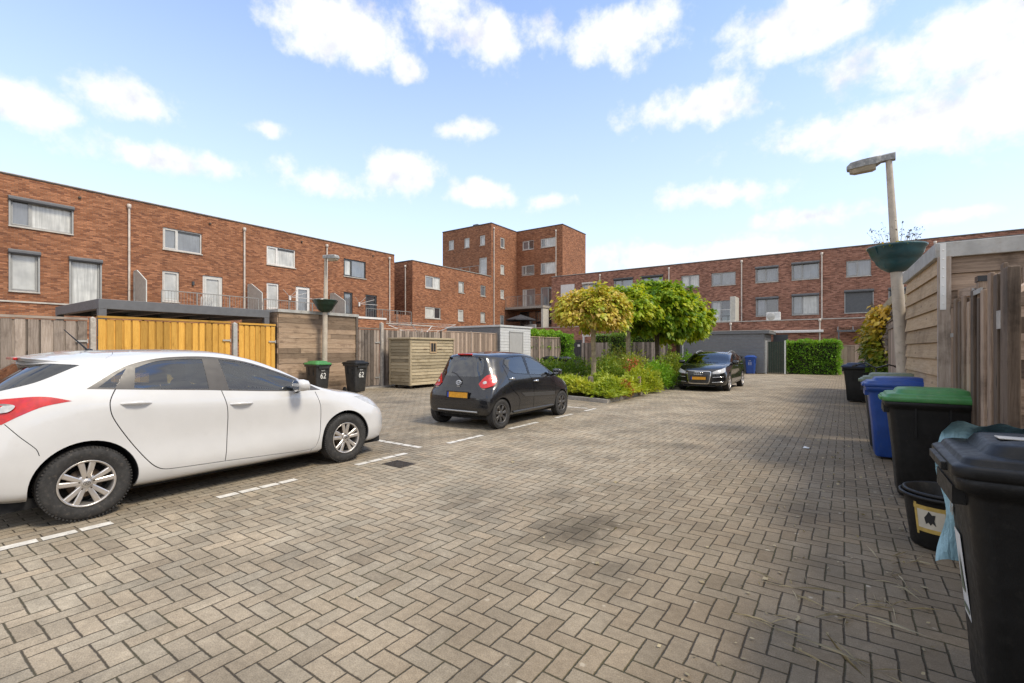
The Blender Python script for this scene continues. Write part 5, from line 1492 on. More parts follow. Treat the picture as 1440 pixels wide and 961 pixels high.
# ---------------------------------------------------------------- cars
class Shell:
    """half car body as a smooth surface over a grid of stations (tail to nose) and rows (sill to roof centre)"""
    def __init__(s, stations):
        G = np.array(stations, float)                       # (U, 11, 3)
        s.U, s.S = G.shape[0], G.shape[1]
        mir = np.array([-1, 1, 1.0])
        G = np.concatenate([G[1:2] * mir, G, G[-2:-1] * mir], 0)
        G = np.concatenate([G, G[:, -2:-1] * mir], 1)
        s.G = G
        d = np.diff(G, axis=0)
        s.mu = np.zeros_like(G); s.mu[1:-1] = s.slope(d[:-1], d[1:]); s.mu[0] = d[0]; s.mu[-1] = d[-1]
        us = np.linspace(0, s.U - 1, (s.U - 1) * 14 + 1); ss = np.linspace(0, s.S - 1, (s.S - 1) * 12 + 1)
        A, Bm = np.meshgrid(us, ss, indexing='ij')
        s.ua, s.sa = A.ravel(), Bm.ravel()
        s.tab = s.P(s.ua, s.sa)
    @staticmethod
    def slope(a, b):
        m = (a + b) / 2
        lim = 2.6 * np.minimum(np.abs(a), np.abs(b))
        m = np.sign(m) * np.minimum(np.abs(m), lim)
        return np.where(a * b <= 0, 0, m)
    @staticmethod
    def herm(p0, p1, m0, m1, t):
        t2, t3 = t * t, t * t * t
        return (2 * t3 - 3 * t2 + 1) * p0 + (t3 - 2 * t2 + t) * m0 + (-2 * t3 + 3 * t2) * p1 + (t3 - t2) * m1
    def P(s, u, v):
        u = np.clip(np.asarray(u, float), 0, s.U - 1); v = np.clip(np.asarray(v, float), 0, s.S - 1)
        i = np.minimum(u.astype(int), s.U - 2); t = (u - i)[:, None, None]
        Q = s.herm(s.G[i + 1], s.G[i + 2], s.mu[i + 1], s.mu[i + 2], t)      # (N, rows+1, 3)
        d = np.diff(Q, axis=1)
        m = np.zeros_like(Q); m[:, 1:-1] = s.slope(d[:, :-1], d[:, 1:]); m[:, 0] = d[:, 0]; m[:, -1] = d[:, -1]
        j = np.minimum(v.astype(int), s.S - 2); w_ = (v - j)[:, None]
        k = np.arange(len(u))
        return s.herm(Q[k, j], Q[k, j + 1], m[k, j], m[k, j + 1], w_)
    def N(s, u, v):
        e = 0.03
        du = s.P(u + e, v) - s.P(u - e, v); dv = s.P(u, v + e) - s.P(u, v - e)
        n = np.cross(dv, du) * -1.0
        l = np.linalg.norm(n, axis=1, keepdims=True)
        n = np.where(l > 1e-9, n / np.maximum(l, 1e-9), 0)
        return n
    def inv(s, pts, wt=(1, 1, 1), smax=99, smin=-1, um=(-1, 99)):
        pts = np.array(pts, float); wt = np.array(wt, float)
        ok = (s.sa <= smax) & (s.sa >= smin) & (s.ua >= um[0]) & (s.ua <= um[1])
        T = s.tab[ok]; ua, sa = s.ua[ok], s.sa[ok]
        out = []
        for p in pts:
            dd = (((T - p) * wt) ** 2).sum(1)
            out.append((ua[dd.argmin()], sa[dd.argmin()]))
        q = np.array(out)
        e = 0.01
        for _ in range(6):
            p0 = s.P(q[:, 0], q[:, 1]); r_ = (pts - p0) * wt
            Ju = (s.P(q[:, 0] + e, q[:, 1]) - s.P(q[:, 0] - e, q[:, 1])) / (2 * e) * wt
            Jv = (s.P(q[:, 0], q[:, 1] + e) - s.P(q[:, 0], q[:, 1] - e)) / (2 * e) * wt
            a = (Ju * Ju).sum(1) + 1e-6; b_ = (Ju * Jv).sum(1); c = (Jv * Jv).sum(1) + 1e-6
            f, g = (Ju * r_).sum(1), (Jv * r_).sum(1)
            det = a * c - b_ * b_ + 1e-9
            st = np.stack([(c * f - b_ * g) / det, (a * g - b_ * f) / det], 1)
            q = q + np.clip(st, -.3, .3) * 0.8
            q[:, 0] = np.clip(q[:, 0], 0, s.U - 1); q[:, 1] = np.clip(q[:, 1], max(0, smin), min(s.S - 1, smax))
        return q
def curve(pts, n=6, closed=True):
    """smooth (Catmull-Rom) curve through points; a point written as a list is a sharp corner"""
    P_ = [np.array(p, float) for p in pts]; sharp = [isinstance(p, list) for p in pts]
    m = len(P_); out = []
    for i in range(m if closed else m - 1):
        p1, p2 = P_[i], P_[(i + 1) % m]
        p0 = P_[(i - 1) % m] if (closed or i > 0) else p1
        p3 = P_[(i + 2) % m] if (closed or i + 2 < m) else p2
        t1 = (p2 - p0) / 2 if not sharp[i] else (p2 - p1)
        t2 = (p3 - p1) / 2 if not sharp[(i + 1) % m] else (p2 - p1)
        L = np.linalg.norm(p2 - p1)
        for tt in (t1, t2):
            l = np.linalg.norm(tt)
            if l > L * 1.0: tt *= L / l
        for k in range(n):
            out.append(Shell.herm(p1, p2, t1, t2, k / n))
    if not closed: out.append(P_[-1])
    return np.array(out)
def inpoly(pt, poly):
    x, y = pt[:, 0], pt[:, 1]; r = np.zeros(len(pt), bool)
    n = len(poly); j = n - 1
    for i in range(n):
        xi, yi = poly[i]; xj, yj = poly[j]
        c = ((yi > y) != (yj > y)) & (x < (xj - xi) * (y - yi) / (yj - yi + 1e-12) + xi)
        r ^= c; j = i
    return r
SC = np.array([0.34, 0.22])
def car_shell(root, sh, regions, seams, body_mat, wells, lip=.014):
    """regions: list of dict(name, loop(u,s), mat, sym, inset, parent); first match wins. Returns objects by name"""
    cons = []
    polys = []
    for r_ in regions: cons.append(r_['loop'] * SC); polys.append(r_['loop'] * SC)
    gaps = [g * SC for g in seams]; wl = [g * SC for g in wells]
    for g in gaps + wl: cons.append(g)
    U1, S1 = (sh.U - 1) * SC[0], (sh.S - 1) * SC[1]
    rect = np.array([(x, 0) for x in np.linspace(0, U1, 161)[:-1]] + [(U1, y) for y in np.linspace(0, S1, 61)[:-1]] + [(x, S1) for x in np.linspace(U1, 0, 161)[:-1]] + [(0, y) for y in np.linspace(S1, 0, 61)[:-1]])
    cons.append(rect)
    verts, edges = [], []
    for c in cons:
        b = len(verts); verts += [tuple(p) for p in c]; n = len(c)
        edges += [(b + i, b + (i + 1) % n) for i in range(n)]
    cp = np.array(verts)
    gx, gy = np.meshgrid(np.arange(1, (sh.U - 1) * 8) / 8 * SC[0], np.arange(1, (sh.S - 1) * 5) / 5 * SC[1], indexing='ij')
    gp = np.stack([gx.ravel(), gy.ravel()], 1)
    keep = np.ones(len(gp), bool)
    for k in range(0, len(gp), 500):
        dd = ((gp[k:k + 500, None] - cp[None]) ** 2).sum(2).min(1); keep[k:k + 500] = dd > 0.016 ** 2
    verts += [tuple(p) for p in gp[keep]]
    res = delaunay_2d_cdt([Vector(p) for p in verts], edges, [], 0, 1e-5)
    V2 = np.array([tuple(p) for p in res[0]]); F = np.array([f for f in res[2]])
    cen = V2[F].mean(1)
    ok = (cen[:, 0] > 0) & (cen[:, 0] < U1) & (cen[:, 1] > 0) & (cen[:, 1] < S1)
    cls = np.full(len(F), -1)
    un = np.ones(len(F), bool)
    for g in gaps + wl:
        q = inpoly(cen, g); cls[q & un] = -2; un &= ~q
    for i, p in enumerate(polys):
        q = inpoly(cen, p) & un; cls[q] = i; un &= ~q
    uvq = V2 / SC
    P3 = sh.P(uvq[:, 0], uvq[:, 1]); N3 = sh.N(uvq[:, 0], uvq[:, 1])
    # outward orientation
    flip = np.sign((N3 * (P3 - np.array([0, P3[:, 1].mean(), .6]))).sum()); N3 = N3 * (flip if flip != 0 else 1)
    made = {}
    def emit(name, ids, mats, parent, sides, inset, lipd):
        for sd_ in sides:
            vs, fs, ns, ro = [], [], [], {}
            for mir in sd_:
                fl = F[ids]
                use = np.unique(fl)
                mp = {}
                for k in use:
                    p = P3[k] - N3[k] * inset
                    key = None
                    if abs(p[0]) < 1e-4 and len(sd_) == 2:
                        key = (round(p[1], 4), round(p[2], 4))
                        if key in ro: mp[k] = ro[key]; continue
                    mp[k] = len(vs); vs.append((p[0] * mir, p[1], p[2])); n_ = N3[k] * [mir, 1, 1]
                    if key is not None: n_ = n_ * [0, 1, 1]; ro[key] = mp[k]
                    ns.append(n_)
                cnt = {}
                for t_ in fl:
                    a, b_, c = (mp[q] for q in t_)
                    if len({a, b_, c}) < 3: continue
                    tri = (a, b_, c)
                    nn = np.cross(np.array(vs[b_]) - vs[a], np.array(vs[c]) - vs[a])
                    if nn.dot(np.array(ns[a]) + ns[b_] + ns[c]) < 0: tri = (a, c, b_)
                    fs.append(tri)
                    for e in ((0, 1), (1, 2), (2, 0)):
                        k = (t_[e[0]], t_[e[1]]); k = (min(k), max(k)); cnt[k] = cnt.get(k, 0) + 1
                if lipd:
                    for (a, b_), q in cnt.items():
                        if q != 1: continue
                        if max(abs(P3[a][0]), abs(P3[b_][0])) < 1e-4: continue
                        b0 = len(vs)
                        for k in (a, b_):
                            p = P3[k] - N3[k] * inset; p2 = P3[k] - N3[k] * (inset + lipd)
                            vs.append((p[0] * mir, p[1], p[2])); ns.append((0, 0, 0))
                            vs.append((p2[0] * mir, p2[1], p2[2])); ns.append((0, 0, 0))
                        fs.append((b0, b0 + 2, b0 + 3, b0 + 1))
            me = bpy.data.meshes.new(name)
            me.from_pydata([tuple(map(float, p)) for p in vs], [], [tuple(map(int, f)) for f in fs])
            me.materials.append(mats)
            me.polygons.foreach_set('use_smooth', [True] * len(me.polygons))
            me.update()
            try: me.normals_split_custom_set_from_vertices([tuple(map(float, n)) for n in ns])
            except Exception as ex: print('normals', ex)
            o = bpy.data.objects.new(name, me); COL.objects.link(o); o.parent = parent
            made.setdefault(name, []).append(o)
    emit('body', np.where((cls == -1) & ok)[0], M[body_mat], root, [(1, -1)], 0.0, lip)
    for i, r_ in enumerate(regions):
        ids = np.where((cls == i) & ok)[0]
        if len(ids) == 0: print('empty region', r_['name']); continue
        sides = [(1, -1)] if r_.get('sym') else [(1,), (-1,)]
        par = root
        emit(r_['name'], ids, M[r_['mat']], par, sides, r_.get('inset', 0.0), r_.get('lip', lip))
    # dark liner behind the lower body, open at the wheels
    ids = []
    lim = (cen[:, 1] < 4.9 * SC[1])
    inw = np.zeros(len(F), bool)
    for g in wl: inw |= inpoly(cen, g)
    sel = np.where(ok & lim & ~inw)[0]
    emit('inner_shell', sel, M['dark_void'], root, [(1, -1)], 0.035, 0)
    return made
def reparent(child, parent):
    child.parent = parent
def seam(sh, pts, width=.0045, wt=(.03, 1, 1), smax=7.6, n=6):
    """thin open gap along a traced line"""
    c = curve(pts, n, closed=False)
    d = np.gradient(c, axis=0); ax = np.array(wt) > .1
    d = d * ax; d /= np.linalg.norm(d, axis=1, keepdims=True) + 1e-9
    k = [i for i in range(3) if ax[i]]
    nrm = np.zeros_like(d)
    if len(k) == 2: nrm[:, k[0]] = -d[:, k[1]]; nrm[:, k[1]] = d[:, k[0]]
    else: nrm = np.cross(d, np.array([0, 0, 1.0])); 
    lo = np.concatenate([c + nrm * width, (c - nrm * width)[::-1]])
    return sh.inv(lo, wt, smax)
def car_wheel(root, x, y, Rt, wd, Rr, side, style, rim_mat='alloy', hub_mark=None):
    """tyre, rim with spokes, brake disc; side = +1 when the outer face looks along +X"""
    wh = bpy.data.objects.new('wheel', None); wh.empty_display_size = .1; COL.objects.link(wh); wh.parent = root; wh.location = (x, y, Rt)
    h = wd / 2
    t = MB()
    pr = [(Rr - .012, -h * .8), (Rr + .006, -h * .86), (Rr + .03, -h * .97), ((Rr + Rt) / 2, -h), (Rt - .035, -h * .97), (Rt - .012, -h * .86), (Rt - .003, -h * .7), (Rt, -h * .35)]
    prof = pr + [(Rt - .006, -h * .30), (Rt, -h * .25), (Rt, h * .25), (Rt - .006, h * .30)] + [(r, -q) for r, q in pr[::-1]]
    t.lathe(prof, n=64, axis='x')
    for k in range(72):                                     # shoulder blocks of the tread
        a = 2 * math.pi * k / 72
        for s_ in (-1, 1):
            c = ((Rt - .006) * math.cos(a), (Rt - .006) * math.sin(a))
            Mx = Matrix.Rotation(a, 3, 'X')
            t.obox((s_ * h * .80, c[0], c[1]), (h * .22, .014, .012), Mx, 0)
    t.build('tyre', M['rubber'], wh, local=True)
    r_ = MB(); s = side
    fo = s * h * .80                                       # plane of the outer face
    r_.lathe([(Rr - .012, s * h * .84), (Rr, s * h * .90), (Rr - .006, s * h * .93), (Rr - .016, s * h * .90), (Rr - .022, s * h * .70), (Rr - .03, -s * h * .6), (Rr - .012, -s * h * .8)], n=56, axis='x')
    def spoke(a, w0, w1, ra, rb, za, zb, th=.022):
        v = []
        for (rr, ww, zz) in ((ra, w0, za), ((ra + rb) / 2, (w0 + w1) / 2, (za + zb) / 2 + s * .004), (rb, w1, zb)):
            for (q, dz) in ((-1, -.006 * s), (-.6, 0), (.6, 0), (1, -.006 * s), (1, -th * s), (-1, -th * s)):
                yy, zc = rr, q * ww
                v.append((zz + dz, yy * math.cos(a) - zc * math.sin(a), yy * math.sin(a) + zc * math.cos(a)))
        f = [[i * 6 + k, i * 6 + (k + 1) % 6, (i + 1) * 6 + (k + 1) % 6, (i + 1) * 6 + k] for i in range(2) for k in range(6)]
        r_.add(v, f)
    zi, zo = s * h * .74, s * h * .84
    if style == 'ten':
        for k in range(5):
            a = 2 * math.pi * k / 5 + math.pi / 2
            for q in (-1, 1):
                b_ = a + q * .22
                spoke(b_, .019, .024, .045, Rr - .012, zi, zo)
        r_.lathe([(.001, zi + s * .004), (.034, zi + s * .003), (.036, zi - s * .004), (.062, zi - s * .002), (.075, zi - s * .012), (.08, zi - s * .04)], n=30, axis='x')
    elif style == 'cover':
        for k in range(7):
            a = 2 * math.pi * k / 7 + .2
            spoke(a - .10, .014, .026, .04, Rr - .012, zi, zo - s * .004); spoke(a + .12, .010, .016, .05, Rr - .012, zi - s * .004, zo - s * .006)
        r_.lathe([(.001, zi + s * .006), (.05, zi + s * .004), (.07, zi - s * .01), (.075, zi - s * .04)], n=28, axis='x')
    else:
        for k in range(5):
            a = 2 * math.pi * k / 5 + .4
            for q in (-1, 1): spoke(a + q * .13, .013, .022, .045, Rr - .012, zi, zo)
        r_.lathe([(.001, zi + s * .004), (.05, zi + s * .002), (.07, zi - s * .01), (.075, zi - s * .04)], n=28, axis='x')
    rim = r_.build('rim', M[rim_mat], wh, local=True, bevel=.002, seg=1)
    d = MB().lathe([(.001, zi - s * .06), (Rr * .62, zi - s * .06), (Rr * .62, zi - s * .075), (.001, zi - s * .075)], n=32, axis='x')
    d.build('brake_disc', M['rust_disc'], wh, local=True)
    d = MB().lathe([(.001, -s * h * .45), (Rr - .02, -s * h * .45)], n=32, axis='x'); d.build('wheel_back', M['dark_void'], wh, local=True)
    nb = MB()
    for k in range(5):
        a = 2 * math.pi * k / 5 + math.pi / 2
        nb.lathe([(.001, zi + s * .005), (.007, zi + s * .004), (.009, zi - s * .006)], (0, .053 * math.cos(a), .053 * math.sin(a)), 8, 'x')
    nb.build('wheel_nuts', M['iron'], wh, local=True)
    if hub_mark:
        e = MB(); hub_mark(e, zi + s * .0055, s); e.build('emblem', M['alloy_dark'], wh, local=True)
    return wh
def wheel_well(root, sh, y, r, x0, x1):
    """dark liner kept inside the body skin"""
    n = 24; ang = [math.pi * (k / n) * 1.16 - .08 * math.pi for k in range(n + 1)]
    yz = []
    for a in ang:
        rr = r
        while rr > .2:
            p = (y + rr * math.cos(a), max(.22, .32 + rr * math.sin(a)))
            q = sh.inv([(.85, p[0], p[1])], (.03, 1, 1), 5); c = sh.P(q[:, 0], q[:, 1])[0]
            if math.hypot(c[1] - p[0], c[2] - p[1]) < .02 and c[0] > x0 + .06: break
            rr -= .02
        yz.append((p[0], .32 + rr * math.sin(a), min(x1, c[0] - .02)))
    for s in (-1, 1):
        mb = MB(); v = []
        for (py, pz, px) in yz:
            v += [(s * x0, py, pz), (s * max(px, x0 + .02), py, pz)]
        mb.add(v, [[2 * k, 2 * k + 1, 2 * k + 3, 2 * k + 2] for k in range(n)])
        mb.add([(s * x0, py, pz) for (py, pz, px) in yz], [list(range(n + 1))])
        mb.build('wheel_arch_liner', M['dark_void'], root, local=True, recalc=False)
def interior(root, y0, y1, zf, w, rows, wheel_y, zs=.78, hz=1.22):
    mb = MB().box(-w, w, y0, y1, zf - .04, zf); mb.build('cabin_floor', M['dark_void'], root, local=True)
    for (y, xs) in rows:
        for x in xs:
            st = MB()
            loft(st, [rring(.21, .22, .08, zf, x, y + .2), rring(.23, .25, .08, zf + .16, x, y + .2), rring(.2, .22, .08, zf + .22, x, y + .2)])
            loft(st, [rring(.20, .07, .06, zf + .15, x, y), rring(.22, .075, .06, zf + .4, x, y - .05), rring(.18, .06, .05, zf + .68, x, y - .11), rring(.10, .04, .03, zf + .72, x, y - .12)])
            loft(st, [rring(.06, .03, .025, zf + .70, x, y - .12), rring(.125, .045, .04, zf + .75, x, y - .125), rring(.12, .045, .04, zf + .86, x, y - .14), rring(.07, .03, .025, zf + .90, x, y - .145)])
            st.build('seat', M['seat_cloth'], root, local=True)
    d = MB(); loft(d, [rring(w * .95, .22, .1, zf + .25, 0, y1 - .28), rring(w * .93, .20, .1, zf + .46, 0, y1 - .22), rring(w * .85, .12, .08, zf + .52, 0, y1 - .16)]); d.build('dashboard', M['seat_cloth'], root, local=True)
    sw = MB(); c = Vector((-.36, wheel_y, zf + .50)); pts = []
    for k in range(25):
        a = 2 * math.pi * k / 24; pts.append(c + Vector((.18 * math.cos(a), -.18 * math.sin(a) * .42, .18 * math.sin(a) * .9)))
    sw.tube(pts, .014, 8); sw.tube([c + Vector((-.17, 0, 0)), c + Vector((.17, 0, 0))], .02, 6); sw.build('steering_wheel', M['trim_black'], root, local=True)
def mirror(root, x, y, z, mat, s, sz=1.0):
    m_ = MB(); k = sz
    loft(m_, [rring(.03 * k, .03 * k, .02, z - .05 * k, s * (x + .10), y), rring(.10 * k, .065 * k, .05 * k, z - .035 * k, s * (x + .115), y), rring(.115 * k, .075 * k, .055 * k, z + .03 * k, s * (x + .12), y - .005),
              rring(.105 * k, .06 * k, .05 * k, z + .075 * k, s * (x + .115), y - .01), rring(.05 * k, .025 * k, .02, z + .092 * k, s * (x + .105), y - .012)])
    mo = m_.build('door_mirror', M[mat], root, local=True, smooth_all=True)
    a = MB().tube([(s * (x - .06), y + .03, z - .075 * k), (s * (x + .07), y, z - .035 * k)], .022, 8); a.build('mirror_arm', M['trim_black'], mo, local=True)
    g = MB(); g.lathe([(.001, 0), (.07 * k, 0)], (s * (x + .12), y - .076 * k, z + .02), 20, 'y'); g.build('mirror_glass', M['chrome'], mo, local=True)
def handle(door, sh, y, z, L, mat, w=.022):
    q = sh.inv([(0.9, y - L / 2, z + .004), (.9, y, z), (.9, y + L / 2, z - .004)], (.03, 1, 1), 6)
    for o in door:
        s = 1 if o.data.vertices[0].co.x > 0 else -1
        P_ = sh.P(q[:, 0], q[:, 1]); N_ = sh.N(q[:, 0], q[:, 1]); N_ *= np.sign(N_[:, 0:1])
        mb = MB()
        def at(i, d, dz): p = P_[i] + N_[i] * d; return (s * p[0], p[1], p[2] + dz)
        mb.tube([at(0, -.004, 0), tuple((np.array(at(0, .028, 0)) * .6 + np.array(at(1, .03, 0)) * .4)), at(1, .036, .002), tuple((np.array(at(2, .028, 0)) * .6 + np.array(at(1, .03, 0)) * .4)), at(2, -.004, 0)], [.010, w * .6, w * .75, w * .6, .010], 10)
        mb.build('door_handle', M[mat], o, local=True)
def number_plate(root, c, w, h, nx, tilt, yaw=0.0, front=False):
    """yellow plate with blue strip; nx=-1 faces -Y (tail), +1 faces +Y (nose)"""
    Mx = Matrix.Rotation(0 if nx < 0 else math.pi, 3, 'Z') @ Matrix.Rotation(tilt, 3, 'X')
    p = MB().obox(c, (w, .012, h), Mx, 0); po = p.build('number_plate', M['plate_yellow'], root, local=True, bevel=.004)
    q = Vector(c) + Mx @ Vector((-w / 2 + .024, -.007, 0)); b_ = MB().obox(q, (.042, .004, h * .94), Mx, 0); b_.build('blue_strip', M['plate_blue'], po, local=True)
    f = MB()
    for (dx, dz, sx, sz) in ((0, h / 2 + .006, w + .03, .014), (0, -h / 2 - .006, w + .03, .014), (-w / 2 - .008, 0, .014, h), (w / 2 + .008, 0, .014, h)):
        f.obox(Vector(c) + Mx @ Vector((dx, -.002, dz)), (sx, .02, sz), Mx, 0)
    f.build('plate_holder', M['trim_black'], po, local=True)
def arch_loop(sh, y, z, r, n=30):
    a = np.linspace(-.25, math.pi + .25, n)
    pts = np.stack([np.full(n, .85), y + r * np.cos(a), z + r * np.sin(a)], 1)
    ok = pts[:, 2] > .23
    q = sh.inv(pts[ok], (.02, 1, 1), 5)
    return np.concatenate([q, [[q[-1, 0], -.6], [q[0, 0], -.6]]])
def loopS(sh, pts, n=5, smax=7.7, wt=(.03, 1, 1)):
    """closed outline traced in side view (y, z)"""
    c = curve([(type(p))((p[0], p[1])) for p in pts], n)
    return sh.inv([(.8, a, b_) for a, b_ in c], wt, smax)
def loop3(sh, pts, n=5, wt=(1, 1, 1), smax=99):
    return sh.inv(curve(pts, n), wt, smax)
def centre(q, s_lo=None):
    """push points lying on the centre line of the tail or nose slightly past it"""
    q = q.copy()
    q[q[:, 0] < .02, 0] = -.15
    return q

# ----- large white hatchback, nose towards +Y
def st(y, rows): return [(x, y if yy is None else yy, z) for (x, yy, z) in rows]
N_ = None
W_ST = [
 [(0,.10,.26),(0,.03,.32),(0,0,.45),(0,0,.62),(0,.05,.86),(0,.10,1.05),(0,.31,1.24),(0,.53,1.40),(0,.58,1.445),(0,.66,1.468),(0,.74,1.482)],
 [(.36,.11,.26),(.40,.04,.32),(.42,.015,.45),(.42,.02,.62),(.41,.07,.86),(.40,.12,1.06),(.37,.32,1.245),(.34,.54,1.40),(.27,.59,1.443),(.14,.68,1.468),(0,.77,1.484)],
 [(.64,.17,.26),(.69,.10,.32),(.72,.08,.45),(.72,.09,.62),(.69,.14,.87),(.655,.19,1.075),(.60,.38,1.255),(.55,.58,1.39),(.45,.64,1.44),(.24,.74,1.47),(0,.84,1.488)],
 [(.74,.34,.24),(.81,.27,.30),(.845,.25,.45),(.855,.26,.62),(.83,.31,.90),(.78,.37,1.10),(.71,.53,1.265),(.63,.68,1.385),(.50,.76,1.445),(.26,.84,1.476),(0,.92,1.493)],
 [(.76,.60,.22),(.85,.58,.28),(.887,.58,.45),(.892,.58,.66),(.872,.60,.95),(.818,.66,1.15),(.745,.78,1.295),(.662,.90,1.405),(.52,.97,1.462),(.27,1.02,1.487),(0,1.06,1.498)],
 [(.76,1.0,.20),(.85,1.0,.25),(0.893,1.0,.42),(0.880,1.0,.66),(0.882,1.0,.94),(.838,1.03,1.125),(.768,1.08,1.29),(.678,1.14,1.428),(.53,1.20,1.474),(.28,1.24,1.495),(0,1.26,1.504)],
 [(.76,1.4,.19),(.85,1.4,.24),(0.888,1.4,.40),(0.873,1.4,.64),(0.884,1.4,.91),(.846,1.42,1.098),(.778,1.45,1.28),(.692,1.48,1.437),(.54,1.5,1.480),(.28,1.52,1.499),(0,1.53,1.506)],
 [(.76,1.9,.19),(.85,1.9,.24),(0.886,1.9,.40),(0.871,1.9,.62),(0.884,1.9,.875),(.848,1.9,1.062),(.782,1.9,1.26),(.695,1.9,1.427),(.545,1.88,1.472),(.28,1.86,1.492),(0,1.85,1.500)],
 [(.76,2.35,.185),(.85,2.35,.235),(0.887,2.35,.40),(0.873,2.35,.60),(0.884,2.35,.845),(.85,2.35,1.025),(.788,2.34,1.195),(.702,2.31,1.345),(.555,2.25,1.405),(.285,2.21,1.435),(0,2.19,1.447)],
 [(.76,2.7,.185),(.85,2.7,.235),(0.888,2.7,.40),(0.874,2.7,.60),(0.884,2.7,.825),(.852,2.7,.998),(.803,2.685,1.095),(.738,2.65,1.21),(.585,2.56,1.29),(.295,2.50,1.328),(0,2.48,1.340)],
 [(.76,3.08,.18),(.85,3.08,.23),(0.889,3.08,.40),(0.875,3.08,.60),(0.880,3.08,.80),(.842,3.08,.965),(.818,3.05,1.005),(.778,3.01,1.045),(.62,2.92,1.095),(.31,2.86,1.128),(0,2.83,1.138)],
 [(.76,3.36,.18),(.85,3.36,.23),(.888,3.36,.40),(.890,3.36,.60),(.866,3.36,.785),(.818,3.36,.915),(.795,3.34,.938),(.755,3.31,.955),(.63,3.23,.978),(.32,3.17,.995),(0,3.15,1.002)],
 [(.76,3.65,.19),(.85,3.65,.24),(.888,3.65,.42),(.886,3.65,.59),(.850,3.64,.74),(.795,3.63,.862),(.765,3.61,.888),(.715,3.59,.908),(.60,3.54,.932),(.31,3.50,.952),(0,3.48,.958)],
 [(.74,3.90,.20),(.82,3.92,.25),(.857,3.93,.42),(.848,3.93,.56),(.812,3.92,.69),(.75,3.90,.79),(.715,3.88,.818),(.655,3.87,.842),(.54,3.85,.868),(.28,3.83,.890),(0,3.82,.897)],
 [(.60,4.12,.20),(.66,4.16,.25),(.70,4.17,.40),(.70,4.165,.53),(.68,4.13,.64),(.635,4.09,.72),(.595,4.08,.745),(.54,4.07,.768),(.43,4.06,.795),(.23,4.05,.818),(0,4.05,.826)],
 [(.36,4.20,.20),(.39,4.25,.25),(.41,4.27,.38),(.41,4.27,.51),(.40,4.25,.62),(.38,4.20,.69),(.35,4.19,.712),(.31,4.18,.73),(.25,4.17,.748),(.13,4.16,.762),(0,4.15,.768)],
 [(0,4.22,.20),(0,4.27,.25),(0,4.30,.38),(0,4.30,.51),(0,4.275,.62),(0,4.235,.685),(0,4.225,.706),(0,4.215,.722),(0,4.205,.733),(0,4.195,.740),(0,4.185,.747)]]
shW = Shell(W_ST)
wc = thing('parked_car', 'large white hatchback parked at the left, nose pointing into the yard', 'car', (-6.335, .49, 0))
DLO = [[.78, 1.15], (.98, 1.285), (1.12, 1.357), (1.34, 1.412), (1.6, 1.43), (1.87, 1.42), (2.2, 1.362), (2.52, 1.25), (2.78, 1.14), [3.07, .985], (2.58, 1.003), (1.93, 1.056), (1.77, 1.072), (1.3, 1.108)]
QG = [[.86, 1.158], (1.0, 1.268), [1.085, 1.322], (1.03, 1.23), [.985, 1.15]]
RG = [[1.155, 1.325], (1.34, 1.388), (1.6, 1.405), [1.745, 1.40], [1.765, 1.088], (1.4, 1.11), [1.125, 1.14]]
FG = [[1.905, 1.395], (2.2, 1.345), (2.52, 1.232), (2.72, 1.145), [2.86, 1.08], [2.83, 1.0], (2.4, 1.03), [1.965, 1.066]]
RD = [(.985, 1.14), (.935, 1.02), (.955, .88), (1.09, .63), (1.24, .41), (1.34, .335), (1.5, .318), (1.91, .30)]
BS = [(1.885, 1.06), (1.93, .88), (1.935, .65), (1.91, .30)]
FD = [(1.91, .30), (2.4, .275), (2.9, .25), (2.985, .29), (3.04, .5), (3.045, .77), (2.985, .97)]
rdoor = np.array(RD + BS[::-1] + [(1.75, 1.10), (1.3, 1.13)])
fdoor = np.array(BS[::-1][::1][::-1] + FD + [(2.6, 1.03), (2.2, 1.06)])
def sideloop(sh, arr, smax=7.7): 
    a = np.array(arr, float); out = []
    for i in range(len(a)):
        p, q = a[i], a[(i + 1) % len(a)]; n = max(1, int(np.linalg.norm(q - p) / .05))
        for k in range(n): out.append(p + (q - p) * k / n)
    return sh.inv([(.85, y, z) for y, z in out], (.03, 1, 1), smax)
def open3(pts): return [(.85, y, z) for y, z in pts]
def smoothopen(pts, n=6): return [tuple(p) for p in curve([tuple(p) for p in pts], n, closed=False)]
US = lambda pts, n=5: curve(pts, n)
RDs, BSs, FDs = smoothopen(RD), smoothopen(BS), smoothopen(FD)
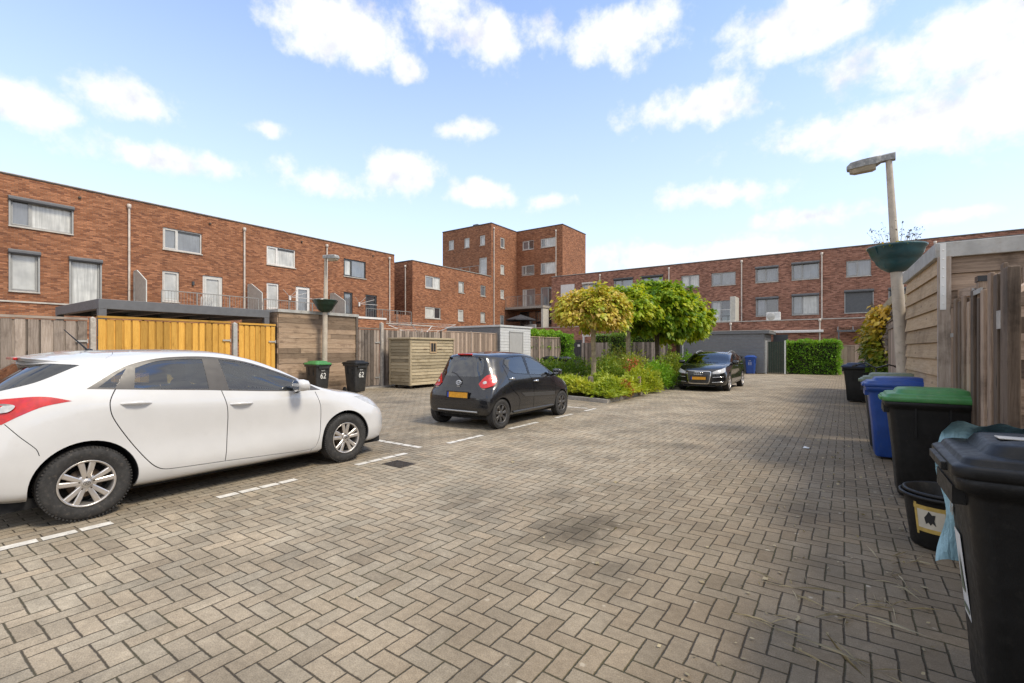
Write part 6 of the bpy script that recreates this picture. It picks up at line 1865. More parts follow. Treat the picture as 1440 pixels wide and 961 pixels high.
regs = [
 dict(name='quarter_window', loop=loopS(shW, QG), mat='glass_tint', inset=.004),
 dict(name='rear_side_window', loop=loopS(shW, RG), mat='glass_tint', inset=.004),
 dict(name='front_side_window', loop=loopS(shW, FG), mat='glass_green', inset=.004),
 dict(name='window_surround', loop=loopS(shW, DLO), mat='pillar_grey', inset=.001),
 dict(name='rear_door', loop=sideloop(shW, RDs + BSs[::-1] + [(1.75, 1.10), (1.3, 1.13)]), mat='paint_white'),
 dict(name='front_door', loop=sideloop(shW, BSs + FDs[1:] + [(2.6, 1.03), (2.2, 1.06)]), mat='paint_white'),
 dict(name='tail_lamp', loop=loop3(shW, [(.43, .1, 1.0), (.62, .15, 1.07), (.77, .33, 1.105), (.815, .52, 1.10), [.82, .68, 1.045], (.84, .5, 1.02), (.83, .36, .955), [.80, .27, .895], (.70, .13, .90), (.52, .09, .92)], 5), mat='lamp_red', inset=-.003),
 dict(name='rear_window', loop=centre(loop3(shW, [[0, .13, 1.08], (.4, .15, 1.09), (.62, .26, 1.13), (.72, .48, 1.215), [.675, .77, 1.345], (.60, .62, 1.352), (.5, .54, 1.36), (.34, .49, 1.37), [0, .48, 1.37]], 6)), mat='glass_tint', inset=.003, sym=True),
 dict(name='windscreen', loop=US([(8.1, 10.4), (8.15, 9), (8.25, 7.7), (9, 7.45), (10.6, 7.5), (10.9, 8.6), (10.95, 9.4), (10.95, 10.4)]), mat='glass_clear', inset=.003, sym=True),
 dict(name='headlamp', loop=loop3(shW, [[.80, 3.60, .855], (.765, 3.76, .845), (.70, 3.95, .80), (.55, 4.12, .70), (.60, 4.15, .63), (.74, 4.03, .64), (.81, 3.84, .73)], 6), mat='lamp_clear', inset=.004),
 dict(name='front_grille', loop=US([(14.2, 1.6), (14.3, 3.0), (15, 3.3), (16.3, 3.4), (16.3, 1.5), (15, 1.4)]), mat='trim_black', inset=.015, sym=True),
]
gap = .0042
sm = [seam(shW, open3(RD), gap), seam(shW, open3(BS), gap), seam(shW, open3(FD), gap),
      seam(shW, [(.03, 0, .655), (.4, .02, .655), (.66, .085, .66), (.735, .12, .72), (.72, .14, .86)], .0028, (1, .3, 1), 6),
      seam(shW, [(.8, .28, .90), (.85, .36, .79), (.87, .45, .68), (.88, .47, .62)], .0028),
      seam(shW, [(.80, 3.12, .985), (.79, 3.25, .955), (.79, 3.45, .92), (.775, 3.62, .888), (.74, 3.78, .855)], .003, (1, 1, .2), 99),
      seam(shW, [(.655, .85, 1.41), (.62, 1.0, 1.445), (.45, 1.06, 1.485), (0.05, 1.10, 1.499)], .002, (1, 1, .2), 99),
      seam(shW, [(.85, 2.93, .255), (.85, 2.92, .19)], .003)]
wells = [arch_loop(shW, .775, .325, .372), arch_loop(shW, 3.425, .325, .365)]
mW = car_shell(wc, shW, regs, sm, 'paint_white', wells)
for a, b_ in zip(mW['rear_door'], ('rear_side_window',) * 2): pass
handle(mW['rear_door'], shW, 1.13, .995, .235, 'paint_white'); handle(mW['front_door'], shW, 2.08, .905, .235, 'paint_white')
def hub_h(e, x, s):
    n = 20
    for k in range(n):
        a, b2 = 2 * math.pi * k / n, 2 * math.pi * (k + 1) / n
        e.beam((x, .024 * math.cos(a), .016 * math.sin(a)), (x, .024 * math.cos(b2), .016 * math.sin(b2)), .003, .003)
    e.beam((x, -.010, -.012), (x, -.005, .012), .003, .004); e.beam((x, .005, -.012), (x, .010, .012), .003, .004); e.beam((x, -.008, -.002), (x, .008, .003), .003, .004)
for s in (1, -1):
    for y in (.775, 3.425): car_wheel(wc, s * .79, y, .322, .20, .205, s, 'ten', hub_mark=hub_h)
for y in (.775, 3.425): wheel_well(wc, shW, y, .375, .62, .86)
MB().box(-.72, .72, .25, 4.1, .16, .24).build('underbody', M['dark_void'], wc, local=True)
interior(wc, .5, 3.1, .42, .70, ((1.12, (-.42, .42)), (2.05, (-.37, .37))), 2.62)
for s in (1, -1): mirror(wc, .87, 2.72, 1.05, 'paint_white', s)
ant = MB().tube([(0, .98, 1.495), (0, .80, 1.70)], [.009, .004], 8); ant.lathe([(.001, 1.512), (.03, 1.505), (.036, 1.49)], (0, .99, 0), 14); ant.build('aerial', M['trim_black'], wc, local=True)
sp = MB(); 
v = []
for (x, y0_, z0_) in ((0, .17, 1.462), (.3, .185, 1.460), (.52, .25, 1.448), (.63, .45, 1.425), (.665, .72, 1.395)):
    pass
tp = [(0, .44, 1.432), (.28, .45, 1.428), (.48, .51, 1.418), (.60, .62, 1.398), (.672, .79, 1.362)]
ins = [(0, .80, 1.490), (.22, .84, 1.486), (.42, .88, 1.472), (.53, .92, 1.458), (.652, .97, 1.425)]
v = [(x, y, z) for x, y, z in tp] + [(x, y, z) for x, y, z in ins] + [(x * .97, y + .03, z - .035) for x, y, z in tp] + [(x * .96, y - .1, z - .06) for x, y, z in ins]
f = []
for i in range(4): f += [(i, i + 1, 6 + i, 5 + i), (10 + i, 15 + i, 16 + i, 11 + i), (i, 10 + i, 11 + i, i + 1)]
vm = [(-x, y, z) for x, y, z in v]
sp.add(v + vm, f + [tuple(20 + k for k in q) for q in f], smooth=False)
spo = sp.build('roof_spoiler', M['paint_white'], wc, local=True, bevel=.008)
bl = MB().box(-.16, .16, .425, .46, 1.405, 1.430); bl.build('brake_light', M['lamp_red'], spo, local=True, bevel=.006)
# clear reversing lens inside the red lamp
for s in (1, -1):
    qq = shW.inv(curve([(.66, .16, 1.04), (.775, .30, 1.055), (.805, .345, 1.035), (.785, .31, .985), (.66, .15, .965)], 5))
    pp = shW.P(qq[:, 0], qq[:, 1]); nn = shW.N(qq[:, 0], qq[:, 1]); nn *= np.sign((nn * (pp - [0, 2, .6])).sum(1))[:, None]
    pp = pp + nn * .017
    lm = mW['tail_lamp'][0 if s > 0 else 1]
    MB().add([(s * p[0], p[1], p[2]) for p in pp], [list(range(len(pp)))]).build('reversing_lens', M['lamp_clear'], lm, local=True)
number_plate(wc, (0, -.006, .72), .52, .11, -1, 0.0)
wp = MB().tube([(.1, .115, 1.075), (-.1, .26, 1.19), (-.2, .33, 1.25)], .009, 6); wp.build('rear_wiper', M['trim_black'], wc, local=True)


# ----- small charcoal hatchback seen from behind
A_ST = [
 [(0,.08,.24),(0,.02,.29),(0,-.01,.42),(0,-.005,.58),(0,.035,.735),(0,.06,.86),(0,.13,1.12),(0,.225,1.372),(0,.29,1.412),(0,.38,1.434),(0,.5,1.447)],
 [(.36,.08,.24),(.41,.02,.29),(.43,-.008,.42),(.43,-.003,.58),(.40,.04,.735),(.365,.07,.86),(.315,.14,1.12),(.265,.235,1.369),(.22,.30,1.41),(.12,.39,1.434),(0,.52,1.449)],
 [(.66,.11,.24),(.715,.045,.29),(.742,.022,.42),(.742,.028,.58),(.70,.085,.735),(.625,.135,.865),(.53,.21,1.12),(.445,.29,1.36),(.365,.36,1.408),(.20,.46,1.434),(0,.58,1.453)],
 [(.71,.21,.22),(.768,.14,.27),(.802,.125,.42),(.806,.13,.58),(.785,.20,.765),(.715,.275,.91),(.622,.35,1.13),(.52,.42,1.345),(.42,.49,1.408),(.23,.57,1.438),(0,.66,1.457)],
 [(.71,.40,.21),(.782,.37,.26),(.815,.36,.42),(.82,.36,.60),(.803,.40,.79),(.742,.47,.97),(.658,.53,1.17),(.565,.58,1.355),(.45,.66,1.418),(.24,.73,1.446),(0,.80,1.462)],
 [(.70,.75,.20),(.775,.75,.25),(.803,.75,.40),(.807,.75,.60),(.798,.75,.82),(0.757,.76,1.0),(0.675,.80,1.2),(0.59,.84,1.373),(0.465,.89,1.428),(.26,.94,1.453),(0,.98,1.466)],
 [(.70,1.1,.20),(.775,1.1,.25),(.800,1.1,.40),(.803,1.1,.60),(.798,1.1,.81),(0.765,1.1,.985),(0.69,1.11,1.19),(0.603,1.13,1.385),(0.475,1.15,1.43),(.26,1.18,1.455),(0,1.2,1.467)],
 [(.70,1.45,.20),(.775,1.45,.25),(.80,1.45,.40),(.803,1.45,.60),(.797,1.45,.79),(0.768,1.45,.965),(0.7,1.45,1.17),(0.612,1.45,1.372),(0.48,1.45,1.422),(.26,1.45,1.448),(0,1.45,1.460)],
 [(.70,1.8,.20),(.775,1.8,.25),(.80,1.8,.40),(.803,1.8,.60),(.796,1.8,.78),(0.77,1.8,.945),(0.705,1.79,1.13),(0.62,1.77,1.315),(0.49,1.73,1.378),(.26,1.70,1.412),(0,1.68,1.426)],
 [(.70,2.1,.20),(.775,2.1,.25),(.80,2.1,.40),(.803,2.1,.58),(.795,2.1,.76),(.770,2.1,.925),(.732,2.08,1.04),(.667,2.05,1.175),(.53,1.98,1.265),(.27,1.93,1.305),(0,1.91,1.318)],
 [(.70,2.42,.20),(.775,2.42,.25),(.803,2.42,.40),(.806,2.42,.58),(.792,2.42,.75),(.765,2.42,.895),(.748,2.40,.945),(.712,2.37,1.0),(.57,2.28,1.065),(.29,2.22,1.10),(0,2.20,1.112)],
 [(.70,2.64,.20),(.775,2.64,.25),(.806,2.64,.40),(.808,2.64,.57),(.785,2.64,.73),(.748,2.64,.855),(.725,2.62,.88),(.688,2.60,.90),(.57,2.53,.93),(.30,2.47,.958),(0,2.45,.968)],
 [(.69,2.88,.20),(.765,2.88,.25),(.798,2.88,.40),(.797,2.88,.55),(.772,2.87,.68),(.732,2.86,.79),(.698,2.85,.822),(.652,2.83,.843),(.54,2.79,.873),(.28,2.75,.90),(0,2.74,.91)],
 [(.65,3.08,.20),(.715,3.10,.25),(.745,3.10,.40),(.742,3.10,.53),(.722,3.09,.64),(.683,3.07,.72),(.648,3.06,.748),(.598,3.05,.768),(.49,3.03,.797),(.26,3.0,.828),(0,3.0,.838)],
 [(.52,3.24,.20),(.57,3.27,.25),(.60,3.28,.38),(.60,3.28,.50),(.59,3.26,.60),(.565,3.22,.665),(.535,3.21,.688),(.485,3.20,.704),(.39,3.19,.728),(.21,3.18,.748),(0,3.18,.756)],
 [(.31,3.32,.20),(.34,3.36,.25),(.355,3.37,.37),(.355,3.37,.49),(.35,3.35,.58),(.335,3.31,.64),(.31,3.30,.655),(.28,3.29,.668),(.22,3.28,.684),(.12,3.27,.698),(0,3.27,.704)],
 [(0,3.34,.20),(0,3.38,.25),(0,3.40,.37),(0,3.40,.49),(0,3.38,.58),(0,3.335,.635),(0,3.325,.65),(0,3.318,.66),(0,3.31,.672),(0,3.305,.68),(0,3.30,.686)]]
shA = Shell(A_ST)
ca = thing('parked_car', 'small charcoal hatchback with round red tail lamps, seen from behind in the middle', 'car', (-6.12, 6.88, 0))
A_DLO = [[.60, 1.215], (.66, 1.30), (.80, 1.352), (1.1, 1.378), (1.4, 1.376), (1.72, 1.325), (1.98, 1.225), (2.2, 1.085), [2.37, .945], (1.9, .955), (1.36, .985), (.95, 1.015), (.76, 1.05)]
A_RG = [[.655, 1.235], (.70, 1.30), (.84, 1.338), (1.1, 1.358), [1.30, 1.36], [1.33, 1.005], (1.05, 1.022), (.86, 1.045), (.74, 1.10)]
A_FG = [[1.40, 1.355], (1.70, 1.305), (1.95, 1.205), (2.10, 1.115), [2.20, 1.04], [2.17, .965], (1.8, .975), [1.40, .995]]
aRD = [(.57, 1.20), (.60, 1.05), (.645, .82), (.74, .70), (.90, .60), (.975, .48), (.96, .30), (1.2, .285), (1.49, .28)]
aBS = [(1.365, .985), (1.45, .88), (1.495, .75), (1.49, .28)]
aFD = [(1.49, .28), (1.9, .27), (2.3, .265), (2.37, .32), (2.40, .5), (2.40, .75), (2.35, .93)]
aRDs, aBSs, aFDs = smoothopen(aRD), smoothopen(aBS), smoothopen(aFD)
regs = [
 dict(name='rear_side_window', loop=loopS(shA, A_RG), mat='glass_tint', inset=.004),
 dict(name='front_side_window', loop=loopS(shA, A_FG), mat='glass_clear', inset=.004),
 dict(name='window_surround', loop=loopS(shA, A_DLO), mat='trim_black', inset=.001),
 dict(name='side_moulding', loop=loopS(shA, [[1.03, .635], [2.36, .575], [2.36, .50], (1.7, .53), [1.16, .555]]), mat='moulding', inset=-.009),
 dict(name='rear_door', loop=sideloop(shA, aRDs + aBSs[::-1] + [(1.0, 1.03), (.78, 1.07), (.64, 1.18)]), mat='paint_charcoal'),
 dict(name='front_door', loop=sideloop(shA, aBSs + aFDs[1:] + [(1.9, .97)]), mat='paint_charcoal'),
 dict(name='tail_lamp', loop=loop3(shA, [[.475, .06, .85], (.54, .11, .955), (.62, .20, 1.03), (.695, .30, 1.02), (.74, .30, .93), (.735, .2, .82), (.65, .10, .775), (.545, .06, .785)], 6), mat='lamp_red', inset=-.014),
 dict(name='rear_window', loop=centre(loop3(shA, [[0, .09, .985], (.30, .095, .985), (.44, .12, .995), (.50, .16, 1.05), (.47, .24, 1.25), (.41, .26, 1.335), (.26, .225, 1.35), [0, .215, 1.352]], 6)), mat='glass_tailgate', inset=.002, sym=True),
 dict(name='tailgate_panel', loop=centre(loop3(shA, [[0, .045, .765], (.34, .05, .772), (.45, .07, .80), (.51, .10, .90), (.53, .17, 1.06), (.485, .24, 1.26), (.425, .26, 1.35), (.27, .225, 1.362), [0, .215, 1.362]], 6)), mat='paint_black', inset=.001, sym=True),
 dict(name='windscreen', loop=US([(8.1, 10.4), (8.15, 9), (8.25, 7.7), (9, 7.4), (10.6, 7.4), (10.9, 8.4), (10.95, 9.2), (10.95, 10.4)]), mat='glass_clear', inset=.003, sym=True),
 dict(name='rear_valance', loop=centre(shA.inv(curve([[0, -.01, .345], (.36, 0, .345), [.52, .03, .335], [.50, .05, .27], (.36, .03, .255), [0, .02, .255]], 6), (1, .3, 1), um=(0, 3))), mat='trim_black', inset=.004, sym=True),
 dict(name='headlamp', loop=loop3(shA, [[.74, 2.80, .80], (.67, 2.98, .775), (.57, 3.16, .70), (.55, 3.22, .62), (.66, 3.16, .60), (.735, 3.0, .68)], 6), mat='lamp_clear', inset=.004),
]
lamp_glass('lamp_ring', (0.60, 0.03, 0.012))
plain('moulding', (0.055, 0.054, 0.053), 0.35, var=0.05)
glass('glass_tailgate', (0.75, 0.95, 0.85), 0.40)
sm = [seam(shA, open3(aRD), .005), seam(shA, open3(aBS), .005), seam(shA, open3(aFD), .005),
      seam(shA, [(.03, -.0, .735), (.30, .03, .735), (.46, .055, .76)], .004, (1, .2, 1), 6),
      seam(shA, [(.70, .13, .775), (.76, .26, .74), (.79, .36, .70), (.80, .42, .645)], .004, (1, 1, 1), 6)]
wells = [arch_loop(shA, .36, .285, .312), arch_loop(shA, 2.70, .285, .312)]
mA = car_shell(ca, shA, regs, sm, 'paint_charcoal', wells)
handle(mA['rear_door'], shA, .735, .925, .15, 'chrome', .03); handle(mA['front_door'], shA, 1.60, .845, .15, 'chrome', .03)
for s in (1, -1):
    for y in (.36, 2.70): car_wheel(ca, s * .722, y, .282, .165, .185, s, 'cover', 'alloy_dark')
for y in (.36, 2.70): wheel_well(ca, shA, y, .315, .56, .775)
MB().box(-.65, .65, .2, 3.2, .16, .235).build('underbody', M['dark_void'], ca, local=True)
interior(ca, .35, 2.4, .40, .62, ((.85, (-.33, .33)), (1.55, (-.32, .32))), 1.98)
for s in (1, -1): mirror(ca, .79, 2.30, 1.0, 'paint_charcoal', s, .9)
MB().box(-.17, .17, .205, .26, 1.395, 1.425).build('brake_light', M['lamp_red'], ca, local=True, bevel=.006)
number_plate(ca, (0.02, -.022, .632), .52, .11, -1, R(-4))
for s in (1, -1): MB().tube([(s * .37, .215, 1.36), (s * .385, .225, 1.31)], .022, 8).build('tailgate_hinge', M['trim_black'], ca, local=True)
em = MB(); ce = (0, .040, .865)
def ring3(e, c, a, b_, r, n=28, tilt=.25, ax='y'):
    pts = []
    for k in range(n + 1):
        t = 2 * math.pi * k / n
        dz = b_ * math.sin(t)
        pts.append((c[0] + a * math.cos(t), c[1] + dz * tilt, c[2] + dz))
    e.tube(pts, r, 6, cap=False)
ring3(em, ce, .062, .043, .006); ring3(em, ce, .022, .041, .005); ring3(em, (0, ce[1] + .004, ce[2] + .017), .044, .018, .005)
em.build('emblem', M['chrome'], ca, local=True)
MB().box(-.035, .035, .024, .034, .785, .80).build('badge', M['satin_silver'], ca, local=True)
for s in (1, -1): MB().box(s * .56 - .075, s * .56 + .075, .062, .072, .748, .770).build('badge', M['chrome'], ca, local=True)
ch_ = shA.inv([(x, 0, .325) for x in np.linspace(0, .5, 8)], (1, .1, 1), um=(0, 3)); pp = shA.P(ch_[:, 0], ch_[:, 1])
pts = [(-p[0], p[1] - .012, p[2]) for p in pp[::-1]] + [(p[0], p[1] - .012, p[2]) for p in pp[1:]]
MB().tube(pts, .016, 8).build('bumper_strip', M['satin_silver'], ca, local=True)
for s in (1, -1):
    sl_ = MB()
    q = shA.inv([(.8, y, .275) for y in np.linspace(.75, 2.3, 9)], (.03, 1, 1), 4); pp = shA.P(q[:, 0], q[:, 1])
    sl_.tube([(s * (p[0] + .006), p[1], p[2]) for p in pp], .02, 8)
    sl_.build('sill_trim', M['moulding'], ca, local=True)
MB().tube([(.06, .06, .90), (-.10, .10, 1.02), (-.25, .12, 1.06)], .009, 6).build('rear_wiper', M['trim_black'], ca, local=True)

# ----- black estate-like hatchback facing the camera
def audi_st():
    out = []
    for i, rowl in enumerate(W_ST):
        rr = []
        for r_, (x, y, z) in enumerate(rowl):
            if z > .95 and i < 11: z = .95 + (z - .95) * .875
            if i in (10, 11): z = z - .005 * max(0, r_ - 4)
            if r_ >= 5 and i >= 12:
                k = {12: .02, 13: .03, 14: .035, 15: .03, 16: .028}[i]; z += k
                if i >= 14: y += {14: .03, 15: .05, 16: .06}[i]
            if r_ == 4 and i >= 14: z += .03; y += .015
            if r_ == 3 and i >= 14: z += .01
            rr.append((x, y, z))
        out.append(rr)
    return out
shD = Shell(audi_st())
cd_ = thing('parked_car', 'black hatchback with roof rails and big framed grille, parked beside the planted island', 'car', (-4.30, 22.11, 0), math.pi)
NF = (10.5, 99)
def nose(q): q = q.copy(); q[q[:, 0] > 15.85, 0] = 16.2; return q
fl = lambda pts, n=5: nose(shD.inv(curve([(([p[0], 4.2, p[1]]) if isinstance(p, list) else (p[0], 4.2, p[1])) for p in pts], n), (1, .06, 1), um=NF))
zf = lambda q: .95 + (q - .95) * .875 if q > .95 else q
DL = lambda L: [type(p)((p[0], zf(p[1]))) for p in L]
gr = [[0, .715], (.34, .715), (.395, .69), (.40, .66), (.345, .345), (.31, .30), [0, .29]]
go = [[0, .733], (.35, .733), (.412, .705), (.420, .66), (.362, .338), (.322, .280), [0, .272]]
plain('grille_mesh', (0.10, 0.10, 0.105), 0.35, 0.4, var=0.35, scale=60)
regs = [
 dict(name='grille', loop=fl(gr), mat='grille_mesh', inset=.02, sym=True),
 dict(name='grille_frame', loop=fl(go), mat='chrome', inset=-.006, sym=True),
 dict(name='headlamp', loop=nose(shD.inv(curve([[.455, 4.22, .70], (.55, 4.15, .745), (.70, 4.0, .80), [.80, 3.72, .862], (.83, 3.80, .77), (.80, 3.95, .685), (.64, 4.15, .645), [.47, 4.24, .635]], 5), (1, .5, 1), um=NF)), mat='lamp_clear', inset=.004),
 dict(name='air_intake', loop=nose(shD.inv(curve([[.45, 4.25, .52], (.65, 4.17, .52), [.82, 3.98, .50], [.80, 4.0, .345], (.65, 4.17, .33), [.40, 4.26, .32]], 4), (1, .3, 1), um=NF)), mat='trim_black', inset=.02),
 dict(name='quarter_window', loop=loopS(shD, DL(QG)), mat='glass_tint', inset=.004),
 dict(name='rear_side_window', loop=loopS(shD, DL(RG)), mat='glass_tint', inset=.004),
 dict(name='front_side_window', loop=loopS(shD, DL(FG)), mat='glass_tint', inset=.004),
 dict(name='window_surround', loop=loopS(shD, DL(DLO)), mat='trim_black', inset=.001),
 dict(name='rear_door', loop=sideloop(shD, [(a, zf(b)) for a, b in RDs + BSs[::-1] + [(1.75, 1.10), (1.3, 1.13)]]), mat='paint_black'),
 dict(name='front_door', loop=sideloop(shD, [(a, zf(b)) for a, b in BSs + FDs[1:] + [(2.6, 1.03), (2.2, 1.06)]]), mat='paint_black'),
 dict(name='windscreen', loop=US([(8.1, 10.4), (8.15, 9), (8.25, 7.8), (9, 7.5), (10.6, 7.55), (10.9, 8.6), (10.95, 9.4), (10.95, 10.4)]), mat='glass_tint', inset=.003, sym=True),
 dict(name='rear_window', loop=centre(loop3(shD, [[0, .11, 1.06], (.4, .13, 1.07), (.6, .24, 1.11), (.60, .40, 1.25), (.5, .40, 1.31), (.34, .34, 1.34), [0, .32, 1.345]], 6)), mat='glass_tint', inset=.003, sym=True),
]
sm = [seam(shD, [(.85, a, zf(b)) for a, b in RD], .006), seam(shD, [(.85, a, zf(b)) for a, b in BS], .006), seam(shD, [(.85, a, zf(b)) for a, b in FD], .006),
      seam(shD, [(.79, 3.2, .955), (.79, 3.45, .92), (.775, 3.62, .90), (.70, 3.9, .85), (.55, 4.08, .80), (.3, 4.16, .785), (.03, 4.18, .78)], .004, (1, 1, .3), 99)]
wells = [arch_loop(shD, .80, .32, .365), arch_loop(shD, 3.435, .32, .365)]
mD = car_shell(cd_, shD, regs, sm, 'paint_black', wells)
handle(mD['rear_door'], shD, 1.13, .945, .22, 'paint_black'); handle(mD['front_door'], shD, 2.08, .885, .22, 'paint_black')
for s in (1, -1):
    for y in (.80, 3.435): car_wheel(cd_, s * .79, y, .32, .21, .235, s, 'twin', 'alloy')
for y in (.80, 3.435): wheel_well(cd_, shD, y, .37, .62, .86)
MB().box(-.72, .72, .25, 4.1, .16, .24).build('underbody', M['dark_void'], cd_, local=True)
interior(cd_, .5, 3.1, .38, .70, ((1.12, (-.42, .42)), (2.05, (-.37, .37))), 2.62)
for s in (1, -1): mirror(cd_, .86, 2.86, 1.01, 'paint_black', s)
for s in (1, -1):
    q = shD.inv([(.6, y, 1.5) for y in (.85, 1.05, 1.5, 2.0, 2.2)], (1, 1, .05)); pp = shD.P(q[:, 0], q[:, 1])
    pts = [(s * p[0], p[1], p[2] + d) for p, d in zip(pp, (.0, .035, .045, .035, .0))]
    MB().tube(pts, .017, 8).build('roof_rail', M['satin_silver'], cd_, local=True)
ce = shD.P(np.array([15.99]), np.array([4.3]))[0]
em = MB()
for k in range(4):
    c0 = (-.1065 + k * .071, 4.345, .645)
    em.tube([(c0[0] + .045 * math.cos(2 * math.pi * i / 24), c0[1], c0[2] + .045 * math.sin(2 * math.pi * i / 24)) for i in range(25)], .008, 6, cap=False)
em.build('emblem', M['chrome'], cd_, local=True)
number_plate(cd_, (0, 4.335, .475), .52, .11, 1, 0.0)
for zz in (.35, .40, .56, .60): MB().box(-.33, .33, 4.285, 4.297, zz, zz + .008).build('grille_bar', M['trim_black'], cd_, local=True)
for s in (1, -1):
    for zz, x0 in ((.515, .47), (.335, .45)):
        q = nose(shD.inv([(x, 4.2, zz + (x - x0) * .06) for x in np.linspace(x0, .80, 7)], (1, .2, 1), um=NF)); pp = shD.P(q[:, 0], q[:, 1])
        MB().tube([(s * p[0], p[1] + .008, p[2]) for p in pp], .011, 6).build('intake_trim', M['chrome'], cd_, local=True)
    MB().tube([(s * .12 - .3, 3.12, 1.0), (s * .12 + .22, 2.98, 1.045)], .008, 6).build('wiper', M['trim_black'], cd_, local=True)
MB().box(-.55, .55, 4.15, 4.255, .18, .215).build('front_lip', M['trim_black'], cd_, local=True, bevel=.01)

for s, o in zip((1, -1), mA['tail_lamp']):
    q = shA.inv([(.585, .12, .875), (.665, .2, .94)]); pp = shA.P(q[:, 0], q[:, 1]); nn = shA.N(q[:, 0], q[:, 1]); nn *= np.sign((nn * (pp - [0, 1.6, .6])).sum(1))[:, None]
    for p, n_, r_, mt in ((pp[0], nn[0], .038, 'lamp_clear'), (pp[1], nn[1], .048, 'lamp_ring')):
        z_ = Vector((s * n_[0], n_[1], n_[2])).normalized(); x_ = z_.cross(Vector((0, 0, 1))).normalized(); y_ = z_.cross(x_)
        c_ = Vector((s * p[0], p[1], p[2])) + z_ * .013
        ps = [c_ + (x_ * math.cos(2 * math.pi * k / 20) + y_ * math.sin(2 * math.pi * k / 20)) * r_ for k in range(20)]
        mb = MB(); mb.add([tuple(c_ + z_ * .006)] + [tuple(k) for k in ps], [(0, 1 + k, 1 + (k + 1) % 20) for k in range(20)], smooth=True); mb.build('lamp_lens', M[mt], o, local=True, recalc=False)


# ---------------------------------------------------------------- plants
def leaf_mesh(name, P_, D_, size, mat, parent=None, jit=.35, ratio=.62, droop=.25, rbias=None, local_off=None, mats2=None):
    """one bent blade per point: P_ positions (N,3), D_ growth directions (N,3)"""
    n = len(P_)
    D_ = D_ + rng.normal(0, jit, D_.shape)
    D_ /= np.linalg.norm(D_, axis=1, keepdims=True) + 1e-9
    up = rng.normal(0, 1, D_.shape) * .5 + np.array([0, 0, 1.0])
    W_ = np.cross(D_, up); W_ /= np.linalg.norm(W_, axis=1, keepdims=True) + 1e-9
    Nn = np.cross(W_, D_)
    L = size * np.clip(rng.lognormal(0, .33, n), .45, 1.9)[:, None]; hw = L * ratio * .5
    a = P_; 
    m1 = P_ + D_ * L * .45 + Nn * L * .06
    tip = P_ + D_ * L - np.array([0, 0, 1]) * L * droop
    l_ = m1 + W_ * hw - Nn * L * .05; r_ = m1 - W_ * hw - Nn * L * .05
    V = np.stack([a, l_, tip, r_, m1], 1).reshape(-1, 3)
    if local_off is not None: V = V - np.array(local_off)
    base = (np.arange(n) * 5)[:, None]
    F = np.concatenate([base + np.array([[0, 4, 1]]), base + np.array([[1, 4, 2]]), base + np.array([[2, 4, 3]]), base + np.array([[3, 4, 0]])], 1).reshape(-1, 3)
    me = bpy.data.meshes.new(name)
    me.vertices.add(len(V)); me.vertices.foreach_set('co', V.astype(np.float32).ravel())
    me.loops.add(len(F) * 3); me.loops.foreach_set('vertex_index', F.astype(np.int32).ravel())
    me.polygons.add(len(F)); me.polygons.foreach_set('loop_start', (np.arange(len(F)) * 3).astype(np.int32))
    me.update(calc_edges=True)
    rv = rng.uniform(0, 1, n) if rbias is None else np.clip(rbias + rng.normal(0, .17, n), 0, 1)
    at = me.attributes.new('rnd', 'FLOAT', 'FACE'); at.data.foreach_set('value', np.repeat(rv, 4).astype(np.float32))
    me.materials.append(M[mat])
    me.polygons.foreach_set('use_smooth', np.ones(len(F), bool))
    o = bpy.data.objects.new(name, me); COL.objects.link(o)
    if parent is not None: o.parent = parent
    return o
def sph(n):
    v = rng.normal(0, 1, (n, 3)); return v / np.linalg.norm(v, axis=1, keepdims=True)
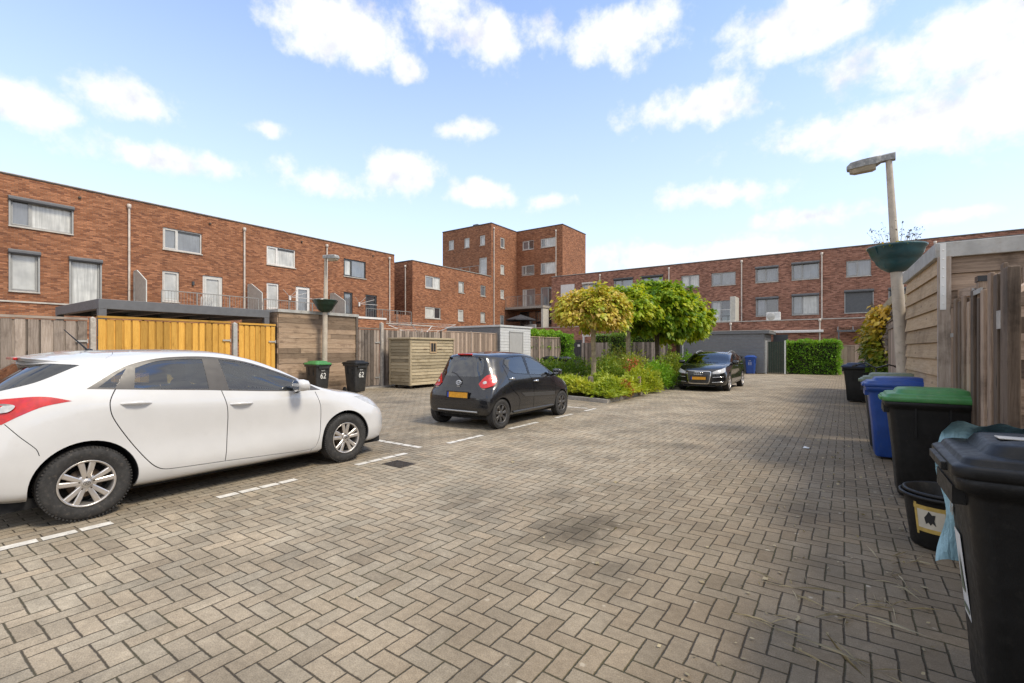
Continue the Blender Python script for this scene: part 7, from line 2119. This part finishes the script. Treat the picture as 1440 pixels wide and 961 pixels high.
def globe_tree(label, x, y, trunk_h, cz, rx, rz, mat, n, size, bark, tr=.085, seed=1, lean=0, tone=None, dome=.55):
    """catalpa grafted as a ball: bare stem, dense shingled dome of big leaves"""
    global rng
    rng = np.random.default_rng(seed); random.seed(seed)
    t = thing('globe_tree', label, 'tree', (x, y, 0), group='ball crowned trees on the planted island')
    mb = MB()
    mb.tube([(x, y, 0), (x + .01, y, .35), (x + .02 + lean * .5, y + .01, trunk_h * .6), (x + lean, y, trunk_h), (x + lean, y, trunk_h + .25)], [tr * 1.25, tr * 1.02, tr * .95, tr, tr * 1.15], 14)
    mb.build('trunk', M[bark], t)
    br = MB()
    c = np.array([x + lean, y, cz])
    for k in range(16):
        d = sph(1)[0]; d[2] = abs(d[2]) * .7 + .05
        e = c + d * [rx * .8, rx * .8, rz * .8]
        s0 = Vector((x + lean, y, trunk_h + .15)); m_ = s0.lerp(Vector(e), .5) + Vector((0, 0, .12))
        br.tube([s0, m_, e], [.04, .028, .012], 7)
    br.build('limbs', M[bark], t)
    # twigs end in tufts; tufts sit on a lumpy dome so that gaps and clumps form
    nt = max(60, n // 46)
    d = sph(nt * 2)
    low = -dome
    d = d[d[:, 2] > low][:nt]
    az_ = np.arctan2(d[:, 1], d[:, 0])
    lump = 1 + .10 * np.sin(az_ * 3 + seed) + .08 * np.sin(az_ * 5 + d[:, 2] * 6 + seed * 2) + rng.normal(0, .055, len(d))
    rad = np.where(rng.uniform(0, 1, len(d)) < .78, rng.uniform(.86, 1.0, len(d)), rng.uniform(.45, .85, len(d)))
    tc = c + d * (rad * lump)[:, None] * [rx, rx, rz]
    per = n // len(d)
    P_ = np.repeat(tc, per, 0) + rng.normal(0, 1, (len(d) * per, 3)) * [.105, .105, .075]
    D_ = np.repeat(d, per, 0) * [1, 1, .55] + [0, 0, -.42]
    b_ = np.repeat(rng.normal(0, .22, len(d)), per)
    hgt = (P_[:, 2] - cz) / rz
    tn = .42 + b_ + .22 * np.clip(hgt, -1, 1) * 0 if tone is None else tone + b_
    leaf_mesh('crown', P_, D_, size, mat, t, jit=.32, ratio=.8, droop=.3, rbias=tn, local_off=(x, y, 0))
    return t
globe_tree('ball tree with yellowing scorched foliage and pale stem, nearest on the planted island', -7.2, 15.2, 2.0, 2.74, 1.16, .82, 'leaf_golden', 14000, .108, 'bark_pale', .085, seed=3, dome=.5)
globe_tree('ball tree with pale stem half hidden behind the yellowing one', -7.45, 19.1, 2.2, 3.15, 1.25, .95, 'leaf_catalpa', 11000, .12, 'bark_pale', .10, seed=5, tone=.72)
globe_tree('largest ball tree with fresh green shingled leaves and dark stem', -6.72, 20.6, 2.3, 3.15, 1.40, 1.25, 'leaf_catalpa', 23000, .122, 'bark_dark', .10, seed=8, dome=.75, tone=.45)
globe_tree('ball tree with yellow green right flank, above the black car', -6.55, 23.2, 2.3, 2.95, 1.30, 1.15, 'leaf_catalpa', 20000, .122, 'bark_dark', .10, seed=12, tone=.6, dome=.8)

def mound(name, label, cat, x, y, rx, ry, h, mat, n, size, seed, group=None, jit=.5, tone=None, z0=0.06, upr=.5, kind=None, parent=None):
    global rng
    rng = np.random.default_rng(seed)
    d = sph(n); d[:, 2] = np.abs(d[:, 2])
    az_ = np.arctan2(d[:, 1], d[:, 0])
    lump = 1 + .12 * np.sin(az_ * 3 + seed) + .10 * np.sin(az_ * 7 + seed * 3 + d[:, 2] * 5)
    rr = rng.uniform(.35, 1.0, n) ** .5 * lump
    P_ = np.array([x, y, z0]) + d * rr[:, None] * [rx, ry, h]
    D_ = d * [.8, .8, .5] + [0, 0, upr]
    t = thing(name, label, cat, (x, y, 0), group=group)
    stm = MB()
    random.seed(seed)
    for k in range(7):
        a = random.uniform(0, 6.28); q = random.uniform(.2, .7)
        stm.tube([(x, y, 0), (x + rx * q * .5 * math.cos(a), y + ry * q * .5 * math.sin(a), h * .45), (x + rx * q * math.cos(a), y + ry * q * math.sin(a), h * .85)], [.014, .01, .004], 5)
    stm.build('stem', M['bark_dark'], t)
    b_ = .5 + .25 * np.sin(az_ * 4 + seed) if tone is None else tone
    leaf_mesh('foliage', P_, D_, size, mat, t, jit=jit, ratio=.55, droop=.1, rbias=b_ * np.ones(n), local_off=(x, y, 0))
    return t
# planted island: kerb, soil, ground cover and shrubs
kb = MB()
def kerb_run(mb, pts, w=.13, h=.11):
    for a, b_ in zip(pts[:-1], pts[1:]):
        a, b_ = Vector((*a, 0)), Vector((*b_, 0)); d = b_ - a; n = max(1, round(d.length / 1.0))
        for k in range(n):
            p = a + d * (k / n) + d.normalized() * .006; q = a + d * ((k + 1) / n) - d.normalized() * .006
            nn = Vector((-d.y, d.x, 0)).normalized() * w
            v = [p, q, q + nn, p + nn]
            r_ = random.random()
            mb.add([(k_.x, k_.y, -.02) for k_ in v] + [(k_.x, k_.y, h) for k_ in v], [(0, 3, 2, 1), (4, 5, 6, 7), (0, 1, 5, 4), (1, 2, 6, 5), (2, 3, 7, 6), (3, 0, 4, 7)], rnd=r_)
ISL = [(-11.6, 13.6), (-7.9, 12.95), (-5.42, 12.36), (-5.50, 15.2), (-5.85, 17.6), (-5.55, 18.4), (-5.6, 27.5), (-11.6, 27.5)]
kerb_run(kb, ISL[:5] + [ISL[5], ISL[6]])
tag(kb.build('kerb', M['kerb'], bevel=.012), kind='structure')
so_ = MB(); so_.add([(x, y, .05) for x, y in ISL], [list(range(len(ISL)))]); tag(so_.build('planting_bed', M['soil']), kind='structure')
rng = np.random.default_rng(21)
# low juniper carpet at the front of the island: countless sprigs, one mass
n = 30000
px = rng.uniform(-10.5, -5.3, n); py = rng.uniform(12.45, 15.6, n)
edge_front = 12.46 + (-5.42 - px) * .245
ok = (py > edge_front) & (py < 15.3)
px, py = px[ok], py[ok]
hh = .34 + .09 * np.sin(px * 2.3 + 1) * np.sin(py * 2.9) + .06 * np.sin(px * 5.1 + py * 3.7)
edge = np.minimum(np.minimum(py - (12.46 + (-5.42 - px) * .245), -5.35 - px) * 2.2 + .25, 1)
hh = np.maximum(.07, hh * np.clip(edge, .25, 1)) + .04
pz = .05 + 1.25 * hh * rng.uniform(.45, 1.0, len(px)) ** .5
D_ = rng.normal(0, 1, (len(px), 3)) * [.9, .9, .2] + [0, 0, .55]
tag(leaf_mesh('ground_cover', np.stack([px, py, pz], 1), D_, .13, 'leaf_juniper', jit=.3, ratio=.36, droop=.1, rbias=.5 + .3 * np.sin(px * 3.1) * np.sin(py * 2.3)), 'low yellow green juniper carpet along the front kerb of the planted island', 'ground cover', kind='stuff')
GR = 'shrubs on the planted island'
for i, (nm, lb, x, y, rx, ry, h, mt, n, sz, tn) in enumerate([
 ('shrub', 'dark green shrub left of the yellowing ball tree stem', -8.35, 15.9, .95, .8, 1.12, 'leaf_shrub', 4200, .08, .25),
 ('shrub', 'mid green shrub just right of the yellowing ball tree stem', -6.95, 16.3, .75, .7, .90, 'leaf_shrub', 3600, .08, .40),
 ('flowering_shrub', 'orange red leaved shrub in the middle of the planted island', -6.35, 16.9, .48, .45, .95, 'leaf_red', 1500, .08, .5),
 ('shrub', 'yellow green shrub behind the orange red one', -6.9, 18.2, .9, .9, 1.25, 'leaf_shrub', 4200, .085, .72),
 ('shrub', 'feathery light green shrub spilling over the right kerb of the island', -5.85, 16.2, .62, 1.0, .78, 'leaf_juniper', 4600, .095, .5),
 ('shrub', 'bright green shrub between the kerb and the black car', -5.95, 18.2, .60, 1.0, .95, 'leaf_hedge', 4200, .085, .7),
 ('shrub', 'tall green shrub beside the door mirror of the black car', -6.0, 20.0, .7, 1.1, 1.25, 'leaf_shrub', 4600, .085, .55),
 ('shrub', 'leafy green shrub at the far right of the island beneath the ball tree', -6.05, 22.6, .75, 1.2, 1.25, 'leaf_hedge', 4200, .085, .6),
 ('shrub', 'broad mid green shrub between the two pale tree stems', -7.75, 17.6, 1.0, .9, 1.2, 'leaf_shrub', 4200, .085, .5),
 ('shrub', 'dark green shrub at the left front of the island, beside the dark bins', -9.6, 16.0, .9, .8, 1.0, 'leaf_shrub', 3600, .085, .3),
 ('shrub', 'grey green shrub in the left rear of the island near the dark bins', -10.2, 17.6, 1.1, 1.0, 1.0, 'leaf_shrub', 2400, .09, .35),
 ('shrub', 'pale olive shrub behind the pale stemmed ball tree', -8.3, 20.4, 1.3, 1.2, 1.5, 'leaf_shrub', 3000, .095, .8),
 ('shrub', 'small reddish seedling shrub at the front right corner of the island', -5.62, 13.9, .30, .45, .5, 'leaf_red', 700, .07, .3)]):
    mound(nm, lb, 'shrub', x, y, rx, ry, h, mt, n, sz, 40 + i, GR, tone=tn)
bo = MB().lathe([(.001, 0), (.085, 0), (.085, .62), (.07, .66), (.001, .67)], (-6.55, 13.65, 0), 18); tag(bo.build('bollard', M['wood_grey']), 'short grey wooden bollard standing in the juniper carpet', 'bollard')
bo = MB().box(-5.52, -5.44, 15.0, 15.08, 0, .62, grain=2); tag(bo.build('marker_post', M['wood_old']), 'thin dark stake at the right kerb of the planted island', 'post')

def hedge(name, label, x0, x1, y0, y1, z0, z1, mat, n, size, seed, tone=None, group=None):
    global rng
    rng = np.random.default_rng(seed)
    t = thing(name, label, 'hedge', ((x0 + x1) / 2, (y0 + y1) / 2, 0), group=group)
    lx, ly, lz = x1 - x0, y1 - y0, z1 - z0
    ar = np.array([ly * lz, ly * lz, lx * lz, lx * lz, lx * ly]); f = rng.choice(5, n, p=ar / ar.sum())
    u = rng.uniform(0, 1, n); v = rng.uniform(0, 1, n)
    X = np.where(f == 0, x0, np.where(f == 1, x1, x0 + u * lx)); Y = np.where(f == 2, y0, np.where(f == 3, y1, np.where(f < 2, y0 + u * ly, y0 + v * ly))); Z = np.where(f == 4, z1, z0 + v * lz)
    nr = np.zeros((n, 3)); nr[f == 0, 0] = -1; nr[f == 1, 0] = 1; nr[f == 2, 1] = -1; nr[f == 3, 1] = 1; nr[f == 4, 2] = 1
    bump = .05 * np.sin(X * 5 + Z * 7 + seed) + .05 * np.sin(Y * 6 - Z * 4 + X * 3)
    P_ = np.stack([X, Y, Z], 1) + nr * (bump + rng.uniform(-.16, .04, n))[:, None]
    D_ = nr * .7 + [0, 0, .25]
    leaf_mesh('foliage', P_, D_, size, mat, t, jit=.5, ratio=.7, droop=.2, rbias=(.5 if tone is None else tone) + .25 * np.sin(X * 4 + Z * 5) * np.sin(Z * 6 + Y * 5), local_off=((x0 + x1) / 2, (y0 + y1) / 2, 0))
    MB().box(x0 + .15, x1 - .15, y0 + .15, y1 - .15, z0, z1 - .12).build('branches', M['hedge_core'], t)
    return t
plain('hedge_core', (0.02, 0.022, 0.008), 0.95, var=0.4, scale=20)
hedge('clipped_hedge', 'tall clipped bright green hedge beside the dark green gate', -3.0, -.22, 33.7, 34.5, .02, 2.02, 'leaf_hedge', 9000, .085, 60)
hedge('ivy_hedge', 'ivy covered fence top and end between the pale shed and the dark garden door', -16.2, -15.3, 23.4, 27.6, 1.6, 2.62, 'leaf_hedge', 6500, .10, 61, tone=.75)
hedge('ivy_hedge', 'ivy mass hanging down the far end of the short plank fence', -15.35, -14.75, 27.1, 28.2, .05, 2.5, 'leaf_hedge', 3600, .10, 62, tone=.5)
hedge('garden_hedge', 'dark garden hedge showing above the shaded plank fence', -14.9, -9.6, 31.3, 32.2, 1.2, 2.6, 'leaf_shrub', 5200, .10, 63, tone=.2)
hedge('garden_hedge', 'dark leafy bush right of the shaded plank fence', -12.9, -11.7, 29.6, 30.6, .05, 2.5, 'leaf_shrub', 3600, .10, 64, tone=.1)

# climber with yellow leaves over the far fence on the right
rng = np.random.default_rng(70)
ct = thing('climber', 'yellow and green climbing shrub spilling over the fence behind the street lamp', 'climber', (1.0, 17.2, 0))
n = 5200
u = rng.uniform(0, 1, n); z = rng.uniform(.5, 2.6, n)
P_ = np.stack([.86 + .12 * np.sin(z * 2.2 + 1) * .6 + rng.normal(0, .11, n) - .14 * np.exp(-((z - 1.7) / .6) ** 2), 15.8 + 2.6 * u + rng.normal(0, .15, n), z + .12 * np.sin(u * 9)], 1)
D_ = np.stack([-.8 + rng.normal(0, .4, n), -.4 + rng.normal(0, .5, n), -.25 + rng.normal(0, .3, n)], 1)
leaf_mesh('foliage', P_, D_, .115, 'leaf_climber', ct, jit=.3, ratio=.7, droop=.25, rbias=np.clip((z - .9) / 1.9, 0, 1), local_off=(1.0, 17.2, 0))
mb = MB()
for k in range(8):
    yy = 15.9 + k * .33
    mb.tube([(.95, yy, 0), (.9, yy + .1, 1.2), (.75, yy + .05, 2.3), (.6, yy, 2.8)], [.02, .016, .012, .006], 6)
mb.build('stem', M['bark_dark'], ct)
# wisps growing from the teal bowl, sparse trailing ones from the green bowl
rng = np.random.default_rng(75); random.seed(75)
def wisps(label, c, n, spread, h, mat):
    t = thing('bowl_plant', label, 'plant', (c.x, c.y, c.z + .39), group='plants in the lamp bowls')
    s_ = MB(); tips = []
    for k in range(n):
        a = random.uniform(0, 6.283); q = random.uniform(.15, 1) ** .6
        b0 = Vector((c.x + .25 * q * math.cos(a), c.y + .25 * q * math.sin(a), c.z + .38))
        e = b0 + Vector((spread * q * math.cos(a), spread * q * math.sin(a), h * random.uniform(.35, 1)))
        s_.tube([b0, b0.lerp(e, .5) + Vector((0, 0, .05)), e], [.0022, .0018, .001], 4); tips.append(e)
        for j in range(2): tips.append(b0.lerp(e, random.uniform(.5, .95)) + Vector((random.uniform(-.03, .03), random.uniform(-.03, .03), random.uniform(0, .04))))
    s_.build('stem', M['wood_olive'], t)
    tp = np.array([tuple(p) for p in tips])
    leaf_mesh('seed_heads', np.repeat(tp, 3, 0), rng.normal(0, 1, (len(tp) * 3, 3)), .022, 'seed', t, jit=.3, local_off=(c.x, c.y, c.z + .39))
    lp = np.array([[c.x + .36 * math.cos(a), c.y + .36 * math.sin(a), c.z + .41] for a in rng.uniform(2.2, 5.2, 70)])
    leaf_mesh('leaves', lp, rng.normal(0, 1, (70, 3)) + [0, 0, .8], .075, mat, t, jit=.3, ratio=.4, local_off=(c.x, c.y, c.z + .39))
leafmat('seed', [(0.03, 0.022, 0.015), (0.06, 0.045, 0.03)], .05, 1.0)
wisps('wispy dried flower stems rising from the teal planter bowl', cR, 34, .16, .46, 'leaf_climber')
# dry grass tufts and fallen leaves at the foot of the bins
rng = np.random.default_rng(80)
pts, dirs = [], []
for (x, y) in ((.22, 3.55), (.05, 3.3), (.30, 3.9), (-.28, 3.45), (.28, 4.3), (-.35, 2.9), (.12, 2.75)):
    for k in range(9):
        pts.append((x + rng.normal(0, .05), y + rng.normal(0, .05), .004)); a = rng.uniform(0, 6.28); dirs.append((math.cos(a), math.sin(a), .10))
tag(leaf_mesh('dry_grass', np.array(pts), np.array(dirs), .17, 'grass_dry', jit=.08, ratio=.014, droop=.0), 'dry grass blades lying over the paving beside the nearest bin', 'dry grass', kind='stuff')
n = 420
x = np.where(rng.uniform(0, 1, n) < .7, rng.uniform(-.6, .42, n), rng.uniform(-5, .4, n)); y = rng.uniform(1.5, 16, n)
tag(leaf_mesh('fallen_leaves', np.stack([x, y, np.full(n, .010)], 1), rng.normal(0, 1, (n, 3)) * [1, 1, .05], .028, 'grass_dry', jit=.05, ratio=.6, droop=0), 'small fallen petals and leaves scattered on the paving along the right fence', 'fallen leaves', kind='stuff')
n = 1400
x = np.concatenate([rng.uniform(.72, .98, n // 2), rng.normal(.88, .12, n // 2)]); y = np.concatenate([rng.uniform(4, 16, n // 2), rng.uniform(9, 16, n // 2)])
tag(leaf_mesh('weeds', np.stack([x, y, np.full(n, .003)], 1), rng.normal(0, 1, (n, 3)) * [1, 1, .2] + [0, 0, .7], .055, 'leaf_shrub', jit=.3, ratio=.3, droop=.1), 'low weeds growing at the foot of the right hand fence', 'weeds', kind='stuff')
